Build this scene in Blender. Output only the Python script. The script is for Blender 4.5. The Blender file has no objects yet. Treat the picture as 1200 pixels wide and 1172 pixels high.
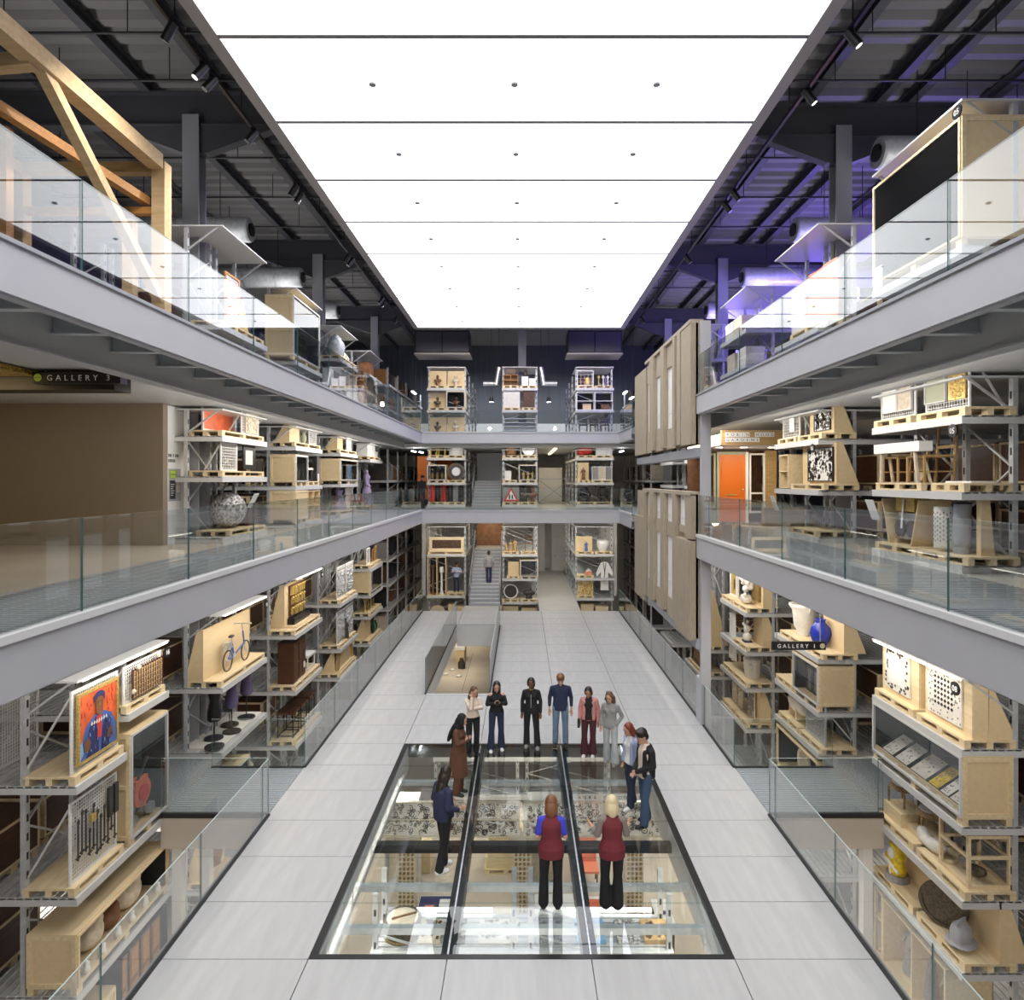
import bpy, bmesh, math, random
from mathutils import Vector, Matrix, Euler
C = bpy.context.scene.collection
SC = bpy.context.scene
PI = math.pi
random.seed(7)
# ---------------------------------------------------------------- camera, world, exposure
cam_d = bpy.data.cameras.new('camera'); cam = bpy.data.objects.new('camera', cam_d); C.objects.link(cam)
cam.location = (0, 0, 6.5); cam.rotation_euler = (PI/2, 0, 0)
cam_d.sensor_width = 36; cam_d.lens = 775/1200*36; cam_d.shift_x = -0.0100; cam_d.shift_y = -0.0200
cam_d.clip_start = .05; cam_d.clip_end = 200
SC.camera = cam
w = bpy.data.worlds.new('world'); SC.world = w; w.use_nodes = True
w.node_tree.nodes['Background'].inputs[0].default_value = (.55, .6, .7, 1)
w.node_tree.nodes['Background'].inputs[1].default_value = .25
SC.view_settings.view_transform = 'Standard'; SC.view_settings.look = 'None'
SC.view_settings.exposure = 0.0; SC.view_settings.gamma = 1; SC.view_settings.use_curve_mapping = False
SC.cycles.transparent_max_bounces = 40; SC.cycles.max_bounces = 7; SC.cycles.diffuse_bounces = 4; SC.cycles.glossy_bounces = 3
SC.cycles.use_denoising = True; SC.cycles.caustics_reflective = False; SC.cycles.caustics_refractive = False
CEIL_E = 2.7          # radiance of the luminous ceiling
def area(name, loc, rot, sx, sy, power, col=(1, 1, 1)):
    d = bpy.data.lights.new(name, 'AREA'); d.shape = 'RECTANGLE'; d.size = sx; d.size_y = sy; d.energy = power; d.color = col
    o = bpy.data.objects.new(name, d); C.objects.link(o); o.location = loc; o.rotation_euler = rot
    return o
def spotl(name, loc, to, power, ang=75, r=.08, col=(1, .95, .88)):
    d = bpy.data.lights.new(name, 'SPOT'); d.energy = power; d.spot_size = math.radians(ang); d.spot_blend = .8; d.shadow_soft_size = r; d.color = col
    o = bpy.data.objects.new(name, d); C.objects.link(o); o.location = loc; o.rotation_euler = (Vector(to)-Vector(loc)).to_track_quat('-Z', 'Y').to_euler()
    return o
def point(name, loc, power, col, r=.1):
    d = bpy.data.lights.new(name, 'POINT'); d.energy = power; d.color = col; d.shadow_soft_size = r
    o = bpy.data.objects.new(name, d); C.objects.link(o); o.location = loc
    return o
ORD = ('first', 'second', 'third', 'fourth', 'fifth', 'sixth', 'seventh', 'eighth', 'ninth', 'tenth', 'eleventh', 'twelfth')
WARM = (1, .87, .68)
for s in (-1, 1):      # track spots aimed at the racks, plus added fill lights that have no fittings
    area('hall_rack_fill', (5.85*s, 20.5, 4.15), (0, math.radians(42)*-s, 0), .5, 24, 350, (1, .93, .84))  # added fill under the gallery edge, brightens the lower racks
    area('gallery_rack_fill', (5.85*s, 22 if s < 0 else 20.5, 7.9), (0, math.radians(45)*-s, 0), .4, 20 if s < 0 else 24, 300, (1, .93, .84))  # added fill behind the edge beam for the middle gallery racks
    for y in (10.4, 13.5, 16.2, 21.2, 26.1, 29.): spotl('track_rack_light', (5.42*s, y+.25, 13.42), (8.3*s, y+1.2, 9.8), 420, 95)
    area('roof_fill', (9.5*s, 22, 12.9), (PI, 0, 0), .3, 40, 370, (1, .98, .96))  # unseen fill added to lift the dark roof
    spotl('entrance_fill', (3.2*s, -1.6, 11.5), (5.5*s, 16, 2.), 1500, 75, .12)  # added behind the camera to brighten faces turned towards it
    area('entrance_low_fill', (6.8*s, 2.2, 4.2), (math.radians(75), 0, 0), 2.2, .4, 150, (1, .94, .86))  # second added fill, low, for crate sides facing the camera
for z, p in ((4.1, 150), (7.95, 110), (12.9, 170)): area('end_rack_fill', (0, 34.2, z), (math.radians(38), 0, 0), 11, .25, p, (1, .93, .84))  # fill added over the end walkways to brighten the far racks
area('ground_front_fill', (0, 7.6, -.8), (math.radians(62), 0, 0), 5, .3, 130, (1, .93, .82))  # hidden fill added below the deck to brighten the colonnade front
area('end_hall_fill', (0, 45.6, 12.6), (math.radians(30), 0, 0), 14, .3, 330, (.9, .95, 1))  # added wash that brightens the back wall
# ---------------------------------------------------------------- materials
# ---------------------------------------------------------------- materials
M = {}
def mat(name, col, rough=.6, metal=0., var=.0, scale=3., stretch=(1, 1, 1), col2=None, bump=0., emit=0., detail=4., spec=.5):
    m = bpy.data.materials.new(name); m.use_nodes = True; nt = m.node_tree; N = nt.nodes; L = nt.links
    b = N['Principled BSDF']; b.inputs['Roughness'].default_value = rough; b.inputs['Metallic'].default_value = metal
    b.inputs['Specular IOR Level'].default_value = spec
    c = (*col, 1)
    b.inputs['Base Color'].default_value = c
    if emit:
        b.inputs['Emission Color'].default_value = c; b.inputs['Emission Strength'].default_value = emit
    if var or col2 or bump:
        tc = N.new('ShaderNodeTexCoord'); mp = N.new('ShaderNodeMapping'); mp.inputs['Scale'].default_value = stretch
        nz = N.new('ShaderNodeTexNoise'); nz.inputs['Scale'].default_value = scale; nz.inputs['Detail'].default_value = detail
        L.new(tc.outputs['Object'], mp.inputs[0]); L.new(mp.outputs[0], nz.inputs['Vector'])
        if var or col2:
            cr = N.new('ShaderNodeValToRGB'); cr.color_ramp.elements[0].position = .3; cr.color_ramp.elements[1].position = .7
            cr.color_ramp.elements[0].color = (*[x*(1-var) for x in col], 1)
            cr.color_ramp.elements[1].color = (*col2, 1) if col2 else (*[min(1, x*(1+var)) for x in col], 1)
            L.new(nz.outputs['Fac'], cr.inputs[0]); L.new(cr.outputs[0], b.inputs['Base Color'])
        if bump:
            bp = N.new('ShaderNodeBump'); bp.inputs['Strength'].default_value = bump; bp.inputs['Distance'].default_value = .02
            L.new(nz.outputs['Fac'], bp.inputs['Height']); L.new(bp.outputs[0], b.inputs['Normal'])
    M[name] = m; return m
def glass(name, tint, rough=0., k0=.05, gain=.95):
    m = bpy.data.materials.new(name); m.use_nodes = True; nt = m.node_tree; N = nt.nodes; L = nt.links
    N.remove(N['Principled BSDF'])
    tr = N.new('ShaderNodeBsdfTransparent'); tr.inputs[0].default_value = (*tint, 1)
    gl = N.new('ShaderNodeBsdfGlossy'); gl.inputs['Roughness'].default_value = rough
    lw = N.new('ShaderNodeLayerWeight'); lw.inputs[0].default_value = .5
    p = N.new('ShaderNodeMath'); p.operation = 'POWER'; p.inputs[1].default_value = 3.
    ma = N.new('ShaderNodeMath'); ma.operation = 'MULTIPLY_ADD'; ma.inputs[1].default_value = gain; ma.inputs[2].default_value = k0
    mx = N.new('ShaderNodeMixShader')
    L.new(lw.outputs['Facing'], p.inputs[0]); L.new(p.outputs[0], ma.inputs[0]); L.new(ma.outputs[0], mx.inputs[0])
    L.new(tr.outputs[0], mx.inputs[1]); L.new(gl.outputs[0], mx.inputs[2]); L.new(mx.outputs[0], N['Material Output'].inputs[0])
    M[name] = m; return m
mat('deck', (.525, .525, .53), .45, var=.07, scale=1.2, stretch=(6, .8, 1), detail=6)
mat('felt', (.006, .006, .007), 1., spec=.08)
mat('joint', (.05, .05, .05), .7)
mat('fascia', (.50, .50, .53), .45, var=.02, scale=1.5)
mat('kerb', (.72, .72, .73), .4)
mat('soffit', (.62, .63, .64), .6)
mat('steel', (.36, .37, .40), .5)
mat('galv', (.56, .58, .60), .42, metal=.25, var=.12, scale=8)
mat('rack_white', (.62, .63, .64), .45)
mat('dark', (.02, .02, .022), .5)
mat('black', (.008, .008, .009), .35)
mat('roof', (.20, .195, .195), .7)
mat('roof_beam', (.075, .075, .085), .6)
mat('grating', (.33, .36, .40), .5, metal=.3, var=.5, scale=24, stretch=(1, 3.5, 1), detail=1)
mat('grating_bar', (.46, .50, .54), .4, metal=.3)
mat('beige_fascia', (.52, .47, .41), .6)
mat('beige_wall', (.27, .225, .17), .8, var=.02)
mat('white_wall', (.75, .74, .73), .7)
mat('grey_wall', (.25, .26, .28), .7)
mat('dark_wall', (.11, .12, .14), .6)
mat('l0floor', (.50, .44, .37), .5, var=.08, scale=1.)
mat('screed', (.50, .49, .47), .45, var=.06, scale=1.)
mat('pine', (.78, .62, .37), .6, var=.08, scale=2.2, stretch=(1, 7, 7), col2=(.86, .72, .48))
mat('ply', (.755, .585, .345), .6, var=.02, scale=2., stretch=(1, 6, 6), col2=(.79, .625, .385))
mat('truss_pine', (.56, .39, .20), .6, var=.08, scale=2., stretch=(1, 6, 6), col2=(.64, .46, .26))
mat('oak', (.46, .30, .13), .55, var=.15, scale=3, stretch=(1, 8, 8))
mat('orange_wood', (.42, .20, .06), .5, var=.2, scale=3, stretch=(1, 8, 8))
mat('brown', (.09, .035, .018), .4, var=.3, scale=4, stretch=(1, 6, 6))
mat('midbrown', (.20, .09, .04), .45, var=.3, scale=5)
mat('concrete', (.40, .335, .25), .85, var=.14, scale=5, stretch=(6, 6, .6), bump=.3, detail=6)
mat('concrete_smooth', (.43, .365, .28), .85, var=.1, scale=3, bump=.15)
mat('stone', (.66, .58, .46), .8, var=.15, scale=12, bump=.3)
mat('marble', (.78, .75, .70), .4, var=.08, scale=6)
mat('plaster', (.80, .77, .71), .7, var=.06, scale=10)
mat('white', (.84, .84, .83), .5)
mat('paper', (.86, .85, .82), .8)
mat('lining', (.018, .021, .026), .6)
mat('gold', (.62, .44, .14), .4, metal=.5, var=.35, scale=30)
mat('darkgold', (.30, .20, .07), .45, metal=.4, var=.5, scale=30)
mat('silver', (.62, .64, .66), .3, metal=.7, var=.3, scale=25)
mat('iron', (.07, .065, .06), .5, metal=.4)
mat('bronze', (.12, .10, .075), .4, metal=.6, var=.4, scale=25)
mat('red', (.62, .05, .035), .55)
mat('vermilion', (.70, .13, .04), .5, var=.25, scale=4)
mat('orange', (.72, .17, .015), .4)
mat('salmon', (.80, .27, .17), .5)
mat('yellow', (.78, .56, .03), .6, var=.3, scale=14)
mat('blue', (.02, .04, .38), .25)
mat('navyblue', (.03, .035, .14), .5)
mat('midblue', (.07, .14, .42), .5)
mat('skyblue', (.25, .45, .70), .5)
mat('violet', (.12, .10, .20), .6)
mat('lilac', (.34, .29, .45), .7)
mat('greenish', (.40, .42, .30), .6)
mat('green', (.04, .25, .09), .5)
mat('lime', (.45, .68, .04), .5)
mat('greyfab', (.30, .29, .29), .85, var=.2, scale=20)
mat('tweed', (.10, .095, .09), .9, var=.9, scale=16, col2=(.75, .74, .72), detail=2)
mat('wicker', (.40, .28, .15), .8, var=.5, scale=40)
mat('mosaic', (.18, .26, .42), .4, var=.7, scale=40, col2=(.7, .72, .75), detail=1)
mat('led', (1, .95, .86), .5, emit=2.2)
mat('led_cold', (.95, .98, 1), .5, emit=6.)
mat('led_gold', (1, .80, .42), .5, emit=5.)
mat('blue_lamp', (.16, .10, 1.), .5, emit=9.)
mat('ceiling_light', (.965, .98, 1.), .5, emit=CEIL_E)
mat('lightbox_frame', (.20, .20, .20), .5)
mat('frame_grey', (.33, .31, .30), .5)
glass('glass', (.945, .965, .96), 0., .055, .80)
glass('glass_floor', (.92, .95, .945), .012, .05, .80)
glass('acrylic', (.97, .975, .975), 0., .03, .6)
mat('glass_edge', (.10, .22, .21), .2)
mat('glass_top', (.45, .55, .54), .2)
mat('gold_ceiling', (.60, .42, .10), .35, metal=.7, var=.6, scale=20)
# ---------------------------------------------------------------- mesh builder and object helpers
class MB:
    def __init__(s): s.v = []; s.f = []; s.m = []; s.sm = []
    def add(s, V, F, mi=0, smooth=False):
        n = len(s.v); s.v += [tuple(p) for p in V]; s.f += [tuple(i+n for i in f) for f in F]
        s.m += [mi]*len(F); s.sm += [smooth]*len(F); return s
    def box(s, x0, x1, y0, y1, z0, z1, mi=0, mi_top=None, mi_side=None):
        V = [(x0, y0, z0), (x1, y0, z0), (x1, y1, z0), (x0, y1, z0), (x0, y0, z1), (x1, y0, z1), (x1, y1, z1), (x0, y1, z1)]
        s.add(V, [(0, 3, 2, 1), (4, 5, 6, 7), (0, 1, 5, 4), (1, 2, 6, 5), (2, 3, 7, 6), (3, 0, 4, 7)], mi)
        if mi_top is not None: s.m[-5] = mi_top
        return s
    def cbox(s, c, sz, mi=0, rot=None):
        R = Euler(rot).to_matrix() if rot else None
        V = []
        for a in [(-1, -1, -1), (1, -1, -1), (1, 1, -1), (-1, 1, -1), (-1, -1, 1), (1, -1, 1), (1, 1, 1), (-1, 1, 1)]:
            p = Vector((a[0]*sz[0]/2, a[1]*sz[1]/2, a[2]*sz[2]/2))
            if R: p = R @ p
            V.append(p+Vector(c))
        return s.add(V, [(0, 3, 2, 1), (4, 5, 6, 7), (0, 1, 5, 4), (1, 2, 6, 5), (2, 3, 7, 6), (3, 0, 4, 7)], mi)
    def bar(s, p, q, w, h=None, mi=0, up=(0, 0, 1)):
        p = Vector(p); q = Vector(q); h = h or w; d = (q-p).normalized(); u = Vector(up)
        if abs(d.dot(u)) > .98: u = Vector((0, 1, 0))
        x = d.cross(u).normalized(); y = x.cross(d).normalized()
        V = [e + x*(a*w/2) + y*(b*h/2) for e in (p, q) for a, b in ((-1, -1), (1, -1), (1, 1), (-1, 1))]
        return s.add(V, [(0, 3, 2, 1), (4, 5, 6, 7), (0, 1, 5, 4), (1, 2, 6, 5), (2, 3, 7, 6), (3, 0, 4, 7)], mi)
    def cyl(s, p, q, r0, r1=None, n=12, mi=0, cap=True, smooth=True):
        p = Vector(p); q = Vector(q); r1 = r0 if r1 is None else r1; d = (q-p).normalized()
        u = Vector((0, 0, 1)) if abs(d.z) < .95 else Vector((1, 0, 0)); x = d.cross(u).normalized(); y = d.cross(x)
        V = [e + x*(r*math.cos(2*PI*k/n)) + y*(r*math.sin(2*PI*k/n)) for e, r in ((p, r0), (q, r1)) for k in range(n)]
        s.add(V, [(k, k+n, (k+1) % n+n, (k+1) % n) for k in range(n)], mi, smooth)
        if cap: s.add(V[:n], [tuple(range(n))], mi); s.add(V[n:], [tuple(range(n-1, -1, -1))], mi)
        return s
    def sph(s, c, r, n=10, m=7, mi=0):
        r = (r, r, r) if not hasattr(r, '__len__') else r
        V = [(c[0], c[1], c[2]-r[2])]
        for j in range(1, m):
            t = PI*j/m
            V += [(c[0]+r[0]*math.sin(t)*math.cos(2*PI*k/n), c[1]+r[1]*math.sin(t)*math.sin(2*PI*k/n), c[2]-r[2]*math.cos(t)) for k in range(n)]
        V.append((c[0], c[1], c[2]+r[2]))
        F = [(0, 1+(k+1) % n, 1+k) for k in range(n)]
        for j in range(m-2):
            F += [(1+j*n+k, 1+j*n+(k+1) % n, 1+(j+1)*n+(k+1) % n, 1+(j+1)*n+k) for k in range(n)]
        e = len(V)-1; b = 1+(m-2)*n
        F += [(b+k, b+(k+1) % n, e) for k in range(n)]
        return s.add(V, F, mi, True)
    def lathe(s, prof, c=(0, 0, 0), n=16, mi=0, smooth=True):
        V = [(c[0]+r*math.cos(2*PI*k/n), c[1]+r*math.sin(2*PI*k/n), c[2]+z) for r, z in prof for k in range(n)]
        F = [(j*n+k, j*n+(k+1) % n, (j+1)*n+(k+1) % n, (j+1)*n+k) for j in range(len(prof)-1) for k in range(n)]
        s.add(V, F, mi, smooth)
        s.add(V[:n], [tuple(range(n-1, -1, -1))], mi); s.add(V[-n:], [tuple(range(n))], mi)
        return s
    def prism(s, poly, a0, a1, axis='y', mi=0):
        n = len(poly)
        g = {'y': lambda u, v, a: (u, a, v), 'x': lambda u, v, a: (a, u, v), 'z': lambda u, v, a: (u, v, a)}[axis]
        V = [g(u, v, a) for a in (a0, a1) for u, v in poly]
        F = [(k, (k+1) % n, (k+1) % n+n, k+n) for k in range(n)] + [tuple(range(n-1, -1, -1)), tuple(range(n, 2*n))]
        return s.add(V, F, mi)
    def mesh(s, name, mats):
        me = bpy.data.meshes.new(name); me.from_pydata(s.v, [], s.f)
        for m in (mats if isinstance(mats, (list, tuple)) else [mats]): me.materials.append(M[m])
        me.polygons.foreach_set('material_index', s.m); me.polygons.foreach_set('use_smooth', s.sm)
        me.update(); return me
    def build(s, name, mats, parent=None, loc=(0, 0, 0), rz=0.):
        return link(name, s.mesh(name, mats), parent, loc, rz)
def link(name, data, parent=None, loc=(0, 0, 0), rz=0.):
    o = bpy.data.objects.new(name, data); C.objects.link(o); o.location = loc; o.rotation_euler = (0, 0, rz)
    if parent: o.parent = parent
    return o
def tag(o, label, cat, group=None, kind=None):
    if label: o['label'] = label
    if cat: o['category'] = cat
    if group: o['group'] = group
    if kind: o['kind'] = kind
    return o
def thing(name, label, cat, loc=(0, 0, 0), rz=0., group=None):
    return tag(link(name, None, None, loc, rz), label, cat, group)
def struct(name, mb, mats, loc=(0, 0, 0), rz=0., parent=None, label=None):
    o = mb.build(name, mats, parent, loc, rz)
    if not parent: o['kind'] = 'structure'
    if label: o['label'] = label
    return o
def box(*a, **k): return MB().box(*a, **k)
def fix(o):
    bm = bmesh.new(); bm.from_mesh(o.data); bmesh.ops.recalc_face_normals(bm, faces=bm.faces); bm.to_mesh(o.data); bm.free(); return o
TS = bpy.data.scenes.new('workbench')
def baked(o):
    TS.collection.objects.link(o); TS.view_layers[0].update(); dg = TS.view_layers[0].depsgraph
    me = bpy.data.meshes.new_from_object(o.evaluated_get(dg), depsgraph=dg); TS.collection.objects.unlink(o); return me
def text(s, size, parent, loc, rot, m, name='lettering', ext=.004, align='LEFT', space=1.):
    c = bpy.data.curves.new(name, 'FONT'); c.body = s; c.size = size; c.extrude = ext; c.align_x = align; c.space_character = space
    c.materials.append(M[m]); c.resolution_u = 3; q = bpy.data.objects.new(name, c); me = baked(q); bpy.data.objects.remove(q); bpy.data.curves.remove(c)
    o = bpy.data.objects.new(name, me); C.objects.link(o); o.location = loc; o.rotation_euler = rot
    if parent: o.parent = parent
    return o
def dup(root, loc, rz=None, label=None, group=None):
    r = root.copy(); C.objects.link(r); r.location = loc
    if rz is not None: r.rotation_euler = (0, 0, rz)
    if label: r['label'] = label
    if group: r['group'] = group
    for ch in root.children:
        c = ch.copy(); C.objects.link(c); c.parent = r
        for g in ch.children:
            d = g.copy(); C.objects.link(d); d.parent = c
    return r
def voxel(mb, name, mats, vox, parent=None, smooth=3, dec=None, loc=(0, 0, 0), rz=0.):
    """union of overlapping forms -> one continuous skin"""
    me = mb.mesh(name, mats if not isinstance(mats, (list, tuple)) else mats[0]); o = bpy.data.objects.new(name, me)
    r = o.modifiers.new('r', 'REMESH'); r.mode = 'VOXEL'; r.voxel_size = vox; r.use_smooth_shade = True
    if smooth:
        k = o.modifiers.new('s', 'SMOOTH'); k.iterations = smooth; k.factor = .5
    if dec:
        k = o.modifiers.new('d', 'DECIMATE'); k.ratio = dec
    nm = baked(o)
    C.objects.link(o); o.modifiers.clear(); o.data = nm; bpy.data.meshes.remove(me); nm.name = name
    nm.polygons.foreach_set('use_smooth', [True]*len(nm.polygons))
    o.location = loc; o.rotation_euler = (0, 0, rz)
    if parent: o.parent = parent
    return o
# ---------------------------------------------------------------- setting: floors
XL, XR = -4.93, 4.80                       # deck edges
FL, FR = -4.80, 4.64                       # gallery fascia planes
ZA, ZB = 5.0, 8.75                         # gallery floor levels
deck = struct('floor', box(XL, XR, 32.2, 32.7, -.40, -.09), 'joint', label='main hall floor of large pale grey panels')
cols = [XL, -2.90, -1.02, .94, 2.88, XR]
Yk = [8.962+1.2195*k for k in range(-5, 20)]
pm = {}
for i in range(len(Yk)):
    y0 = Yk[i]; y1 = Yk[i+1] if i+1 < len(Yk) else 32.7
    if y1 > 32.7: y1 = 32.7
    if y0 >= 32.6: continue
    for c in range(5):
        if 1 <= c <= 3 and 8.9 < y0 < 16.2: continue
        if c == 1 and 20.2 < y0+.7 and y0 < 29.4 and y0 > 19.8: continue
        key = (c, round(y1-y0, 3))
        if key not in pm: pm[key] = box(cols[c]+.007, cols[c+1]-.007, .007, y1-y0-.007, -.09, 0).mesh('floor_panel', 'deck')
        link('floor_panel', pm[key], deck, (0, y0, 0))
# substructure strips under joints
sub = MB()
for y in Yk:
    if y < 8.9 or y > 16.3:
        if not (20.0 < y < 29.6): sub.box(XL, XR, y-.05, y+.05, -.3, -.092)
        else: sub.box(XL, -2.92, y-.05, y+.05, -.3, -.092); sub.box(-1.0, XR, y-.05, y+.05, -.3, -.092)
    else: sub.box(XL, -2.92, y-.05, y+.05, -.3, -.092); sub.box(2.9, XR, y-.05, y+.05, -.3, -.092)
for x in (XL+.05, -2.96, 2.94, XR-.05): sub.box(x-.05, x+.05, 3, 32.7, -.55, -.092)
struct('floor_joists', sub, 'joint')
edge = MB(); edge.box(XL-.05, XL, 3, 12.82, -.5, .02); edge.box(XL-.05, XL, 14.9, 32.7, -.5, .02)
edge.box(XR, XR+.05, 3, 12.82, -.5, .02); edge.box(XR, XR+.05, 14.9, 32.7, -.5, .02)
struct('trim_1', edge, 'steel')
# glass floor
gf = thing('glass_floor', 'large glass floor of eighteen panes in a black frame set in the hall floor', 'glass floor', (0, 8.96, 0))
Y0, Y1 = 0., 7.317
fr = MB()
fr.box(-2.90, -2.80, Y0, Y1, -.3, .004); fr.box(2.78, 2.88, Y0, Y1, -.3, .004); fr.box(-2.8, 2.78, Y0, Y0+.09, -.3, .004); fr.box(-2.8, 2.78, Y1-.09, Y1, -.3, .004)
fr.build('frame', 'black', gf)
for x in (-1.02, .94):
    box(x-.10, x-.012, Y0+.09, Y1-.09, -.34, -.04).build('beam', 'black', gf); box(x+.012, x+.10, Y0+.09, Y1-.09, -.34, -.04).build('beam', 'black', gf)
    box(x-.012, x+.012, Y0+.09, Y1-.09, -.05, -.004).build('joint_strip', 'silver', gf)
box(-2.8, 2.78, 3.28, 3.46, -.42, -.28).build('cross_beam', 'black', gf)
for y in (2.05, 5.85, 1.02): box(-2.8, 2.78, y-.05, y+.05, -.34, -.24).build('cross_rail', 'galv', gf)
for s, x in ((1, -2.80), (-1, 2.78)): box(min(x, x+s*.012), max(x, x+s*.012), Y0+.09, Y1-.09, -.62, -.05).build('side_lining', 'rack_white', gf)
bx = [(-2.80, -1.035), (-1.005, .925), (.955, 2.78)]
for k in range(6):
    for a, b in bx:
        y0 = .09 if k == 0 else k*1.2195+.006; y1 = 7.227 if k == 5 else (k+1)*1.2195-.006
        box(a, b, y0, y1, -.04, 0, mi=1).build('glass_pane', ['glass_edge', 'glass_floor'], gf)
        gp = gf.children[-1].data
        for i in (2, 3, 4, 5): gp.polygons[i].material_index = 0
# stair opening in the deck with its glass guard
ow = MB(); ow.box(-2.95, -2.90, 20.0, 29.4, -.6, .03); ow.box(-1.02, -.97, 20.0, 29.4, -.6, .03); ow.box(-2.9, -1.02, 29.36, 29.42, -.9, .0); ow.box(-2.9, -1.02, 19.9, 20.0, -.6, .03)
struct('trim_2', ow, 'rack_white')
# lower ground floor, hall shell
struct('floor_1', box(-16, 16, -2.2, 49, -4.6, -4.4), 'l0floor', label='pale concrete ground floor seen below the glass')
struct('wall_left', box(-16.2, -16, -2.2, 49, -4.6, 17), 'dark_wall'); struct('wall_right', box(16, 16.2, -2.2, 49, -4.6, 17), 'dark_wall')
fw = MB(); fw.box(-16, 16, 48.8, 49, -4.6, 17)
for k in range(80): fw.box(-16+k*.4, -15.82+k*.4, 48.74, 48.8, 10.6, 17)
struct('wall_back', fw, 'dark_wall'); struct('wall_front', box(-16, 16, -2.4, -2.2, -4.6, 17), 'white_wall')
struct('wall_back_1', box(-16, 16, 48.6, 48.74, -4.4, 10.6), 'white_wall')
# galleries: slabs, fascias, kerbs, secondary beams, brackets
def gallery(n, z, zf0, floor_m):
    YF = 31.6
    slabs = MB()
    slabs.box(-16, -6.7, 1, 48.6, z-.3, z); slabs.box(6.9, 16, 1, 48.6, z-.3, z); slabs.box(-6.7, 6.9, 35.4, 48.6, z-.3, z)
    struct('floor_%d' % (2*n), slabs, 'screed')
    wk = MB(); wk.box(-6.7, FL-.03, 1, YF+3.8, z-.3, z); wk.box(FR+.5, 6.9, 1, YF+3.8, z-.3, z); wk.box(FR+.03, FR+.5, 1, 17.6, z-.3, z); wk.box(FR+.03, FR+.5, 28.2, 35.4, z-.3, z); wk.box(FL, FR, YF+.03, YF+3.8, z-.3, z)
    struct('floor_%d' % (2*n+1), wk, floor_m, label='grey open-mesh gallery walkway')
    if n == 1:
        g = MB(); y = 1.
        while y < YF+3.7: g.box(-6.68, FL-.12, y, y+.055, z, z+.012); y += .11
        for k in range(8): g.box(-6.68+.25*k, -6.65+.25*k, 1, YF+3.7, z, z+.014)
        y = 1.
        while y < 35.3: g.box(FR+.55 if 17.4 < y < 28.3 else FR+.12, 6.88, y, y+.055, z, z+.012); y += .11
        tag(g.build('walkway_grating', 'grating_bar'), 'grey bar grating laid along the middle gallery walkways', None, kind='structure')
    for side in (-1, 1):
        f = MB()
        runs = [(1, YF)] if side < 0 else [(1, 17.6), (28.2, YF)]
        for a, b in runs:
            x0, x1 = (FL-.03, FL) if side < 0 else (FR, FR+.03)
            f.box(x0, x1, a, b, zf0, z-.03)
            f.box(min(x0, x1)-(.12 if side < 0 else -.03), max(x0, x1)-(-.0 if side > 0 else .03)+(.12 if side > 0 else 0), a, b, zf0-.02, zf0)
        struct('trim_%d' % (3+4*n+(side > 0)), f, 'fascia', label='long pale grey painted steel fascia of the gallery')
        k = MB()
        for a, b in runs:
            x0, x1 = (FL-.10, FL+.03) if side < 0 else (FR-.03, FR+.10)
            k.box(x0, x1, a, b, z-.03, z+(.05 if n == 1 else .0))
        struct('trim_%d' % (13+4*n+(side > 0)), k, 'kerb' if n == 1 else 'steel')
    f = MB(); f.box(FL, FR, YF, YF+.03, zf0, z-.03); f.box(FL, FR, YF+.03, YF+.15, zf0-.02, zf0); f.box(FL-.05, FR+.05, YF-.03, YF+.1, z-.03, z+.04)
    struct('trim_%d' % (5+4*n), f, 'fascia')
    for side in (-1, 1):
        b = MB(); xb = -5.65 if side < 0 else 5.5
        b.box(xb-.02, xb+.02, 1, YF, zf0-.25, z-.3); b.box(xb-.12, xb+.12, 1, YF, zf0-.27, zf0-.25)
        y = 2.2; j = 0
        while y < YF:
            x0, x1 = sorted((xb, FL-.03 if side < 0 else FR+.03))
            if not (side > 0 and 17.5 < y < 28.3):
                b.box(x0, x1, y-.012, y+.012, zf0+.02, z-.3)
                b.box(x0, x1, y-.06, y+.06, zf0, zf0+.02)
            y += 1.15
        struct('beam_%d' % (2*n+(side > 0)), b, 'soffit', label='secondary steel beam with cross plates under the gallery')
        for j in range(11):
            y = 3.2+j*2.45
            if side > 0 and 17 < y < 28.5: continue
            br = thing('spotlight', 'small grey spotlight, %s along the %s edge beam on the %s side' % (ORD[j], ('middle gallery', 'top gallery')[n-1], 'timber truss' if side < 0 else 'black crate'), 'spotlight', (xb+(.1 if side < 0 else -.1), y, zf0+.1))
            sgn = 1 if side < 0 else -1
            box(-.09*sgn if sgn < 0 else -.09, .0, -.03, .03, .05, .11).build('arm', 'steel', br) if sgn > 0 else box(0, .09, -.03, .03, .05, .11).build('arm', 'steel', br)
            MB().cyl((sgn*.02, 0, .08), (sgn*.13, -.05, .0), .045, n=8).build('head', 'steel', br)
    # soffit lining further out
    so = MB(); so.box(-16, -5.8, 1, 48, zf0-.02, zf0+.0); so.box(5.7, 16, 1, 48, zf0-.02, zf0); so.box(-5.8, 5.7, YF+.4, 48, zf0-.02, zf0)
    struct('ceiling_%d' % n, so, 'soffit')
gallery(1, ZA, 4.42, 'grating'); gallery(2, ZB, 8.24, 'grating')
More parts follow.
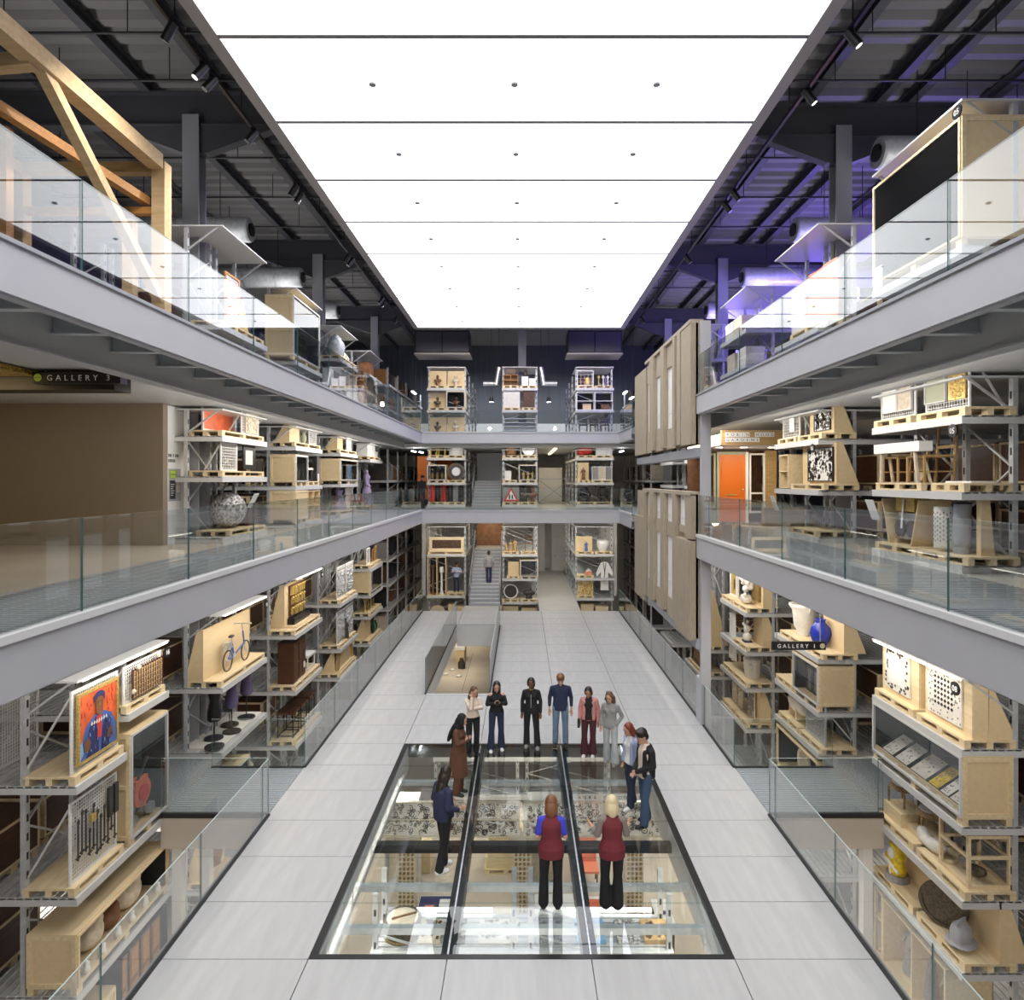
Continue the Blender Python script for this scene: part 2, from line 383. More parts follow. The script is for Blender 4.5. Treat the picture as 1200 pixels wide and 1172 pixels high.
# glass balustrades
def balustrade(label, runs, z, h, pitch=2.33, first=None, rail='steel'):
    b = thing('glass_balustrade', label, 'balustrade', (*runs[0][0], z))
    o = Vector((*runs[0][0], z)); cache = {}
    for p, q in runs:
        p = Vector((*p, z)); q = Vector((*q, z)); L_ = (q-p).length; d = (q-p)/L_; ang = math.atan2(d.y, d.x)
        t = 0.; nxt = first if first else pitch
        while t < L_-.05:
            e = min(L_, t+nxt); nxt = pitch
            k = round(e-t, 3)
            if k not in cache:
                mb = box(.006, k-.006, -.009, .009, .0, h, mi=1, mi_top=2)
                mb.m[3] = 0; mb.m[5] = 0; cache[k] = mb.mesh('glass_pane', ['glass_edge', 'glass', 'glass_top'])
            o_ = link('glass_pane', cache[k], b, p+d*t-o, ang)
            t = e
        box(0, L_, -.03, .03, -.05, .035).build('base_rail', rail, b, p-o, ang)
    return b
struct('floor_12', box(-4.6, 4.5, -2.1, 1.2, 4.7, 5.0), 'grating')
balustrade('long glass balustrade on the middle gallery walkway beside the beige gallery wall', [((FL-.05, 2.62), (FL-.05, 31.6))], ZA, 1.08)
balustrade('long glass balustrade on the top gallery below the timber truss', [((FL-.05, 2.62), (FL-.05, 31.6))], ZB, 1.05)
balustrade('glass balustrade on the middle gallery leading up to the concrete facade', [((FR+.05, 2.62), (FR+.05, 17.5))], ZA, 1.08)
balustrade('glass balustrade on the top gallery in front of the large black-fronted crate', [((FR+.05, 2.62), (FR+.05, 17.5))], ZB, 1.05)
balustrade('glass balustrade across the far end of the middle gallery', [((FL, 31.66), (FR, 31.66))], ZA, 1.08)
balustrade('glass balustrade across the far end of the top gallery', [((FL, 31.66), (FR, 31.66))], ZB, 1.05)
balustrade('short glass balustrade beyond the concrete facade, middle gallery', [((FR+.05, 28.2), (FR+.05, 31.6))], ZA, 1.08)
balustrade('short glass balustrade beyond the concrete facade, top gallery', [((FR+.05, 28.2), (FR+.05, 31.6))], ZB, 1.05)
balustrade('glass balustrade along the hall floor edge and bridge, beside the portrait rack', [((XL+.02, 3.2), (XL+.02, 12.80)), ((XL, 12.82), (-7.0, 12.82))], 0, 1.1, 2.4, 2.1, 'dark')
balustrade('glass balustrade along the hall floor edge and bridge, beside the bicycle rack', [((-7., 14.9), (XL, 14.9)), ((XL+.02, 14.92), (XL+.02, 32.6))], 0, 1.1, 2.4, None, 'dark')
balustrade('glass balustrade along the hall floor edge and bridge, beside the lace crate rack', [((XR-.02, 3.2), (XR-.02, 12.80)), ((XR, 12.82), (7.0, 12.82))], 0, 1.1, 2.4, 2.1, 'dark')
balustrade('glass balustrade along the hall floor edge and bridge, beside the urn rack', [((7., 14.9), (XR, 14.9)), ((XR-.02, 14.92), (XR-.02, 32.6))], 0, 1.1, 2.4, None, 'dark')
balustrade('glass guard around the stair opening in the far hall floor', [((-2.93, 20.0), (-2.93, 29.4)), ((-.99, 20.0), (-.99, 29.4))], 0, 1.1, 4.7, None, 'dark')
# bridges between deck and racks
for s, nm in ((-1, 3), (1, 4)):
    xs = sorted((XL if s < 0 else XR, 7.*s)); b = MB(); b.box(xs[0], xs[1], 12.82, 14.9, -.06, 0.0)
    y = 12.86
    while y < 14.85: b.box(xs[0]+.02, xs[1], y, y+.045, .0, .012, mi=1); y += .09
    struct('floor_%d' % (4+nm), b, ['grating', 'grating_bar'], label='grey ribbed bridge linking the hall floor to the racks')
    b = MB(); b.box(xs[0], xs[1], 12.80, 12.84, -.65, -.06); b.box(xs[0], xs[1], 14.88, 14.92, -.65, -.06); b.box(xs[0], xs[1], 12.84, 14.88, -.12, -.08)
    struct('trim_%d' % (26+nm), b, 'beige_fascia')
    xs = sorted((7.*s, 13.*s)); struct('floor_%d' % (6+nm), box(xs[0], xs[1], 13.1, 15.4, -.12, 0), 'grating')
struct('floor_11', MB().box(.85, 2.9, 32.7, 48.6, -.2, 0).box(-3, -1.05, 32.7, 34.1, -.2, 0), 'screed', label='pale screed corridor floor running beyond the hall')
# white posts under the bridges
for x, y in ((-6.75, 13.0), (-6.2, 13.0), (6.75, 13.0)):
    struct('column', box(x-.09, x+.09, y-.09, y+.09, -4.4, -.65), 'white_wall')
# columns, roof, beams
for s, off in ((-1, 16.3), (1, 16.8)):
    for k in range(-1, 4):
        y = off+10*k
        if y > 45: continue
        c = MB(); x = 8.0*s
        x += .08*s; c.box(x-.2, x+.2, y-.2, y-.16, -4.4, 15.4); c.box(x-.2, x+.2, y+.16, y+.2, -4.4, 15.4); c.box(x-.03, x+.03, y-.16, y+.16, -4.4, 15.4)
        struct('column', c, 'steel', label='tall grey steel column')
        r = MB(); x0, x1 = (-16, -5.4) if s < 0 else (5.3, 16)
        r.box(x0, x1, y-.15, y+.15, 15.95, 16.0); r.box(x0, x1, y-.02, y+.02, 15.2, 16.0); r.box(x0, x1, y-.15, y+.15, 15.15, 15.2)
        xa = 8.0*s
        r.prism([(xa-2.2, 15.2), (xa+2.2, 15.2), (xa+.3, 14.5), (xa-.3, 14.5)], y-.12, y+.12, 'y')
        struct('beam', r, 'roof_beam', label='dark haunched roof beam')
struct('column', MB().box(-.22, .22, 37.4, 37.8, 5, 15), 'grey_wall', label='pale post rising between the end racks')
rf = MB(); P = []
y = -2.8
prof = []
while y < 49.5: prof += [(y, 16.45), (y+.12, 16.32), (y+.34, 16.32), (y+.46, 16.45)]; y += .56
V = [(x, a, b) for x in (-16.2, 16.2) for a, b in prof]; n = len(prof)
rf.add(V, [(k, k+1, k+1+n, k+n) for k in range(n-1)]); struct('ceiling', rf, 'roof', label='dark ribbed metal roof decking')
pu = 0
for x in (-14.2, -11.6, -9.2, -7.4, 7.2, 9.0, 9.8, 11.8, 14.2):
    b = MB(); b.box(x-.11, x+.11, 1, 48.7, 16.22, 16.26); b.box(x-.015, x+.015, 1, 48.7, 16.0, 16.3); b.box(x-.11, x+.11, 1, 48.7, 15.98, 16.01)
    struct('beam', b, 'roof_beam', label='dark steel purlin under the roof')
for q, y in enumerate((8.2, 10.6, 13.4, 15.0, 18.6, 21.2, 23.7, 28.7, 31.2)):
    for s in (-1, 1):
        x0, x1 = (-15, -5.2) if s < 0 else (5.1, 15)
        p = tag(MB().cyl((x0, y, 15.55), (x1, y, 15.55), .028, n=6).build('sprinkler_pipe', 'dark'), 'thin dark sprinkler pipe below the roof, %s from the camera, above the %s' % (ORD[q], 'timber truss' if s < 0 else 'black crate'), 'pipe')
        for x in (x0+2, x0+4.5, x0+7): MB().cyl((x, y, 15.55), (x, y, 16.3), .012, n=5).build('hanger', 'dark', p)
# luminous ceiling
ZC = 13.69
lc = thing('luminous_ceiling', 'huge white luminous ceiling of wide stretched panels over the hall', 'ceiling light', (0, 0, ZC))
yl = [31.3-2.572*k for k in range(0, 13)]
for k in range(12):
    box(-4.93, 4.64, max(.6, yl[k+1])+.018, yl[k]-.018, 0, .03).build('light_panel', 'ceiling_light', lc)
    for x in (-2.72, -.14, 2.44): MB().cyl((x, yl[k]-1.286, -.03), (x, yl[k]-1.286, 0), .065, n=10).build('sprinkler_head', 'steel', lc)
b = MB(); b.box(-5.15, -4.93, .6, 31.5, -.02, .5); b.box(4.64, 4.86, .6, 31.5, -.02, .5); b.box(-4.93, 4.64, 31.3, 31.5, -.02, .5); b.build('edge_frame', 'frame_grey', lc)
b = MB()
for k in range(12): b.box(-4.93, 4.64, yl[k]-.04, yl[k]+.04 if k else yl[k], -.014, .05)
b.build('seam_profile', 'lightbox_frame', lc)
box(-5.1, 4.8, .6, 31.4, .35, .45).build('backing', 'dark', lc)
# track lights
def spot(x, y, z, tilt, yaw, lab, on=True):
    t = thing('track_spotlight', lab, 'spotlight', (x, y, z), yaw)
    MB().cyl((0, 0, 0), (0, 0, -.12), .02, n=6).build('stem', 'dark', t)
    d = Vector((0, -math.sin(tilt), -math.cos(tilt))); p = Vector((0, 0, -.16))
    h = MB(); h.cyl(p-d*.14, p+d*.16, .075, n=12, cap=True); h.build('head', 'black', t)
    MB().cyl(p+d*.161, p+d*.165, .055, n=12).build('lens', 'led' if on else 'silver', t)
for s, x, ys in ((-1, -5.52, (10.35, 11.35, 11.7, 13.5, 16.0, 16.4, 20.9, 21.3, 25.9, 26.3, 29.0)), (1, 5.25, (10.5, 12.1, 16.3, 17.0, 21.0, 25.9, 29.0))):
    tr = tag(box(x-.03, x+.03, 1.5, 31.2, ZC-.02, ZC+.05).build('light_track', 'black'), 'black lighting track beside the luminous ceiling, %s' % ('timber truss side' if s < 0 else 'concrete facade side'), 'track')
    for k in range(12): MB().cyl((x, 3+2.5*k, ZC+.05), (x, 3+2.5*k, 16.35), .01, n=5).build('hanger', 'dark', tr)
    for q, y in enumerate(ys): spot(x, y, ZC-.02, .6, PI/2*s+.5*(1 if y % 2 > 1 else -.4), 'black spotlight, %s from the camera end of the ceiling track on the %s side' % (ORD[q], 'timber truss' if s < 0 else 'concrete facade'), y in (11.35, 12.1, 10.5))
# ducts above each rack row
for s in (-1, 1):
    for k, y in enumerate((15.9, 20.8, 25.7, 30.7)):
        if s < 0 and k == 0: continue
        x0 = 8.6*s; t = thing('air_duct', 'round galvanised air duct end, %s above the racks on the %s side' % (ORD[k], 'timber truss' if s < 0 else 'black crate'), 'duct', (x0, y, 14.35))
        MB().cyl((0, 0, 0), (s*6, 0, 0), .38, n=20, cap=False).build('pipe', 'galv', t)
        MB().cyl((0, 0, 0), (-s*.06, 0, 0), .38, .36, n=20).build('end_plate', 'galv', t)
        MB().cyl((-s*.05, 0, 0), (-s*.12, 0, 0), .2, .2, n=16).build('nozzle', 'black', t)
        for q in (.9, 2.1, 3.3):
            MB().cyl((s*q, 0, 0), (s*(q+.06), 0, 0), .395, n=20).build('seam_band', 'silver', t); MB().cyl((s*q, 0, .38), (s*q, 0, 2.1), .012, n=5).build('hanger', 'dark', t)
# ---------------------------------------------------------------- racks
RX = 7.0
def S(side, y, z, inset=0.):
    """a place on the hall front of a rack: local x runs along the front, local y runs into the rack"""
    if side == 'L': return ((-RX-inset, y, z), PI/2)
    if side == 'R': return ((RX+inset, y, z), -PI/2)
    return ((side, y+inset, z), 0.)
def sq(o): return o
def rack(L, W, zb, zt, shelves, label, depth=6.6, lid=True, led=True, power=7., stations=(.85, 3.5, 6.2), slats=True, front=0.):
    loc, rz = L; t = thing('pallet_rack', label, 'rack', (loc[0], loc[1], zb), rz)
    H = zt-zb; key = {}
    up = box(-.05, .05, -.04, .04, 0, H)
    for k in range(int(H/.3)):   # slotted face
        up.box(-.02, .02, -.043, -.04, .1+k*.3, .22+k*.3, mi=1)
    ume = up.mesh('upright', ['galv', 'dark'])
    xs = (-W/2+.07, -.16, .16, W/2-.07) if W > 2.2 else (-W/2+.06, W/2-.06)
    for y in stations:
        for x in xs: link('upright', ume, t, (x, y, 0))
        br = MB()
        for a, b in zip(xs[::2], xs[1::2]):
            z = .2; f = 0
            while z+.75 < H:
                br.bar((a if f else b, y, z), (b if f else a, y, z+.75), .035, .03); z += .75; f = 1-f
        tag(br.build('brace', 'galv', t), None, None, kind='stuff')
    for sh in shelves:
        z, a, b = (sh, -W/2, W/2) if not hasattr(sh, '__len__') else (sh[0], sh[1]-W/2, sh[2]-W/2)
        if hasattr(sh, '__len__') and L[1] < 0: a, b = -b, -a
        z -= zb
        s = MB()
        if slats:
            y = .02
            while y < depth: s.box(a, b, y, y+.10, z+.105, z+.13); y += .135
        else: s.box(a, b, .02, depth, z+.1, z+.13)
        tag(s.build('shelf', 'galv', t), None, None, kind='stuff')
        so = t.children[-1]
        box(a, b, -.02, .02, z, z+.13).build('front_beam', 'rack_white', t)
        for x in (a+.025, b-.025): box(x-.025, x+.025, .02, depth, z, z+.125).build('side_beam', 'rack_white', t)
    if lid:
        box(-W/2, W/2, -.02, 2.4, H, H+.035).build('top_plate', 'rack_white', t)
        for x in (-W/2+.05, W/2-.05): t2 = MB().bar((x, .85, H-.55), (x, .1, H), .035).build('bracket', 'galv', t)
        if led:
            box(-W/2+.1, W/2-.1, -.05, -.02, H-.005, H+.015).build('light_strip', 'led', t)
            wl = t.matrix_basis @ Vector((0, 0, 0))
            n = Vector((math.sin(rz), -math.cos(rz), 0))     # towards the hall
            p = Vector((loc[0], loc[1], zt-.03)) + n*.22
            a = area('rack_light', p, (0, 0, 0), W*.9, .06, power, WARM)
            a.rotation_euler = ((n*-.55+Vector((0, 0, -1))).to_track_quat('-Z', 'Y') @ Euler((0, 0, 0)).to_quaternion()).to_euler()
            a.rotation_euler = Euler((math.radians(38), 0, rz), 'XYZ')
    return t
# ---------------------------------------------------------------- pallets, crates, boards, mesh panels
PM = {}
def pallet(L, w, d, label, h=.14, group=None):
    k = (round(w, 2), round(d, 2), h)
    if k not in PM:
        PM[k] = (box(-w/2, w/2, 0, d, h-.035, h).mesh('deck', 'pine'),
                 box(-.07, .07, -.001, .1, .025, h-.035).mesh('block', 'pine'), box(-w/2, w/2, 0, .1, 0, .025).mesh('runner', 'pine'),
                 box(-.05, .05, 0, d, 0, .024).mesh('skid', 'pine'))
    t = thing('wooden_pallet', label, 'pallet', L[0], L[1], group); D, B, R, K = PM[k]
    link('deck', D, t)
    for y in (0.001, d/2-.05, d-.1):
        for x in (-w/2+.07, 0, w/2-.07): link('block', B, t, (x, y, 0))
        link('runner', R, t, (0, y, 0))
    return t
def up(L, dz, dx=0., dy=0.):
    (x, y, z), r = L; c, s = math.cos(r), math.sin(r)
    return ((x+dx*c-dy*s, y+dx*s+dy*c, z+dz), r)
def crate(L, w, d, h, label, front='acrylic', wood='ply', lining='lining', foot=.13, front_m=None):
    t = thing('timber_crate', label, 'crate', L[0], L[1]); f = foot; b = .07
    for s in (-1, 1):
        x = s*w/2; x0, x1 = sorted((x, x-s*.02)); sp = box(x0, x1, .0, d, f, h).build('side_panel', [wood], t)
        x0, x1 = sorted((x, x+s*.022)); fr = MB()
        box(x0, x1, 0, b, f, h).build('batten', 'pine', sp); box(x0, x1, d-b, d, f, h).build('batten', 'pine', sp)
        box(x0, x1, b, d-b, h-b, h).build('batten', 'pine', sp); box(x0, x1, b, d-b, f, f+b).build('batten', 'pine', sp)
        if h > 1.3: box(x0, x1, b, d-b, (f+h)/2-b/2, (f+h)/2+b/2).build('batten', 'pine', sp)
    box(-w/2-.022, w/2+.022, -.01, d, h, h+.025).build('top_panel', wood, t); box(-w/2, w/2, 0, d, f-.025, f).build('base_panel', wood, t)
    tb = MB()
    box(-w/2+.02, w/2-.02, d-.02, d, f, h).build('back_panel', lining, t)
    lm = MB().box(-w/2+.02, w/2-.02, d-.03, d-.022, f, h).box(-w/2+.021, -w/2+.026, .03, d-.03, f, h).box(w/2-.026, w/2-.021, .03, d-.03, f, h)
    lm.build('lining', lining, t); t.children[-1]['kind'] = 'stuff'
    for x in (-w/2, w/2-.04): box(x, x+.04, -.03, .02, f, h).build('front_post', 'rack_white' if front == 'acrylic' else 'pine', t)
    for z in (f, h-.04): box(-w/2+.04, w/2-.04, -.03, .02, z, z+.04).build('front_rail', 'rack_white' if front == 'acrylic' else 'pine', t)
    if front == 'acrylic': box(-w/2+.04, w/2-.04, -.012, -.006, f+.04, h-.04).build('acrylic_front', 'acrylic', t)
    if front == 'ply': box(-w/2+.02, w/2-.02, -.012, .012, f, h).build('front_panel', wood, t)
    if front_m: box(-w/2+.04, w/2-.04, .0, .02, f+.04, h-.04).build('front_panel', front_m, t)
    for x in (-w/2+.07, 0, w/2-.07):
        for y in (.0, d-.1): box(x-.07, x+.07, y, y+.1, 0, f-.025).build('foot', 'pine', t)
    return t
def board(L, w, h, label, y=.25, g=.45, wood='ply', thick=.03, base=True, name='display_board'):
    """upright timber board on a triangular stand"""
    t = thing(name, label, 'display board', L[0], L[1])
    box(-w/2, w/2, y, y+thick, 0, h).build('panel', wood, t)
    for s in (-1, 1):
        x = s*(w/2-.02); gm = MB().prism([(y+thick, 0), (y+thick+g, 0), (y+thick+.12, h), (y+thick, h)], x-.012, x+.012, 'x'); fix(gm.build('gusset', wood, t))
    if base: box(-w/2, w/2, y+thick, y+thick+.06, 0, .06).build('batten', 'pine', t)
    return t
def mesh_panel(L, w, h, label, y=.12, cell=.055, stay=True, col='white'):
    t = thing('mesh_screen', label, 'mesh panel', L[0], L[1]); f = .035
    for x in (-w/2, w/2-f): box(x, x+f, y, y+.03, 0, h).build('frame_post', col, t)
    for z in (0, h-f): box(-w/2+f, w/2-f, y, y+.03, z, z+f).build('frame_rail', col, t)
    m = MB(); x = -w/2+cell
    while x < w/2-f: m.box(x-.005, x+.005, y+.01, y+.02, f, h-f); x += cell
    z = cell
    while z < h-f: m.box(-w/2+f, w/2-f, y+.012, y+.018, z-.005, z+.005); z += cell
    tag(m.build('wire_mesh', col, t), None, None, kind='stuff')
    if stay:
        for s in (-1, 1): MB().bar((s*(w/2-.02), y+.03, h*.93), (s*(w/2-.02), y+.03+h*.55, 0.02), .03).build('stay', 'rack_white', t)
    return t
# ---------------------------------------------------------------- exhibit builders (front at local y = 0)
def lathe(L, prof, m, label, name, cat, n=18, extra=None):
    t = tag(MB().lathe(prof, n=n).build(name, m, None, L[0], L[1]), label, cat)
    if extra: extra(t)
    return t
def picture(L, w, h, label, y=0., frame='gold', canvas='vermilion', mount=None, name='framed_picture', depth=.04, fw=.05, cat='picture', art=None):
    t = thing(name, label, cat, L[0], L[1])
    for x in (-w/2, w/2-fw): box(x, x+fw, y, y+depth, 0, h).build('frame_side', frame, t)
    for z in (0, h-fw): box(-w/2+fw, w/2-fw, y, y+depth, z, z+fw).build('frame_rail', frame, t)
    box(-w/2+fw, w/2-fw, y+depth*.5, y+depth, fw, h-fw).build('canvas', canvas, t)
    if art: art(t, w-2*fw, h-2*fw, y+depth*.5, fw)
    return t
def relief(L, w, h, m, label, y=0., n=60, sz=.07, dep=.05, back=None, name='carved_relief', cat='panel', seed=1, grid=None):
    r = random.Random(seed); t = thing(name, label, cat, L[0], L[1])
    box(-w/2, w/2, y, y+.03, 0, h).build('backing', back or m, t); b = MB()
    if grid:
        nx, nz = grid
        for i in range(nx):
            for j in range(nz):
                x = -w/2+(i+.5)*w/nx; z = (j+.5)*h/nz; a = r.uniform(.55, .9)
                b.cbox((x, y-dep*.3, z), (w/nx*a*.8, dep*r.uniform(.5, 1.2), h/nz*a), rot=(0, r.uniform(-.3, .3), 0))
                b.sph((x, y-dep*.6, z+h/nz*.3), (w/nx*.2, dep*.6, h/nz*.16), 6, 4)
    else:
        for _ in range(n):
            s = sz*r.uniform(.5, 1.4); b.sph((r.uniform(-w/2+s, w/2-s), y, r.uniform(s, h-s)), (s*r.uniform(.4, 1), dep*r.uniform(.4, 1), s*r.uniform(.4, 1.)), 6, 4)
    tag(b.build('carving', m, t), None, None, kind='stuff')
    return t
def blob(L, parts, m, label, name, cat, vox=.02, children=()):
    b = MB()
    for p in parts:
        if len(p) == 2: b.sph(p[0], p[1], 10, 7)
        else: b.cyl(p[0], p[1], p[2], p[3], 8); b.sph(p[0], p[2], 8, 6); b.sph(p[1], p[3], 8, 6)
    o = tag(voxel(b, name, m, vox, None, 2, None, L[0], L[1]), label, cat)
    for nm, mm, mb in children: mb.build(nm, mm, o)
    return o
def bust(L, h, m, label, base=None):
    k = h
    return blob(L, [((0, .12, .82*k), (.13*k, .15*k, .17*k)), ((0, .12, .62*k), (0, .12, .8*k), .09*k, .08*k), ((-.25*k, .13, .5*k), (.25*k, .13, .5*k), .1*k, .1*k), ((0, .12, .42*k), (.26*k, .15*k, .16*k)), ((0, .12, .0), (0, .12, .35*k), .14*k, .10*k), ((0, .02*k+.0, .8*k), (.02*k, .05*k, .03*k))], m, label, 'bust', 'sculpture', .018)
def standing_figure(L, h, m, label, name='statuette', vox=.022, seed=3):
    k = h; r = random.Random(seed); q = r.uniform(-.05, .05)*k
    return blob(L, [((0, .1, .93*k), (.055*k, .06*k, .07*k)), ((0, .1, .8*k), (0, .1, .9*k), .035*k, .03*k), ((q, .1, .7*k), (.13*k, .09*k, .14*k)), ((0, .1, .45*k), (0, .1, .6*k), .13*k, .1*k), ((0, .1, .05*k), (0, .1, .45*k), .17*k, .12*k),
        ((-.13*k, .1, .76*k), (-.2*k, .06, .55*k), .04*k, .035*k), ((.13*k, .1, .76*k), (.12*k, .0, .58*k), .04*k, .035*k)], m, label, name, 'sculpture', vox)
def urn(L, r, h, m, label, name='urn'):
    return lathe(L, [(.5*r, 0), (.55*r, .04*h), (.5*r, .1*h), (.75*r, .3*h), (.85*r, .7*h), (.88*r, .8*h), (1.05*r, .9*h), (1.12*r, .96*h), (1.1*r, h), (.95*r, h), (.85*r, .85*h)], m, label, name, 'urn', 20)
def vase(L, r, h, m, label, name='vase'):
    return lathe(L, [(.45*r, 0), (.5*r, .02*h), (.8*r, .2*h), (r, .45*h), (.9*r, .68*h), (.5*r, .85*h), (.42*r, .93*h), (.55*r, h), (.45*r, h)], m, label, name, 'vase', 20)
def chair(L, m, label, seat='ply', w=.45, h=.85, sh=.44, name='wooden_chair', arms=False, rot=0., slat=3, cat='chair'):
    t = thing(name, label, cat, L[0], L[1]+rot)
    box(-w/2, w/2, .0, w, sh-.04, sh).build('seat', seat, t)
    for x in (-w/2+.02, w/2-.02):
        MB().bar((x, .02, 0), (x, .02, sh-.04), .035).build('leg', m, t); MB().bar((x, w-.02, 0), (x, w+.06, h), .035).build('leg', m, t)
        MB().bar((x, .02, sh*.4), (x, w-.02, sh*.4), .025).build('stretcher', m, t)
        if arms: MB().bar((x, .02, sh+.2), (x, w+.02, sh+.2), .03).build('arm', m, t); MB().bar((x, .02, sh-.04), (x, .02, sh+.2), .03).build('arm_post', m, t)
    for k in range(slat): z = sh+.15+(h-sh-.2)*k/max(1, slat-1); MB().bar((-w/2, w+.03, z), (w/2, w+.03, z), .02, .06).build('back_rail', m, t)
    return t
def bench(L, w, d, h, top, leg, label, name='bench', cat='bench'):
    t = thing(name, label, cat, L[0], L[1]); box(-w/2, w/2, 0, d, h-.07, h).build('seat', top, t)
    for x in (-w/2+.04, w/2-.04):
        for y in (.04, d-.04): box(x-.015, x+.015, y-.015, y+.015, 0, h-.07).build('leg', leg, t)
        MB().bar((x, .04, .06), (x, d-.04, .06), .025).build('stretcher', leg, t)
    for y in (.04, d-.04): MB().bar((-w/2+.04, y, .06), (w/2-.04, y, .06), .025).build('stretcher', leg, t)
    return t
def cabinet(L, w, d, h, m, label, doors=2, name='cabinet', knob='gold', door_m=None):
    t = thing(name, label, 'cabinet', L[0], L[1]); box(-w/2, w/2, .02, d, 0, h).build('carcass', m, t); box(-w/2-.02, w/2+.02, 0, d+.01, h, h+.03).build('top', m, t)
    for k in range(doors):
        a = -w/2+w*k/doors+.012; b = -w/2+w*(k+1)/doors-.012; dr = box(a, b, 0, .02, .04, h-.03).build('door', door_m or m, t)
        box(a+.05, b-.05, -.006, 0, .1, h-.09).build('panel', m, dr); MB().sph((b-.03, -.015, h*.5), .012, 6, 4).build('knob', knob, dr)
    return t
def shelfcase(L, w, d, h, m, label, nx=1, nz=2, name='open_shelf_case', back=None):
    t = thing(name, label, 'case', L[0], L[1])
    for k in range(nx+1): x = -w/2+(w-.03)*k/nx; box(x, x+.03, 0, d, 0, h).build('upright', m, t)
    for k in range(nz+1): z = (h-.03)*k/nz; box(-w/2+.03, w/2-.03, .005, d-.01, z, z+.03).build('shelf', m, t)
    if back: box(-w/2, w/2, d-.012, d, 0, h).build('back_panel', back, t)
    return t
def frame_stand(L, w, d, h, m, label, mid=True):
    t = thing('timber_stand', label, 'frame', L[0], L[1]); b = .05
    for x in (-w/2, w/2-b):
        for y in (0, d-b): box(x, x+b, y, y+b, 0, h).build('post', m, t)
        for z in ([.0, h*.55, h-b] if mid else [0, h-b]): box(x+.005, x+b-.005, b, d-b, z, z+b).build('rail', m, t)
    for y in (0, d-b):
        for z in ([.0, h*.55, h-b] if mid else [0, h-b]): box(-w/2+b, w/2-b, y+.005, y+b-.005, z, z+b).build('rail', m, t)
    return t
def drum(L, r, h, m, label, band='brown', name='drum'):
    t = thing(name, label, 'drum', L[0], L[1]); MB().cyl((0, r, 0), (0, r, h), r, n=20).build('body', m, t)
    for z in (.02, h-.06): MB().cyl((0, r, z), (0, r, z+.04), r*1.03, n=20).build('hoop', band, t)
    return t
def disc(L, r, label, m, rim='dark', y=.05, name='round_shield', cat='panel'):
    t = thing(name, label, cat, L[0], L[1]); MB().cyl((0, y, r), (0, y+.04, r), r*.86, n=24).build('face', m, t)
    b = MB(); n = 28
    for k in range(n):
        a0, a1 = 2*PI*k/n, 2*PI*(k+1)/n
        P = [(q*math.cos(a), yy, r+q*math.sin(a)) for a in (a0, a1) for q, yy in ((r*.84, y-.02), (r, y-.02), (r, y+.05), (r*.84, y+.05))]
        b.add(P, [(0, 1, 5, 4), (1, 2, 6, 5), (2, 3, 7, 6), (3, 0, 4, 7)])
    b.build('rim', rim, t); return t
def cloth(L, w, h, m, label, y=.1, name='hanging_textile', wave=.05, seed=2, cat='textile', thick=.02):
    r = random.Random(seed); ph = r.uniform(0, 6); b = MB(); nx, nz = 12, 8; V = []
    for f in (0, 1):
        for j in range(nz+1):
            for i in range(nx+1):
                u = i/nx; v = j/nz; V.append((-w/2+w*u+(.04*w*math.sin(v*3+ph))*(1-v), y+f*thick+wave*math.sin(u*9+ph+v)*(1.1-v), h*v))
    n = (nx+1)*(nz+1); F = []
    for f in (0, 1):
        for j in range(nz):
            for i in range(nx):
                q = f*n+j*(nx+1)+i; F.append((q, q+1, q+nx+2, q+nx+1) if not f else (q, q+nx+1, q+nx+2, q+1))
    for i in range(nx): F += [(i, i+n, i+1+n, i+1), (nz*(nx+1)+i, nz*(nx+1)+i+1, nz*(nx+1)+i+1+n, nz*(nx+1)+i+n)]
    for j in range(nz): q = j*(nx+1); F += [(q, q+nx+1, q+nx+1+n, q+n), (q+nx, q+nx+n, q+2*nx+1+n, q+2*nx+1)]
    return tag(b.add(V, F, 0, True).build(name, m, None, L[0], L[1]), label, cat)
def dress(L, h, m, label, stand=.75, base='dark', top=None):
    """a garment on a slim stand with a round foot"""
    t = thing('dress_stand', label, 'mannequin', L[0], L[1])
    MB().cyl((0, .22, 0), (0, .22, .03), .22, n=20).build('foot', base, t); MB().cyl((0, .22, .03), (0, .22, stand+.1), .015, n=8).build('pole', base, t)
    b = MB(); z = stand; b.lathe([(.13, z), (.16, z+.06*h), (.15, z+.25*h), (.105, z+.5*h), (.15, z+.7*h), (.17, z+.82*h), (.1, z+.9*h), (.05, z+.93*h), (.05, z+h)], (0, .22, 0), 16)
    b.build('garment', m, t); return t
def gown(L, h, m, label):
    t = thing('dressed_mannequin', label, 'mannequin', L[0], L[1])
    b = MB().lathe([(.30, .02), (.29, .15*h), (.22, .4*h), (.13, .62*h), (.11, .68*h), (.16, .78*h), (.17, .84*h), (.07, .89*h), (.05, .92*h)], (0, .3, 0), 18); b.build('gown', m, t)
    MB().sph((0, .3, .96*h), (.075, .085, .1), 10, 8).build('head', m, t)
    for s in (-1, 1): a = MB().cyl((s*.15, .3, .82*h), (s*.21, .27, .6*h), .06, .05, 8); a.cyl((s*.21, .27, .6*h), (s*.12, .14, .55*h), .05, .035, 8); a.build('sleeve', m, t)
    MB().cyl((0, .3, 0), (0, .3, .03), .3, n=18).build('foot', 'pine', t); return t
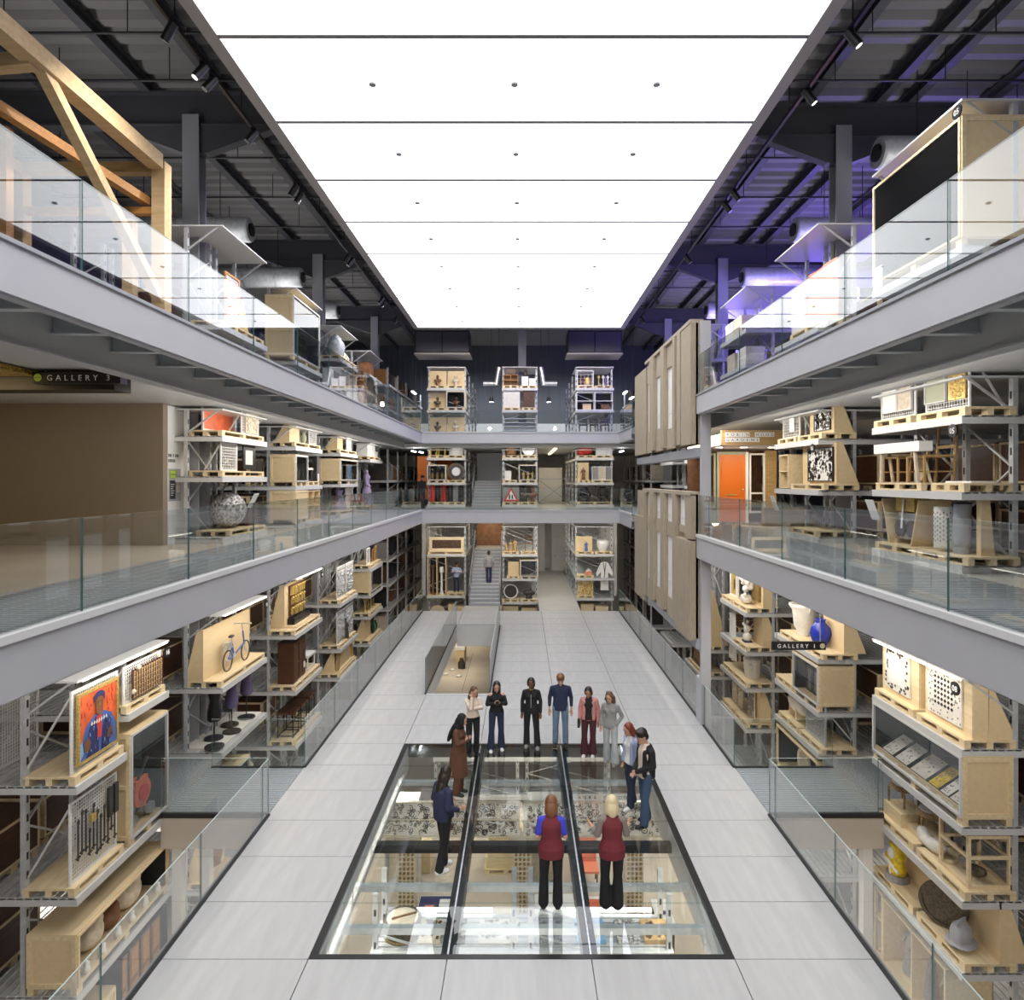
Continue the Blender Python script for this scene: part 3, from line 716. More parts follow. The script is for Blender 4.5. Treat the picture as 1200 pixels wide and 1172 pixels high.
def boxes(L, spec, m, name, label_fmt, cat='box', group=None):
    for k, (x, y, z, w, d, h) in enumerate(spec):
        l2 = up(L, z, x, y); t = thing(name, label_fmt.format(k=ORD[k]) if '{' in label_fmt else label_fmt, cat, l2[0], l2[1], group)
        box(-w/2, w/2, 0, d, 0, h*.8).build('body', m, t); box(-w/2-.008, w/2+.008, -.008, d+.008, h*.8, h).build('lid', m, t)
def sign(L, s, w, h, label, m='black', tm='white', size=.1, d=.06, name='hanging_sign', kind='sign', space=1.4, side=None):
    t = thing(name, label, kind, L[0], L[1]); box(-w/2, w/2, 0, d, 0, h).build('panel', m, t)
    if side: box(w/2, w/2+.005, 0, d, 0, h).build('end_cap', side, t)
    text(s, size, t, (-w/2+.12, -.003, h*.5-size*.36), (PI/2, 0, 0), tm, space=space, ext=.003); return t
def numplate(L, s, label):
    t = thing('number_plate', label, 'sign', L[0], L[1]); MB().cyl((0, 0, .11), (0, .02, .11), .11, n=18).build('plate', 'black', t)
    text(s, .13, t, (0, -.004, .065), (PI/2, 0, 0), 'white', ext=.002, align='CENTER'); return t
PW = {}
def pal(side, y, z, w, d, what, inset=.03):
    d = min(d, .82)
    L = S(side, y, z+.132, inset); pallet(L, w, d, 'pale wooden pallet carrying the '+what); return up(L, .142)
# ---------------------------------------------------------------- racks of the lower hall
LA, LB, LC, LD, LE = 11.72, 16.75, 21.75, 26.75, 31.75
RA, RB, RC, RD, RE = 11.85, 16.95, 22.0, 27.1, 32.1
def R3(side, y, z): return S(side, y, z)
rack(S('L', LA, 0), 2.7, -4.4, 3.3, [(1.55, 0, 1.32), (2.2, 1.36, 2.7), -.2, -1.75, -3.35], 'galvanised pallet rack holding the portrait painting and red machine crate')
rack(S('L', LB, 0), 2.7, -4.4, 3.3, [1.51, .0, -1.7, -3.2], 'galvanised pallet rack holding the bicycle and three dark dress stands')
rack(S('L', LC, 0), 2.7, -4.4, 3.4, [1.56, -.17, -1.86, -3.3], 'galvanised pallet rack holding the gold figured panel and dark benches')
rack(S('L', LD, 0), 2.7, -4.4, 3.5, [1.57, -.17, -1.26, -3], 'galvanised pallet rack holding silver mesh panels and a wooden arch')
rack(S('L', LE, 0), 2.7, -4.4, 3.9, [2.26, 1.03, .05, -1.2, -2.8], 'galvanised pallet rack after the silver mesh panels, with small frames on top')
rack(S('R', RA, 0), 2.7, -4.4, 3.3, [2.08, .85, -.33, -1.47, -3.], 'galvanised pallet rack holding white lattice boards and the lace crate')
rack(S('R', RB, 0), 2.7, -4.4, 3.5, [2.14, .88, -.1, -1.5, -3.], 'galvanised pallet rack holding the pale urn and blue glass vase')
rack(S('R', RC, 0), 2.7, -4.4, 3.6, [2.2, .98, -.15, -1.42, -3.], 'galvanised pallet rack holding the white porcelain group and icon')
rack(S('R', RD, 0), 2.7, -4.4, 3.6, [-.28, -1.3, -2.8], 'galvanised pallet rack under the concrete facade, holding an arched window')
rack(S('R', RE, 0), 2.7, -4.4, 3.8, [2.3, 1.0, -.1, -1.3], 'galvanised pallet rack past the arched window rack, lower hall')
# --- portrait rack
mesh_panel(pal('L', 11.03, 1.55, 1.28, .85, 'portrait on white mesh'), 1.2, 1.32, 'white wire mesh panel holding the red and blue portrait', y=.08)
def portrait(t, w, h, y, fw):
    z0 = fw
    def pl(poly, m, dy): fix(MB().prism([(px*w-w/2, z0+pz*h) for px, pz in poly], y-dy-.004, y-dy, 'y').build('painted_patch', m, t))
    pl([(0, 0), (.1, .35), (.18, .5), (.42, .62), (.62, .62), (.85, .52), (1, .3), (1, 0)], 'midblue', .002)
    pl([(.18, .0), (.24, .42), (.42, .58), (.5, .3), (.5, 0)], 'navyblue', .006); pl([(.56, 0), (.6, .35), (.72, .52), (.84, .42), (.78, 0)], 'navyblue', .006)
    pl([(.46, .22), (.44, .56), (.52, .60), (.58, .56), (.57, .22)], 'red', .01)
    pl([(.42, .62), (.40, .78), (.46, .88), (.56, .88), (.62, .78), (.60, .62), (.52, .57)], 'midbrown', .012)
    pl([(.36, .80), (.36, .92), (.46, .97), (.58, .96), (.66, .90), (.64, .78), (.60, .88), (.44, .88)], 'navyblue', .016)
    pl([(.10, .12), (.12, .28), (.22, .32), (.28, .22), (.24, .1)], 'midbrown', .012); pl([(.72, .14), (.74, .28), (.86, .30), (.9, .18), (.84, .1)], 'midbrown', .012)
    for k in range(7): pl([(.28+k*.065, .50-abs(k-3)*-.012-.04), (.30+k*.065, .47), (.325+k*.065, .50), (.30+k*.065, .54)], 'paper', .016)
    pl([(0, .0), (0, .25), (.06, .3), (.1, .1)], 'skyblue', .008)
    for u in (.475, .555): pl([(u-.018, .785), (u+.018, .785), (u, .80)], 'black', .016)
    pl([(.505, .78), (.525, .78), (.53, .73), (.50, .73)], 'orange_wood', .016); pl([(.475, .685), (.55, .685), (.54, .67), (.485, .67)], 'red', .016)
    q = random.Random(9)
    for _ in range(46):
        u, v = q.uniform(.16, .86), q.uniform(.03, .52); k = q.uniform(.02, .07); g = q.uniform(-.02, .02)
        if .44 < u < .60: continue
        pl([(u, v), (u+.014, v+.01), (u+.014+g, v+k), (u+g, v+k)], q.choice(['skyblue', 'midblue', 'navyblue', 'navyblue', 'midblue']), .018+.0004*_)
    for _ in range(22):
        u, v = q.choice([q.uniform(.02, .3), q.uniform(.70, .97)]), q.uniform(.60, .97); k = q.uniform(.04, .10); pl([(u, v), (u+.02, v+.01), (u+.03, v-k), (u+.01, v-k)], q.choice(['red', 'vermilion', 'red']), .003+.0003*_)
Lp = up(S('L', 11.03, 1.55), .132+.142+.10, dy=.055)
picture(Lp, 1.06, 1.14, 'gilt framed painting of a person in a blue coat against red', y=-.005, frame='gold', canvas='vermilion', art=portrait)
mesh_panel(pal('L', 12.38, 2.2, 1.28, .8, 'brown wicker panel on white mesh'), 1.24, .68, 'white wire mesh panel holding a brown woven wicker screen', y=.06)
w_ = up(S('L', 12.42, 2.2), .132+.142+.05, dy=.03); t = thing('woven_screen', 'brown woven wicker screen fixed to white mesh above the machine crate', 'screen', w_[0], w_[1])
b = MB()
for k in range(11): b.box(-.48, .48, -.012+.006*(k % 2), .01, .02+k*.045, .055+k*.045)
tag(b.build('weave', 'wicker', t), None, None, kind='stuff')
for k in range(13): box(-.49+k*.08, -.47+k*.08, -.016, .016, 0, .54).build('cane', 'brown', t)
for x, z in ((-.35, .55), (.3, .6), (-.5, .15)): MB().sph((x, -.03, z), (.05, .04, .05), 7, 5).build('rope_tie', 'stone', t)
crate(S('L', 12.42, -.2+.132), 1.22, .5, 2.0, 'tall timber crate with dark lining and an orange-red machine inside')
L0 = up(S('L', 12.45, -.2), .132+.135, dy=.14); t = thing('red_machine', 'round orange-red machine with black handles inside the tall dark crate', 'machine', L0[0], L0[1])
MB().cyl((0, 0, .55), (0, .16, .55), .27, n=20).build('drum_body', 'vermilion', t); MB().cyl((0, -.03, .55), (0, 0, .55), .15, n=16).build('cover', 'red', t)
MB().bar((-.1, .05, .8), (.18, .02, 1.15), .04).build('handle', 'iron', t); MB().bar((-.2, .05, .78), (.2, .05, .78), .07).build('grip_bar', 'vermilion', t)
for x in (-.25, .25): MB().bar((x, .08, 0), (x*.5, .08, .4), .05).build('leg', 'steel', t)
for x in (-.28, .3): MB().cyl((x, .0, .12), (x, .06, .12), .12, n=14).build('wheel', 'silver', t)
mesh_panel(pal('L', 11.03, -.2, 1.3, .85, 'old iron keys and locks on white mesh'), 1.2, 1.3, 'white wire mesh panel hung with old black ironwork', y=.1)
r = random.Random(5)
for k in range(11):
    x = -.48+k*.095; hgt = r.uniform(.4, .75); l3 = up(S('L', 11.03, -.2), .132+.142+r.uniform(.15, .4), dx=x, dy=.085)
    t = thing('iron_bar', 'slender wrought iron piece hung on white mesh, %s from the near post' % ORD[k], 'ironwork', l3[0], l3[1], 'wrought iron pieces on the white mesh panel')
    MB().bar((0, 0, 0), (0, 0, hgt), .018).build('shaft', 'iron', t); MB().sph((0, -.005, hgt), (.035, .015, .05), 7, 5).build('bow', 'iron', t); MB().bar((-.04, 0, .04), (.05, 0, .06), .03, .015).build('bit', 'iron', t)
l3 = up(S('L', 10.9, -.2), .132+.142+.8, dy=.08); tag(box(-.06, .06, -.03, .02, 0, .12).build('brass_lock', 'gold', None, l3[0], l3[1]), 'square brass lock plate among the black ironwork', 'lock')
for k in range(2): 
    l3 = up(S('L', 11.35+k*.16, -.2), .132+.142+.65, dy=.08); tag(box(-.05, .05, -.03, .02, 0, .5).build('iron_lattice', 'iron', None, l3[0], l3[1]), ('upper' if k else 'broad')+' flat iron grille piece on the ironwork mesh', 'ironwork')
crate(S('L', LA, -1.75+.132), 2.66, .78, .95, 'long low timber crate with dark lining and white fittings along the front', front='open')
for k in range(6):
    l3 = up(S('L', 10.7+k*.42, -1.75), .132+.135, dy=.05); tag(blob(l3, [((0, 0, .05), (.07, .06, .07)), ((.05, .03, .12), (.05, .05, .05))], 'marble', None, 'stone_fragment', None, .02), 'small pale stone fragment, %s along the long low crate' % ORD[k], 'stone', 'pale fragments in the long low crate')
for k, (y, s) in enumerate(((11.3, .3), (11.8, .24), (12.4, .34))):
    l3 = up(S('L', y, -1.75), .132+.135, dy=.4); tag(blob(l3, [((0, 0, s*.7), (s, .2, s*.75)), ((s*.5, 0, s*1.3), (s*.4, .15, s*.4))], 'stone' if k != 1 else 'midbrown', None, 'carved_boulder', None, .035), ('large', 'brown', 'largest')[k]+' rough stone sitting deep in the long low crate', 'stone')
t = shelfcase(up(S('L', 12.3, -3.35), .132), 1.5, .5, 1.35, 'lining', 'dark case of four brown door leaves below the long crate', 1, 1, back='lining')
for k in range(4):
    l3 = up(S('L', 11.75+k*.36, -3.35), .132+.06, dy=.1); d = thing('door_leaf', 'brown panelled door leaf, %s in the dark case below the long crate' % ORD[k], 'door leaf', l3[0], l3[1], 'brown door leaves in the dark case')
    box(-.15, .15, 0, .03, 0, 1.2).build('leaf', 'midbrown', d); box(-.1, .1, -.008, 0, .08, .5).build('panel', 'orange_wood', d); box(-.1, .1, -.008, 0, .6, 1.1).build('panel', 'orange_wood', d)
crate(S('L', 10.9, -3.35+.132), .9, .7, 1.0, 'plain timber crate standing under the long low crate', 'ply')
numplate(up(S('L', 13.0, 3.0), .0, dy=-.03), '16', 'black disc reading 16 at the top corner of the portrait rack')
# --- bicycle rack
Lb = pal('L', LB, 1.51, 2.62, .85, 'bicycle and its tall plywood board')
board(Lb, 2.62, 1.2, 'tall plywood board behind the blue folding bicycle', y=.42, g=.4)
def bicycle(L, label):
    t = thing('bicycle', label, 'bicycle', L[0], L[1]); r = .25
    for x, nm in ((-.52, 'rear_wheel'), (.52, 'front_wheel')):
        b = MB(); n = 24
        for k in range(n):
            a0, a1 = 2*PI*k/n, 2*PI*(k+1)/n; b.cyl((x+r*math.cos(a0), 0, r+r*math.sin(a0)), (x+r*math.cos(a1), 0, r+r*math.sin(a1)), .018, n=6, cap=False)
        wh = b.build(nm, 'iron', t); s = MB()
        for k in range(12): a = 2*PI*k/12; s.cyl((x, 0, r), (x+r*math.cos(a), 0, r+r*math.sin(a)), .004, n=4)
        tag(s.build('spokes', 'silver', wh), None, None, kind='stuff'); MB().cyl((x, -.04, r), (x, .04, r), .03, n=8).build('hub', 'silver', wh)
    for p, q, m in (((-.18, 0, .30), (.40, 0, .46), 'midblue'), ((-.18, 0, .30), (-.28, 0, .62), 'midblue'), ((-.18, 0, .30), (-.52, 0, .25), 'midblue'), ((-.26, 0, .52), (-.52, 0, .25), 'midblue')):
        MB().cyl(p, q, .022, n=8).build('frame_tube', m, t)
    MB().cyl((.36, 0, .80), (.44, 0, .44), .02, n=8).build('steering_post', 'midblue', t); MB().cyl((.44, 0, .44), (.52, 0, .25), .018, n=8).build('fork', 'silver', t)
    MB().cyl((-.28, 0, .62), (-.31, 0, .78), .016, n=8).build('seat_post', 'silver', t); MB().sph((-.32, 0, .81), (.13, .06, .035), 10, 6).build('saddle', 'black', t)
    b = MB(); b.cyl((.36, 0, .80), (.30, 0, .98), .016, n=8); b.cyl((.30, -.25, 1.0), (.30, .25, 1.0), .014, n=8); b.build('handlebar', 'silver', t)
    for y in (-.25, .19): MB().cyl((.30, y, 1.0), (.30, y+.06, 1.0), .02, n=8).build('grip', 'stone', t)
    MB().cyl((-.18, -.03, .30), (-.18, .03, .30), .07, n=14).build('chainring', 'silver', t)
    for s, d in ((-1, -.14), (1, .14)): MB().bar((-.18, s*.05, .30), (-.18+d, s*.05, .30-.08), .015).build('crank', 'silver', t)
    MB().bar((-.70, 0, .56), (-.30, 0, .56), .12, .015).build('carrier', 'silver', t); MB().box(-.62, -.44, -.08, .08, .57, .72).build('basket', 'silver', t)
    return t
bicycle(up(Lb, .0, .05, .22), 'blue folding bicycle with small wheels standing before a plywood board')
t = tag(MB().prism([(-1.2, 0), (1.25, 0), (1.25, .05), (-1.2, .05)], .1, .95, 'y').build('display_plinth', 'plaster', None, *up(S('L', LB, 0.), .132)), 'long white plinth under the dark dress stands', 'plinth')
for k, (y, dy, g) in enumerate(((15.62, .05, 1), (16.12, .3, 0), (16.55, .05, 1), (17.0, .3, 0), (17.55, .1, 1))):
    l3 = up(S('L', y, 0.), .132+.052, dy=dy)
    if g: dress(l3, .95, 'violet' if k else 'black', ('black', '', 'shortest', '', 'blue-black')[k]+' dress on a pole stand under the bicycle shelf', .62)
    else:
        t = thing('round_stand', ('low' if k < 2 else 'farther low')+' round black stand without dress on the white plinth', 'stand', l3[0], l3[1]); MB().cyl((0, .22, 0), (0, .22, .03), .22, n=20).build('foot', 'dark', t); MB().cyl((0, .22, .03), (0, .22, .3), .015, n=8).build('pole', 'dark', t)
crate(up(S('L', 16.3, -1.7), .132), 1.3, .8, 1.0, 'timber crate on the shelf below the dress stands', 'acrylic')
t = urn(up(pal('L', 17.4, -1.7, .8, .8, 'low wide stone bowl'), 0, dy=.4), .3, .4, 'stone', 'low wide stone bowl under the dress stands')
P_ = pal('L', 15.98, -3.2, 1.1, .8, 'pale board draped with brown cloth'); board(P_, 1.0, 1.05, 'pale board low under the bridge draped with brown cloth', y=.4); cloth(up(P_, .1, .05, .25), .7, .8, 'midbrown', 'brown cloth draped on the pale board under the bridge')
m_ = up(S('L', 11.2, 1.55), .15, dy=1.5); mesh_panel(m_, 1.2, 1.1, 'wire mesh cage side deep behind the portrait')
vase(up(S('L', 10.7, 1.55), .15, dy=2.3), .25, .6, 'vermilion', 'red-orange jar deep behind the portrait rack')
numplate(up(S('L', 18.05, 2.98), 0, dy=-.03), '15', 'black disc reading 15 at the top corner of the bicycle rack')
# --- gold panel rack
Lg = pal('L', 21.7, 1.56, 2.6, .9, 'gold figured panel on a dark plinth'); board(up(Lg, 0, dx=-.1), 1.75, 1.35, 'pale timber board behind the gold figured panel', y=.42)
relief(up(Lg, .28, .0, .36), 1.3, 1.0, 'gold', 'dark panel covered with rows of small gilded carved figures', grid=(6, 3), dep=.09, back='brown', seed=4)
tag(box(-.75, .75, .18, .4, .06, .26).build('plinth_block', 'black', None, *Lg), 'long black plinth block under the gold figured panel', 'plinth')
tag(box(-.95, .95, .05, .42, 0, .06).build('timber_step', 'pine', None, *Lg), 'pale timber step in front of the gold panel plinth', 'step')
Lc = pal('L', 21.2, -.17, 1.5, .85, 'tall dark brown cabinet pair'); t = cabinet(up(Lc, 0, -.35, .1), .42, .5, 1.25, 'brown', 'tall narrow dark cabinet, the plain one nearer the bicycle', 1)
t = cabinet(up(Lc, 0, .3, .12), .65, .5, 1.25, 'brown', 'tall dark cabinet with a pale paper label on its door', 2); box(.1, .25, -.012, -.006, .25, .45).build('paper_label', 'paper', t)
bench(up(pal('L', 22.45, -.17, 1.1, .8, 'low white trestle table'), 0, dy=.1), .8, .5, .5, 'white', 'white', 'low white trestle table beside the dark cabinets', 'trestle_table', 'table')
Lc = pal('L', LC, -1.86, 2.6, .85, 'row of dark topped benches')
for k, x in enumerate((-.8, -.05, .75)): bench(up(Lc, 0, x, .1), .62, .55, .8, 'brown', 'black', 'dark topped tall bench on black legs, '+('end nearer the bicycle', 'middle of three', 'end nearer the mesh panels')[k])
numplate(up(S('L', 23.05, 3.08), 0, dy=-.03), '14', 'black disc reading 14 at the top corner of the gold panel rack')
# --- silver mesh rack
def glasspanels(y, z, lab):
    P_ = pal('L', y, z, 1.2, .8, lab); mesh_panel(P_, 1.1, 1.25, 'pale wire mesh frame with the '+lab, y=.12)
    relief(up(P_, .1, dy=.10), .95, 1.05, 'silver', lab, n=150, sz=.05, dep=.04, back='silver', seed=int(y*10))
glasspanels(26.1, 1.57, 'glittering silver openwork panel, upper shelf, nearer the benches'); glasspanels(27.4, 1.57, 'glittering silver openwork panel, upper shelf, farther end')
glasspanels(26.1, -.17, 'silver patterned panel behind a slim figure, lower shelf'); glasspanels(27.4, -.17, 'silver patterned panel at the farther end, lower shelf')
standing_figure(up(S('L', 26.7, -.17), .28, dy=.02), .8, 'iron', 'slim dark statuette standing before the silver panels')
La = pal('L', LD, -1.26, 2.6, .9, 'big semicircular wooden arch')
t = thing('wooden_arch', 'big semicircular carved wooden arch leaning on a plywood stand', 'arch', La[0], La[1]); n = 16; b = MB()
for k in range(n):
    a0, a1 = PI*k/n, PI*(k+1)/n
    P_ = [(q*math.cos(a), yy, .06+q*math.sin(a)) for a in (a0, a1) for q, yy in ((.95, .1), (1.15, .1), (1.15, .2), (.95, .2))]; b.add(P_, [(0, 1, 5, 4), (1, 2, 6, 5), (2, 3, 7, 6), (3, 0, 4, 7)])
b.build('arch_ring', 'oak', t); fix(MB().prism([(.95*math.cos(PI*k/12), .06+.95*math.sin(PI*k/12)) for k in range(13)], .16, .2, 'y').build('tympanum', 'ply', t)); box(-1.2, 1.2, .05, .3, 0, .06).build('base', 'pine', t)
MB().prism([(.2, 0), (.75, 0), (.25, 1.0)], -1.18, -1.15, 'x').build('gusset', 'ply', t)
# --- small frames rack
P_ = pal('L', 31.1, 2.26, 1.2, .8, 'small white picture frame'); picture(up(P_, 0, dy=.2), .6, .75, 'small white picture frame on the highest shelf past the mesh panels', frame='white', canvas='greyfab')
P_ = pal('L', 32.4, 2.26, 1.2, .8, 'two small brown portraits'); picture(up(P_, 0, -.25, .2), .4, .6, 'small brown framed picture beside the white one', frame='orange_wood', canvas='brown'); picture(up(P_, 0, .3, .2), .4, .7, 'narrow brown framed picture at the shelf end', frame='oak', canvas='midbrown')
crate(up(S('L', LE, 1.03), .132), 2.5, .8, 1.1, 'broad timber crate with dark glazed front under the small frames', 'acrylic')
disc(up(S('L', 32.2, 1.03), .28, dy=.3), .4, 'round grey shield inside the broad glazed crate', 'greyfab', 'black')
P_ = pal('L', LE, .05, 2.5, .8, 'brass candlesticks and trays'); 
for k in range(4): lathe(up(P_, 0, -.9+k*.55, .3), [(.14, 0), (.12, .04), (.03, .1), (.05, .3), (.03, .5), (.1, .62+.05*k), (.09, .66+.05*k)], 'darkgold' if k % 2 else 'gold', 'brass pillar candlestick, %s on the shelf under the broad crate' % ORD[k], 'candlestick', 'candlestick', 12)
P_ = pal('L', LE, -1.2, 2.5, .9, 'leaning timber boards with green bottles'); board(up(P_, 0, -.6), 1.1, 1.0, 'leaning timber board near the foot of the small frames rack'); 
for k in range(3): vase(up(P_, 0, .2+k*.3, .2), .1, .5, 'green' if k == 1 else 'dark', ('dark', 'green', 'black')[k]+' tall bottle vase beside the leaning board')
# --- lace crate rack (opposite the portrait)
P_ = pal('R', 12.55, 2.08, 1.28, .8, 'white fretwork square on a box board')
def boxboard(P_, w, h, lab, gus=True):
    t = thing('box_board', lab, 'display board', P_[0], P_[1]); box(-w/2, w/2, .14, .17, 0, h).build('face_panel', 'pine', t)
    for s in (-1, 1): x0, x1 = sorted((s*w/2, s*(w/2-.025))); box(x0, x1, .17, .4, 0, h).build('side_panel', 'ply', t)
    box(-w/2, w/2, .17, .4, h-.025, h).build('top_panel', 'ply', t)
    if gus: fix(MB().prism([(.4, 0), (.85, 0), (.42, h*.9)], w/2-.03, w/2, 'x').build('gusset', 'ply', t))
    return t
boxboard(P_, 1.2, .95, 'pale box board carrying the fretwork square')
t = thing('fretwork_plaque', 'square white fretwork panel with a dark carved border', 'panel', *up(P_, .1, -.05, .105)); box(-.4, .4, 0, .03, 0, .78).build('plate', 'plaster', t); box(-.28, .28, -.008, 0, .12, .66).build('centre', 'white', t); b = MB(); r = random.Random(8)
for k in range(70):
    u = r.uniform(-.38, .38); v = r.uniform(.03, .75)
    if abs(u) < .29 and .11 < v < .67: continue
    b.cbox((u, -.004, v), (.05, .012, .03), rot=(0, r.uniform(0, 3), 0))
tag(b.build('cutouts', 'iron', t), None, None, kind='stuff')
P_ = pal('R', 11.15, 2.08, 1.28, .95, 'white diamond lattice on a box board'); boxboard(P_, 1.22, 1.05, 'pale box board carrying the diamond lattice')
t = thing('lattice_plaque', 'square white panel with dark diamond lattice centre under the disc', 'panel', *up(P_, .1, -.05, .105)); box(-.45, .45, 0, .03, 0, .88).build('plate', 'marble', t); b = MB()
for i in range(6):
    for j in range(6):
        b.cbox((-.22+.088*i, -.004, .22+.088*j), (.042, .012, .042), rot=(0, PI/4, 0))
tag(b.build('lattice_holes', 'dark', t), None, None, kind='stuff'); b = MB()
for k in range(110):
    u = r.uniform(-.43, .43); v = r.uniform(.02, .86)
    if abs(u) < .27 and .16 < v < .72: continue
    b.cbox((u, -.003, v), (.03, .01, .02), rot=(0, r.uniform(0, 3), 0))
tag(b.build('tracery_holes', 'greyfab', t), None, None, kind='stuff')
for y, s in ((10.58, 0), (10.62, 1)):
    pass
numplate(up(S('R', 10.66, 3.02), 0, dy=-.03), '08', 'black disc reading 08 above the diamond lattice')
crate(up(S('R', RA, .85), .132), 2.66, .8, 1.1, 'long glazed timber crate with lace pieces laid on a dark slope')
t = thing('sloped_tray', 'dark sloping tray inside the long glazed lace crate', 'tray', *up(S('R', RA, .85), .132+.135)); MB().prism([(.05, .05), (.72, .5), (.72, .46), (.05, .0)], -1.28, 1.28, 'x').build('tray', 'lining', t); box(-1.29, 1.29, .02, .05, 0, .12).build('lip', 'pine', t)
for k, (x, wd, m, nm) in enumerate(((-1.0, .34, 'paper', 'square white lace sheet at the far end of the glazed crate'), (-.55, .38, 'white', 'larger white lace sheet second from the far end of the crate'), (-.02, .45, 'plaster', 'scalloped cream lace mat in the middle of the glazed crate'), (.42, .26, 'yellow', 'yellowish lace cut-out right of the cream lace mat'), (.72, .2, 'paper', 'narrow white lace strip in the glazed crate'), (1.02, .3, 'plaster', 'cream lace mat at the near end of the glazed crate'))):
    l3 = up(S('R', RA, .85), .132+.135, x, 0); t = thing('lace_sheet', nm, 'lace', l3[0], l3[1])
    MB().add([(-wd/2, .1, .10), (wd/2, .1, .10), (wd/2, .5, .365), (-wd/2, .5, .365), (-wd/2, .1, .106), (wd/2, .1, .106), (wd/2, .5, .371), (-wd/2, .5, .371)], [(0, 1, 2, 3), (4, 5, 6, 7), (0, 1, 5, 4), (2, 3, 7, 6), (0, 3, 7, 4), (1, 2, 6, 5)]).build('sheet', m, t)
    b = MB()
    for q in range(14): u = random.uniform(-wd*.4, wd*.4); v = random.uniform(.05, .95); b.cbox((u, .1+.4*v, .108+.265*v), (.02, .03, .004), rot=(.58, 0, 0))
    tag(b.build('lace_holes', 'greyfab', t), None, None, kind='stuff')
    box(-.06, .06, .0, .06, .03, .06).build('caption', 'white', t)
# chairs and frame shelf
P_ = pal('R', 12.55, -.33, 1.3, .95, 'two wicker armchairs'); P2 = pal('R', 11.15, -.33, 1.3, 1.0, 'open timber frame of shells'); 
def armchair(L, lab, rot):
    t = thing('wicker_armchair', lab, 'chair', L[0], L[1]+rot); MB().lathe([(.2, .28), (.24, .3), (.24, .36), (.2, .38)], (0, .25, 0), 14).build('seat', 'wicker', t); MB().sph((0, .25, .4), (.2, .2, .05), 12, 6).build('cushion', 'paper', t)
    b = MB(); n = 12
    for k in range(n):
        a0, a1 = PI*k/n, PI*(k+1)/n
        P4 = [(q*math.cos(a), .25+q*math.sin(a), z) for a in (a0, a1) for q, z in ((.26, .3), (.3, .72 if 2 < k < 9 else .55), (.27, .72 if 2 < k < 9 else .55), (.24, .3))]; b.add(P4, [(0, 1, 5, 4), (1, 2, 6, 5), (2, 3, 7, 6), (3, 0, 4, 7)])
    b.build('backrest', 'wicker', t)
    for x in (-.18, .18):
        for y in (.08, .42): MB().cyl((x, y, 0), (x, y, .3), .02, n=7).build('leg', 'wicker', t)
armchair(up(P_, .25, -.25, .15), 'round-backed wicker armchair raised on a pale plinth', .3); armchair(up(P_, .1, .3, .25), 'second wicker armchair with white cushion', -.4)
tag(box(-.5, .1, .1, .6, 0, .25).build('pine_plinth', 'pine', None, *P_), 'pine plinth under the wicker armchair', 'plinth'); tag(box(.08, .56, .2, .72, 0, .1).build('pine_plinth', 'pine', None, *P_), 'low pine plinth under the second wicker armchair', 'plinth')
blob(up(S('R', 11.75, -.33), .28, dy=.15), [((0, .1, .1), (.38, .12, .1)), ((.2, .12, .16), (.2, .1, .1)), ((-.2, .1, .18), (.14, .1, .1))], 'plaster', 'long white reclining plaster cast at the front of the shelf', 'plaster_cast', 'sculpture', .03)
frame_stand(up(P2, 0, .2, .1), .75, .7, .85, 'pine', 'open pine frame holding grey shells beside the plaster cast')
for k, (x, z) in enumerate(((.05, .03), (.32, .03), (.15, .50))): blob(up(P2, z+.02, x, .4), [((0, 0, .1), (.13, .1, .1)), ((.1, .02, .14), (.09, .08, .08))], 'bronze' if k else 'greyfab', ('grey', 'dark', 'upper dark')[k]+' curled shell inside the open pine frame', 'shell', 'shell', .025)
# bottom shelf
P_ = pal('R', 12.55, -1.47, 1.3, .9, 'yellow and white robed figure'); P2 = pal('R', 11.15, -1.47, 1.3, .95, 'dark plaque and helmet')
board(up(P_, 0, .1), 1.1, .9, 'plain plywood board behind the yellow figure', y=.5)
blob(up(P_, 0, -.2, .05), [((0, .15, .22), (.2, .16, .2)), ((.02, .15, .48), (.17, .14, .16)), ((0, .13, .66), (.15, .12, .08)), ((-.15, .1, .35), (.1, .1, .12)), ((.16, .1, .3), (.1, .1, .14))], 'yellow', 'seated yellow robed figure with a white sash', 'robed_figure', 'sculpture', .025, [('sash', 'white', MB().cbox((0, .02, .3), (.5, .03, .06), rot=(0, .2, 0)).cbox((.02, .0, .15), (.04, .02, .3))), ('face', 'white', MB().sph((0, .04, .5), (.1, .06, .11), 10, 7)), ('hem', 'greyfab', MB().lathe([(.22, 0), (.2, .12)], (0, .15, 0), 14))])
board(up(P2, 0, .15), 1.0, 1.0, 'plywood board with gusset behind the dark plaque', y=.55)
PL = up(P2, 0, -.2, .18); disc((PL[0], PL[1]+.75), .38, 'large dark bronze plaque with gilded lettered centre', 'bronze', 'bronze', name='bronze_plaque', cat='plaque')
PL = up(P2, 0, .32, .12); blob((PL[0], PL[1]+.6), [((0, .1, .24), (.17, .21, .18)), ((0, .1, .10), (.24, .28, .035)), ((0, .1, .42), (.03, .20, .06)), ((0, -.06, .18), (.09, .06, .10)), ((0, .1, .05), (.15, .15, .05))], 'steel', 'polished dark steel helmet at the near end of the lowest shelf', 'helmet', 'helmet', .02)
P_ = up(S('R', 11.9, -3.0), .132); t = shelfcase(P_, 1.9, .8, 1.25, 'pine', 'tall pine case of grey carved figures beneath the yellow figure', 2, 1, back='ply')
for k, x in enumerate((-.6, .0, .55)): standing_figure(up(P_, .04, x, .25), .9, 'greyfab', 'grey carved figure, %s in the tall pine case' % ORD[k], seed=k)
frame_stand(up(S('R', 13.0, -3.), .135), .3, .6, 1.3, 'pine', 'narrow pine frame next to the tall pine case')
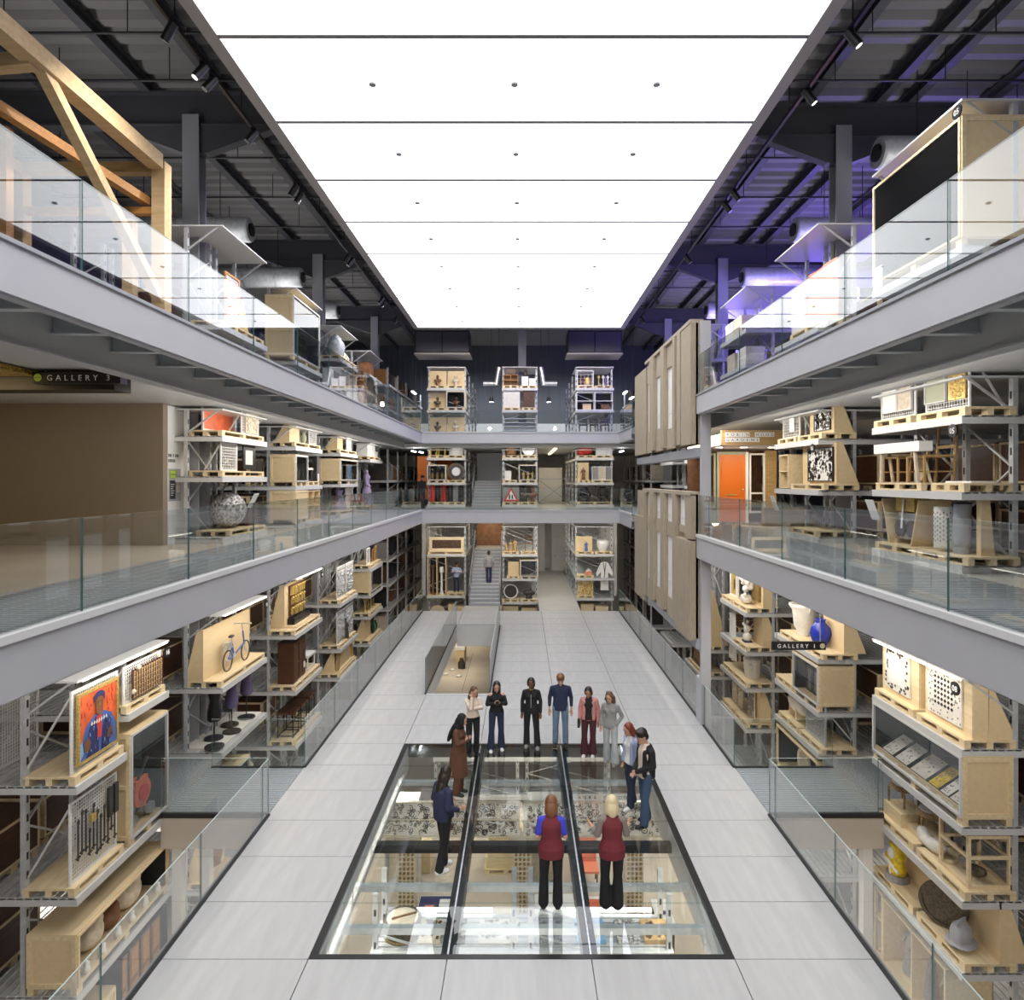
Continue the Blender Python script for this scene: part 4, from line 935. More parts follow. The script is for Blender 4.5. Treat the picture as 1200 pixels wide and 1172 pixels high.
# --- urn rack
P_ = pal('R', 17.4, 2.14, 1.28, .85, 'pale handled urn'); t = urn(up(P_, 0, 0, .38), .33, .82, 'plaster', 'pale handled urn with a wide rim on the top shelf')
for s in (-1, 1): MB().cyl((s*.33, 0, .62), (s*.42, 0, .78), .03, n=8).build('handle', 'plaster', t)
P2 = pal('R', 16.1, 2.14, 1.28, 1.0, 'cobalt blue glass vase and its board'); board(up(P2, 0, .1), 1.05, .95, 'plywood board with triangular gusset behind the blue vase', y=.5, g=.5)
vase(up(P2, 0, -.15, .3), .25, .66, 'blue', 'cobalt blue glass vase beside the pale urn')
crate(up(S('R', 16.35, .88), .132), 1.45, .85, 1.05, 'timber crate with glazed dark front under the blue vase'); pallet(S('R', 17.7, .88+.132), 1.1, .8, 'empty pale pallet beside the glazed crate under the urn')
for k in range(3): picture(up(S('R', 16.0+.36*k, .88), .28, dy=.25), .32, .62, 'grey panel in dark frame, %s inside the glazed crate' % ORD[k], frame='iron', canvas='greyfab')
P_ = pal('R', 17.5, -.1, 1.28, .95, 'barrel shaped stone vessel in a cradle'); t = thing('stone_barrel', 'big barrel shaped pale stone vessel lying in a wooden cradle', 'vessel', *up(P_, .05, 0, .42)); V = MB()
prof = [(.16, -.42), (.28, -.36), (.33, -.15), (.34, 0), (.33, .15), (.28, .36), (.16, .42)]; n = 18
V.add([(z, r_*math.cos(2*PI*k/n), .38+r_*math.sin(2*PI*k/n)) for r_, z in prof for k in range(n)], [(j*n+k, j*n+(k+1) % n, (j+1)*n+(k+1) % n, (j+1)*n+k) for j in range(6) for k in range(n)] + [tuple(range(n)), tuple(range(6*n, 7*n))], 0, True); fix(V.build('barrel', 'plaster', t))
for x in (-.2, .2): MB().prism([(-.3, 0), (.3, 0), (.3, .3), (.2, .16), (0, .08), (-.2, .16), (-.3, .3)], x-.03, x+.03, 'x').build('cradle', 'pine', t)
P2 = pal('R', 16.15, -.1, 1.3, .95, 'framed blue and yellow textile behind glass'); t = picture(up(P2, 0, 0, .12), 1.05, .95, 'steel framed glazed textile panel in blue and yellow', frame='galv', canvas='mosaic', name='glazed_picture'); MB().bar((.45, .05, .85), (.45, .75, .02), .03).build('stay', 'rack_white', t)
crate(up(S('R', 16.9, -1.5), .132), 2.5, .8, 1.15, 'wide timber crate lowest in view on the urn rack', 'open')
disc(up(S('R', 17.3, -1.5), .28, dy=.3), .34, 'pale round dish inside the wide open crate', 'stone', 'plaster'); vase(up(S('R', 16.2, -1.5), .28, dy=.4), .2, .6, 'midbrown', 'brown jar inside the wide open crate')
# --- porcelain rack
P_ = pal('R', 22.75, 2.2, 1.1, .8, 'icon in a white box frame'); picture(up(P_, 0, -.1, .25), .7, .85, 'white box framed icon of a small dark figure on gold', frame='white', canvas='gold', depth=.1, art=lambda t, w, h, y, fw: MB().sph((0, y, fw+h*.5), (.1, .01, .2), 8, 6).build('painted_patch', 'brown', t))
P2 = pal('R', 21.4, 2.2, 1.4, .95, 'white porcelain group and its board'); board(up(P2, 0, .25), .95, 1.1, 'plywood board with gilded panel behind the porcelain group', y=.5); tag(box(-.1, .55, .42, .5, .15, 1.0).build('gilt_plaque', 'darkgold', None, *P2), 'dark gilded panel on the board behind the porcelain group', 'panel')
r = random.Random(3); blob(up(P2, 0, -.1, .1), [((0, .15, .15), (.25, .2, .16))]+[((r.uniform(-.2, .2), r.uniform(.05, .25), r.uniform(.2, .95)), (r.uniform(.06, .13),)*3) for _ in range(22)], 'marble', 'tall white porcelain figure group on the highest shelf', 'porcelain_group', 'sculpture', .022)
P_ = pal('R', 22.6, -.15, 1.1, .85, 'empty space under the hung white robe')
cloth(up(S('R', 22.55, .2), .15, dy=.06), .62, 1.95, 'white', 'long white robe hanging flat beside the porcelain shelves', name='white_robe'); t = tag(box(-.13, .13, 0, .02, 0, .22).build('fabric_badge', 'iron', None, *up(S('R', 22.6, 1.7), .12, dy=.0)), 'small dark picture badge pinned on the white robe', 'badge')
tag(MB().cyl((-.4, 0, 0), (.4, 0, 0), .02, n=8).build('hanging_rail', 'galv', None, *up(S('R', 22.55, 2.14), .02, dy=.12)), 'short steel rail the white robe hangs from', 'rail')
P_ = pal('R', 21.35, .98, 1.3, .95, 'cream figure group with board'); board(up(P_, 0, .25), .85, 1.0, 'plywood board behind the small cream figure group', y=.5)
blob(up(P_, 0, -.05, .15), [((0, .1, .15), (.17, .14, .16)), ((-.05, .1, .4), (.1, .1, .16)), ((.1, .1, .45), (.08, .08, .1)), ((-.15, .05, .55), (.07, .07, .07)), ((.02, .1, .65), (.06, .06, .07))], 'plaster', 'small cream figure group on a dark blue foot', 'figure_group', 'sculpture', .02, [('foot', 'navyblue', MB().cbox((0, .1, .02), (.3, .24, .05)))])
P_ = pal('R', 21.35, -.15, 1.35, .9, 'grey veined stone capital'); blob(up(P_, 0, 0, .15), [((0, .25, .0), (0, .25, .5), .24, .30), ((0, .25, .58), (.36, .3, .12)), ((-.2, .12, .4), (.1, .1, .12)), ((.2, .12, .4), (.1, .1, .12))], 'marble', 'carved grey stone capital on the third shelf down', 'stone_capital', 'sculpture', .03)
P_ = pal('R', 22.55, -1.42, 1.3, .9, 'carved stone panel pair'); P2 = pal('R', 21.35, -1.42, 1.3, .9, 'tall carved stone slab')
for k, x in enumerate((-.3, .3)): relief(up(P_, 0, x, .3), .45, .8, 'stone', ('nearer', 'farther')[1-k]+' carved stone panel of a pair on the fourth shelf', n=30, sz=.1, seed=k, back='stone')
board(up(P2, 0, .1), .9, 1.0, 'pale board behind the tall carved slab', y=.45); relief(up(P2, .02, 0, .36), .6, .9, 'greyfab', 'tall grey carved slab leaning on its pale board', n=50, sz=.1, seed=9, back='stone')
# --- arch window rack and the tall board
P_ = pal('R', 26.6, -.28, 1.6, .95, 'tall dark carved door board'); board(up(P_, 0, .1), 1.25, 2.15, 'tall plywood board with long gusset beside the steel post', y=.3, g=.7); relief(up(P_, .05, 0, .22), .9, 1.95, 'brown', 'tall dark carved door fixed to the tall board', n=60, sz=.1, seed=12, back='midbrown', name='door_carving', cat='door panel')
Lw = pal('R', 26.9, -1.3, 2.2, .8, 'arched wooden window'); t = thing('arched_fanlight', 'arched wooden window with pale woven filling', 'arch', Lw[0], Lw[1]); pts = [(.85*math.cos(PI*k/14), .1+.85*math.sin(PI*k/14)) for k in range(15)]
fix(MB().prism(pts, .14, .17, 'y').build('infill', 'wicker', t)); b = MB()
for k in range(14):
    p, q = pts[k], pts[k+1]; b.bar((p[0], .15, p[1]), (q[0], .15, q[1]), .1, .08, up=(0, 1, 0))
b.build('arch_frame', 'brown', t); box(-.9, .9, .08, .22, 0, .1).build('sill', 'brown', t)
P_ = pal('R', 32.1, 2.3, 2.2, .8, 'white boxes past the arched window'); boxes(P_, [(-.6, .1, 0, .5, .5, .4), (.0, .1, 0, .4, .5, .5), (.6, .1, 0, .5, .5, .35)], 'white', 'archive_box', 'white archive box, {k} on the rack past the arched window', group='archive boxes past the arched window')
P_ = pal('R', 32.1, 1.0, 2.2, .8, 'red chest and stool'); cabinet(up(P_, 0, -.4, .1), .8, .5, .7, 'midbrown', 'red-brown chest past the arched window rack'); chair(up(P_, 0, .5, .15), 'iron', 'black stool chair beside the red-brown chest')
P_ = pal('R', 32.1, -.1, 2.2, .8, 'maroon cushion and pale box'); tag(blob(up(P_, 0, -.2, .1), [((0, .2, .2), (.35, .2, .2))], 'red', 'maroon cushion leaning on the lower rack', 'cushion', 'cushion', .04), None, None); cabinet(up(P_, 0, .6, .1), .5, .5, .6, 'plaster', 'pale box cabinet beside the maroon cushion')
# hanging gallery sign under the first gallery
t = sign(((6.36, 15.2, 2.58), 0), 'GALLERY 1', 1.24, .19, 'black hanging sign reading GALLERY 1 with a pale arrow disc', size=.125, space=1.55)
MB().cyl((.54, -.004, .095), (.54, 0, .095), .06, n=16).build('arrow_disc', 'stone', t); MB().bar((.50, -.006, .095), (.58, -.006, .095), .012, .004).build('arrow', 'black', t)
for x in (-.5, .5): MB().cyl((x, .03, .19), (x, .03, 1.82), .008, n=6).build('hanger', 'steel', t)
t = sign(((-6.91, 10.25, 7.99), 0), 'GALLERY 3', 1.36, .18, 'black hanging sign reading GALLERY 3 with a lime arrow disc', size=.125, space=1.75, side='lilac', d=.17)
for ch in t.children:
    if ch.name.startswith('lettering'): ch.location.x += .10
MB().cyl((-.60, -.004, .09), (-.60, 0, .09), .06, n=16).build('arrow_disc', 'lime', t); MB().bar((-.64, -.006, .09), (-.56, -.006, .09), .012, .004).build('arrow', 'black', t)
for x in (-.5, .5): MB().cyl((x, .03, .17), (x, .03, .24), .008, n=6).build('hanger', 'steel', t)
mat('lime_muted', (.25, .33, .09), .6)
# ---------------------------------------------------------------- first gallery: gallery 3 lobby wall, information panel
struct('wall_left_1', box(-16, -8.095, 14.9, 15.1, ZA, 8.3), 'beige_wall', label='plain beige wall of the gallery lobby')
struct('ceiling_3', box(-16, -7.6, 1.5, 10.4, 8.12, 8.2), 'gold_ceiling', label='gold perforated lobby ceiling')
struct('beam_7', box(-16, -6.45, 10.45, 10.9, 7.92, 8.22), 'black', label='black lintel over the gallery opening')
struct('floor_13', box(-16, -6.75, 1, 14.9, ZA, ZA+.012), 'l0floor')
struct('wall_left_2', box(-8.2, -8.1, 15.1, 16.0, ZA, 8.2), 'white_wall', label='white information wall beside the column')
ip = thing('information_board', 'grey information board with lime and black panels on the white wall', 'sign', (-8.1, 15.4, 6.0), PI/2)
box(-.26, .26, -.012, 0, 0, .75).build('plate', 'steel', ip); box(-.22, .08, -.016, -.012, .52, .72).build('lime_label', 'lime_muted', ip)
for k in range(2):
    for q in range(5): box(-.20+.05*q, -.165+.05*q, -.019, -.016, .64-.1*k, .70-.1*k).build('printed_letter', 'lime', ip)
for q in range(9):
    if q not in (3, 5): box(-.26+.05*q, -.23+.05*q, -.004, 0, 1.02, 1.09).build('wall_letter', 'dark', ip)
for q in range(6): box(-.26+.05*q, -.23+.05*q, -.004, 0, .90, .97).build('wall_letter', 'dark', ip)
box(-.22, .02, -.016, -.012, .05, .48).build('black_label', 'black', ip)
for k in range(6): box(-.19, -.19+.16-.03*(k % 3), -.019, -.016, .38-.05*k, .395-.05*k).build('text_line', 'white', ip)
box(.08, .22, -.016, -.012, .2, .45).build('photo_label', 'stone', ip); area('lobby_light', (-10.5, 9, 7.8), (.9, 0, 0), 4, 1, 60, (1, .74, .40))
# ---------------------------------------------------------------- racks and exhibits of the middle gallery
for y, nm, sh in ((LB, 'red abstract painting', [5., 6.44, 7.39]), (LC, 'two stacked square crates', [5., 6.17, 7.4]), (LD, 'crate with blue glass', [5., 6.2, 7.4]), (LE, 'stack of white boxes', [5., 7.3])):
    rack(S('L', y, 0), 2.7, 4.99, 8.12, sh, 'galvanised rack on the middle gallery with the '+nm, led=False)
for y, nm, sh in ((RA, 'wrapped bench and white pierced cylinder', [5., 6.17, 7.39]), (RB, 'black and white photograph boards', [5., 6.12, 7.33]), (RD, 'boxes behind the concrete facade', [5., 6.1, 7.2]), (RE, 'farther dark parcels', [5., 6.1, 7.2])):
    rack(S('R', y, 0), 2.7, 4.99, 8.12, sh, 'galvanised rack on the middle gallery with the '+nm, led=False)
MBk = lambda: MB()
# left, first rack
P_ = pal('L', 16.75, 7.39, 2.5, .85, 'big red abstract painting'); picture(up(P_, 0, -.3, .5), 1.7, .62, 'big red abstract painting lying behind a white stay', frame='rack_white', canvas='vermilion'); mesh_panel(up(P_, 0, .65), 1.1, .6, 'white mesh screen with pale carvings beside the red painting', cell=.07); relief(up(P_, .05, .7, .09), .8, .5, 'stone', 'pale carved fragments on white mesh beside the red painting', n=40, seed=21)
P_ = pal('L', 16.75, 6.44, 2.5, .85, 'black bordered window picture'); mesh_panel(up(P_, 0, -.6), .9, .68, 'white mesh screen carrying no picture beside the bordered window', cell=.07); picture(up(P_, .05, .55, .1), .75, .62, 'black bordered picture of a pale window', frame='black', canvas='plaster', fw=.12)
P_ = pal('L', 17.0, 5., 2.2, .9, 'big woven sphere'); t = tag(MB().sph((0, .45, .46), (.5, .44, .45), 18, 12).build('woven_sphere', 'tweed', None, *up(P_, 0, -.2, 0)), 'big black and white woven sphere on the gallery floor', 'sculpture'); cabinet(up(P_, 0, .75, .2), .55, .5, .55, 'brown', 'dark low chest behind the woven sphere')
tag(MB().cbox((0, 0, 0), (.3, .012, .42), rot=(.5, 0, 0)).build('caption_card', 'white', None, *up(S('L', 17.2, 5.), .95, dy=.0)), 'tilted white caption card above the woven sphere', 'card')
# left, second rack
P_ = pal('L', 21.75, 7.4, 2.6, .85, 'curved plywood shape and wire cases'); board(up(P_, 0, -.75), .9, .62, 'curved plywood board at the start of the wire cases', y=.2); mesh_panel(up(P_, 0, .85), .8, .62, 'pale mesh screen at the end of the curved plywood shelf', cell=.07); standing_figure(up(P_, 0, -.1, .2), .55, 'bronze', 'dark bronze figure between plywood board and mesh screen', seed=4); vase(up(P_, 0, .2, .25), .12, .4, 'greenish', 'greenish jar beside the dark bronze figure')
crate(up(S('L', 20.98, 6.17), .132), 1.15, .78, .95, 'square timber crate with dark glazed front, upper of two'); P_ = pal('L', 22.3, 6.17, 1.2, .8, 'small pale stools'); bench(up(P_, 0, 0, .1), .5, .4, .45, 'plaster', 'iron', 'small pale stool beside the upper square crate', 'stool', 'stool'); tag(box(-.08, .08, 0, .01, 0, .25).build('caption_card', 'white', None, *up(P_, .0, .45, -.02)), 'white caption card on the pallet by the pale stool', 'card')
crate(up(S('L', 20.98, 5.), .132), 1.15, .8, 1.0, 'square timber crate on the gallery floor, lower of two', 'ply'); t = shelfcase(up(S('L', 22.25, 5.), .132), 1.3, .75, 1.0, 'ply', 'wide glazed timber case with a row of pale jars', 2, 2); 
for k in range(5): vase(up(S('L', 21.75+k*.24, 5.), .17, dy=.2), .08, .3, 'plaster' if k % 2 else 'greyfab', '%s pale jar in the wide glazed case on the gallery floor' % ORD[k])
tag(MB().cbox((0, 0, 0), (.2, .012, .35), rot=(.5, 0, 0)).build('caption_card', 'white', None, *up(S('L', 23.0, 5.), .2, dy=-.5)), 'white leaning caption card in front of the pale jars', 'card')
# left, third rack
P_ = pal('L', 26.75, 7.4, 2.6, .85, 'wooden hull and white screen'); board(up(P_, 0, -.5), .8, .62, 'small curved timber board above the blue glass crate', y=.2); picture(up(P_, 0, .5, .1), .7, .6, 'small white screen with faint figures above the blue glass crate', frame='white', canvas='paper')
crate(up(S('L', 26.75, 6.2), .132), 2.6, .8, .95, 'timber crate with glazed front and a blue glass pane'); relief(up(S('L', 27.5, 6.2), .28, dy=.2), .8, .65, 'skyblue', 'pale blue patterned glass pane inside the timber crate', n=40, seed=31, back='silver'); 
P_ = pal('L', 26.75, 5., 2.6, .85, 'lilac costume behind glass'); gown(up(P_, 0, -.3, .0), .95, 'lilac', 'small lilac costume figure on the gallery floor pallet'); picture(up(P_, 0, .7, .2), .8, .9, 'pale timber framed glazed screen beside the small lilac costume', frame='pine', canvas='plaster')
# left, fourth rack
P_ = pal('L', 31.6, 7.3, 2.5, .85, 'white archive boxes'); boxes(P_, [(-.9, .1, 0, .5, .5, .3), (-.9, .1, .3, .5, .5, .3), (-.35, .1, 0, .5, .5, .36), (-.35, .1, .36, .5, .5, .36), (.2, .1, 0, .5, .5, .3), (.2, .1, .3, .5, .5, .34), (.75, .1, 0, .5, .5, .28)], 'white', 'archive_box', 'white archive box, {k} counted along the pallet above the lilac gown', group='white archive boxes on the middle gallery')
P_ = pal('L', 31.6, 5., 1.6, .85, 'tall lilac gown'); gown(up(P_, 0, 0, .1), 1.65, 'lilac', 'tall mannequin in a full lilac gown on the middle gallery')
cloth(up(S('L', 32.6, 5.), .2, dy=.5), .6, 1.6, 'midbrown', 'dark brown textile hanging behind the lilac gown')
# right, first rack
P_ = pal('R', 12.6, 7.39, 1.25, .95, 'cream textile screens'); mesh_panel(P_, 1.15, .85, 'white mesh screen with two cream textiles', cell=.07); picture(up(P_, .12, .27, .07), .48, .62, 'mottled brown textile square on white mesh', frame='rack_white', canvas='stone', fw=.02); picture(up(P_, .12, -.23, .07), .52, .68, 'plain cream textile square beside the mottled one', frame='rack_white', canvas='paper', fw=.02)
P2 = pal('R', 11.15, 7.39, 1.3, .95, 'gold and cream textile screens'); mesh_panel(P2, 1.15, .95, 'white mesh screen with gold and cream textiles', cell=.07); relief(up(P2, .15, .30, .09), .42, .7, 'gold', 'rich gold brocade square on white mesh', n=90, sz=.04, seed=41, dep=.02); picture(up(P2, .15, -.25, .07), .58, .72, 'pale olive textile square beside the gold brocade', frame='rack_white', canvas='greenish', fw=.02)
P_ = pal('R', 12.4, 6.17, 1.5, .95, 'timber chair frames'); P2 = pal('R', 10.95, 6.17, .85, .95, 'single caption label')
for k, x in enumerate((-.4, .42)): chair(up(P_, 0, x, .08), 'oak', ('lower', 'taller')[k]+' orange timber chair frame beside the wrapped bench', 'oak', w=.55, h=(.80, 1.08)[k], slat=2, sh=.5)
t = thing('wrapped_bench', 'low bench wrapped in white tissue across the orange chair frames', 'bench', *up(P_, .0, .0, -.02)); box(-.75, .75, -.02, .22, .56, .74).build('white_wrap', 'white', t)
for x, y in ((-.6, .05), (.6, .05), (-.6, .28), (.6, .28)): MB().bar((x, y, 0), (x*.9, y*.6, .56), .045).build('leg', 'stone', t)
tag(MB().cbox((0, .0, .25), (.32, .03, .32), rot=(0, PI/4, 0)).build('diamond_card', 'stone', None, *up(P_, .0, .0, .45)), 'pale diamond card standing under the wrapped bench', 'card'); tag(box(-.35, .3, .2, .6, 0, .03).build('paper_sheets', 'white', None, *P2), 'flat white sheets lying at the pallet end', 'paper')
P_ = pal('R', 12.5, 5., 1.35, 1.0, 'brass machine in a V stand'); P2 = pal('R', 11.1, 5., 1.35, 1.0, 'white pierced cylinder')
t = thing('brass_machine', 'brass box machine held between two splayed plywood boards', 'machine', *P_); box(-.3, .3, .2, .5, .62, .88).build('brass_body', 'gold', t); box(-.28, .28, .25, .55, .1, .6).build('clear_case', 'silver', t)
for s in (-1, 1): MB().cbox((s*.48, .4, .42), (.03, .6, .9), rot=(0, s*.28, 0)).build('splayed_board', 'ply', t); MB().cyl((s*.18, .2, .3), (s*.18, .24, .3), .16, n=16).build('wheel', 'iron', t)
MB().bar((0, .18, .86), (-.06, .17, .3), .05, .012).build('white_strap', 'white', t); box(-.4, .4, .6, .63, .0, 1.05).build('back_board', 'ply', t)
t = thing('pierced_cylinder', 'tall white pierced cylinder standing upright on the gallery floor', 'cylinder', *up(P2, .06, -.25, .25)); MB().cyl((0, 0, 0), (0, 0, .70), .19, n=24).build('body', 'plaster', t); b = MB()
for i in range(24):
    for j in range(7):
        a = 2*PI*i/24; b.cbox((.191*math.cos(a), .191*math.sin(a), .12+.075*j+(.03 if i % 2 else 0)), (.008, .02, .035), rot=(0, 0, a))
tag(b.build('slots', 'greyfab', t), None, None, kind='stuff')
t = thing('grey_cylinder', 'dark grey cylinder on the pallet with the white pierced one', 'cylinder', *up(P2, 0, .16, .25)); MB().cyl((0, 0, 0), (0, 0, .82), .13, n=18).build('body', 'steel', t); MB().cyl((0, 0, .82), (0, 0, .85), .135, n=18).build('rim', 'dark', t); board(up(P2, 0, .48), .1, .95, 'narrow timber batten board beside the grey cylinder', y=.3, g=.2)
numplate(up(S('R', 10.72, 7.18), 0, dy=-.03), '05', 'black disc reading 05 under the gold brocade')
for y, z, nm in ((13.1, 5.9, 'white hanging caption card at the post by the brass machine'), (18.2, 5.85, 'white hanging caption card at the post by the photograph board')): tag(MB().cbox((0, 0, 0), (.3, .012, .42), rot=(.35, 0, 0)).build('caption_card', 'white', None, *up(S('R', y, z), 0, dy=-.06)), nm, 'card')
# right, second rack
P_ = pal('R', 17.6, 7.33, 1.2, .9, 'wire case with a white card'); mesh_panel(P_, 1.1, .7, 'small mesh screen with a white card, beside the photograph board', cell=.08); tag(box(-.15, .15, 0, .01, 0, .4).build('white_card', 'white', None, *up(P_, .15, .1, .1)), 'white card fixed on the small mesh screen', 'card')
def photo(L, w, h, lab, seed):
    t = picture(L, w, h, lab, frame='black', canvas='white', fw=.02, name='photograph'); b = MB(); r = random.Random(seed)
    for _ in range(160): b.cbox((r.uniform(-w/2+.05, w/2-.05), .018, r.uniform(.05, h-.05)), (r.uniform(.02, .1), .006, r.uniform(.02, .1)), rot=(0, r.uniform(0, 3), 0))
    tag(b.build('dark_shapes', 'iron', t), None, None, kind='stuff'); return t
P2 = pal('R', 16.2, 7.33, 1.35, .95, 'upper crowd photograph board'); board(P2, 1.3, .85, 'plywood board behind the upper crowd photograph', y=.3); photo(up(P2, .08, .1, .25), .85, .62, 'smaller black and white crowd photograph on the upper shelf', 3)
P2 = pal('R', 16.35, 6.12, 1.9, .95, 'large crowd photograph board'); board(P2, 1.85, .98, 'plywood board behind the large crowd photograph', y=.3, g=.5); photo(up(P2, .06, .15, .25), 1.35, .82, 'large black and white crowd photograph on the lower shelf', 4); t = shelfcase(up(S('R', 17.85, 6.12), .15, dy=.05), .6, .5, .9, 'pine', 'small pale shelf unit at the end of the large photograph', 1, 2)
pallet(S('R', 16.5, 5.132), 1.5, .9, 'bare pale pallet on the gallery floor below the photographs')
numplate(up(S('R', 15.9, 7.14), 0, dy=-.03), '06', 'small black disc under the upper crowd photograph')
for y, z, lab in ((27.3, 6.1, 'cardboard box beside the pale crate behind the facade'), (26.6, 7.2, 'brown wrapped parcel above the pale crate behind the facade')): boxes(up(S('R', y, z), .135), [(0, .1, 0, .6, .5, .5)], 'stone', 'parcel', lab)
crate(up(S('R', 26.3, 6.1), .132), .8, .6, .75, 'small pale crate glimpsed below the concrete facade', 'ply')
# ---------------------------------------------------------------- flat front with the orange door
fl = thing('flat_entrance', 'timber flat entrance with orange door, glazed sidelights and white soffit', 'house front', (6.05, 22.8, ZA))
dr = box(.72, 1.62, -.05, 0, .05, 2.35).build('door', 'orange', fl); box(.95, 1.35, -.07, -.05, .95, 1.0).build('letter_slot', 'gold', dr); MB().sph((1.53, -.08, 1.15), .035, 8, 6).build('handle', 'silver', dr)
for z in (.15, 1.25): box(.82, 1.52, -.058, -.05, z, z+.75 if z < 1 else z+1.0).build('door_panel', 'orange', dr)
box(.64, .72, -.09, .04, 0, 2.45).build('door_post', 'greenish', fl); box(1.62, 1.72, -.09, .04, 0, 2.45).build('door_post', 'white', fl); box(.72, 1.62, -.09, .04, 2.35, 2.45).build('door_head', 'greenish', fl)
def win(x0, x1, z0, z1, m, mid=None):
    fr_ = box(x0, x0+.06, -.07, .03, z0, z1).build('window_frame', m, fl); box(x1-.06, x1, -.07, .03, z0, z1).build('stile', m, fr_); box(x0+.06, x1-.06, -.07, .03, z0, z0+.06).build('sill', m, fr_); box(x0+.06, x1-.06, -.07, .03, z1-.06, z1).build('head', m, fr_)
    if mid: box(x0+.06, x1-.06, -.07, .03, mid, mid+.06).build('transom', m, fr_)
    box(x0+.06, x1-.06, -.02, -.01, z0+.06, z1-.06).build('pane', 'acrylic', fr_)
box(.0, .64, -.02, .05, 0, .45).build('lower_panel', 'greenish', fl); win(.08, .6, .5, 2.4, 'greenish'); win(1.76, 2.3, .35, 2.4, 'white', 1.0); box(2.3, 2.7, -.05, .05, 0, 2.5).build('side_boarding', 'oak', fl)
box(0, 2.7, 1.4, 1.45, 0, 2.7).build('back_wall', 'midbrown', fl); box(0, 2.7, -2.6, 1.4, 2.55, 2.66).build('soffit', 'white', fl); box(.0, 2.7, -2.7, -2.62, 2.55, 3.0).build('fascia_board', 'oak', fl); box(.02, 2.68, -2.62, 1.4, 2.66, 2.9).build('roof_deck', 'ply', fl)
for k, wd in enumerate(('ROBIN HOOD', 'GARDENS')):
    for j, chh in enumerate(wd):
        if chh == ' ': continue
        x = .12+j*.15; tl = box(x, x+.135, -2.72, -2.7, 2.80-.16*k, 2.935-.16*k).build('letter_tile', 'white', fl); text(chh, .12, tl, (x+.068, -2.722, 2.825-.16*k), (PI/2, 0, 0), 'black', align='CENTER', ext=.002)
for x in (.35, 1.15, 2.05): MB().cyl((x, -1.3, 2.53), (x, -1.3, 2.55), .11, n=16).build('downlight', 'led', fl)
area('flat_light', (7.4, 21.3, 7.5), (.35, 0, 0), 2.0, .5, 60, (1, .85, .62))
# concrete planter wall beside the door
pl = thing('concrete_wall_block', 'low grey concrete block wall beside the orange door', 'low wall', (7.7, 21.0, ZA))
for j in range(3): box(0, 1.6-.1*j, 0, .3, j*.2+.005, j*.2+.195).build('course', 'concrete_smooth', pl)
# ---------------------------------------------------------------- concrete facade hanging beside the galleries
def facade(z0, z1, wins, lab, near, fins, top_far, name):
    f = thing('concrete_facade', lab, 'facade', (4.5, 17.67, z0)); H = z1-z0; Y = lambda y: y-17.67
    box(.14, .34, 0, Y(26.6), .0, H-.1).build('wall_slab', 'concrete_smooth', f)
    for (a, b, x0, ha, hb) in fins: box(x0, .2, Y(a), Y(b), ha-z0, hb-z0).build('fin', 'concrete', f)
    for (a, b, zb, zt, lo, hi) in wins:
        box(.06, .16, Y(a), Y(b), lo-z0, zb-z0).build('apron_panel', 'concrete_smooth', f); box(.06, .16, Y(a), Y(b), zt-z0, hi-z0).build('lintel_panel', 'concrete_smooth', f)
        wf = box(.10, .14, Y(a), Y(a)+.07, zb-z0, zt-z0).build('window_frame', 'white', f); box(.10, .14, Y(b)-.07, Y(b), zb-z0, zt-z0).build('stile', 'white', wf); m_ = zb+(zt-zb)*.27
        box(.10, .14, Y(a)+.07, Y(b)-.07, m_-z0-.04, m_-z0+.04).build('transom', 'white', wf); box(.12, .135, Y(a)+.07, Y(b)-.07, zb-z0, zt-z0).build('pane', 'paper', wf)
    box(-.02, .34, 0, Y(near[1]), H-.1, H).build('coping', 'concrete_smooth', f)
    box(.34, .5, .05, Y(26.6), .2, H-.2).build('steel_back_frame', 'steel', f)
    for k in range(7): box(.2, .40, -.03, .0, .3+k*(H-.6)/7, .42+k*(H-.6)/7).build('bolt_plate', 'steel', f)
    return f
hi = 10.69
facade(7.45, 10.79, [(23.2, 24.1, 8.2, 9.95, 7.45, hi), (21.35, 22.5, 8.2, 9.95, 7.45, hi), (19.65, 20.85, 8.07, 9.98, 7.45, hi)], 'upper block of brown board-marked concrete facade with three slit windows', (0, 24.2),
       [(24.2, 26.6, .03, 7.45, 10.6), (22.5, 23.2, -.05, 7.5, hi), (20.85, 21.35, -.05, 7.5, hi), (19.35, 19.65, -.05, 7.5, hi), (18.8, 19.2, -.02, 7.5, hi), (17.67, 18.75, .0, 7.45, hi)], 10.6, 'u')
facade(2.25, 6.17, [(23.2, 24.1, 2.95, 4.75, 2.25, 5.15), (21.35, 22.5, 2.9, 4.75, 2.25, 5.15), (19.65, 20.85, 2.85, 4.75, 2.25, 5.15), (23.25, 24.1, 5.2, 6.05, 5.15, 6.07), (21.4, 22.5, 5.2, 6.05, 5.15, 6.07), (19.7, 20.85, 5.2, 6.05, 5.15, 6.07), (18.3, 19.2, 5.2, 6.05, 5.0, 6.07)], 'lower block of brown concrete facade with two rows of windows', (0, 24.6),
       [(24.2, 24.6, .02, 2.25, 6.0), (24.6, 26.6, .02, 2.0, 5.1), (22.5, 23.2, -.05, 2.4, 6.07), (20.85, 21.35, -.05, 2.4, 6.07), (19.3, 19.65, -.05, 2.4, 6.07), (17.67, 18.3, .0, 4.9, 6.1), (17.67, 19.25, -.06, 2.2, 4.85)], 6., 'l')
sb = thing('steel_post', 'tall grey steel post at the near edge of the concrete facade', 'post', (4.72, 17.45, 0)); box(0, .26, 0, .12, 1.2, 10.7).build('post', 'fascia', sb)
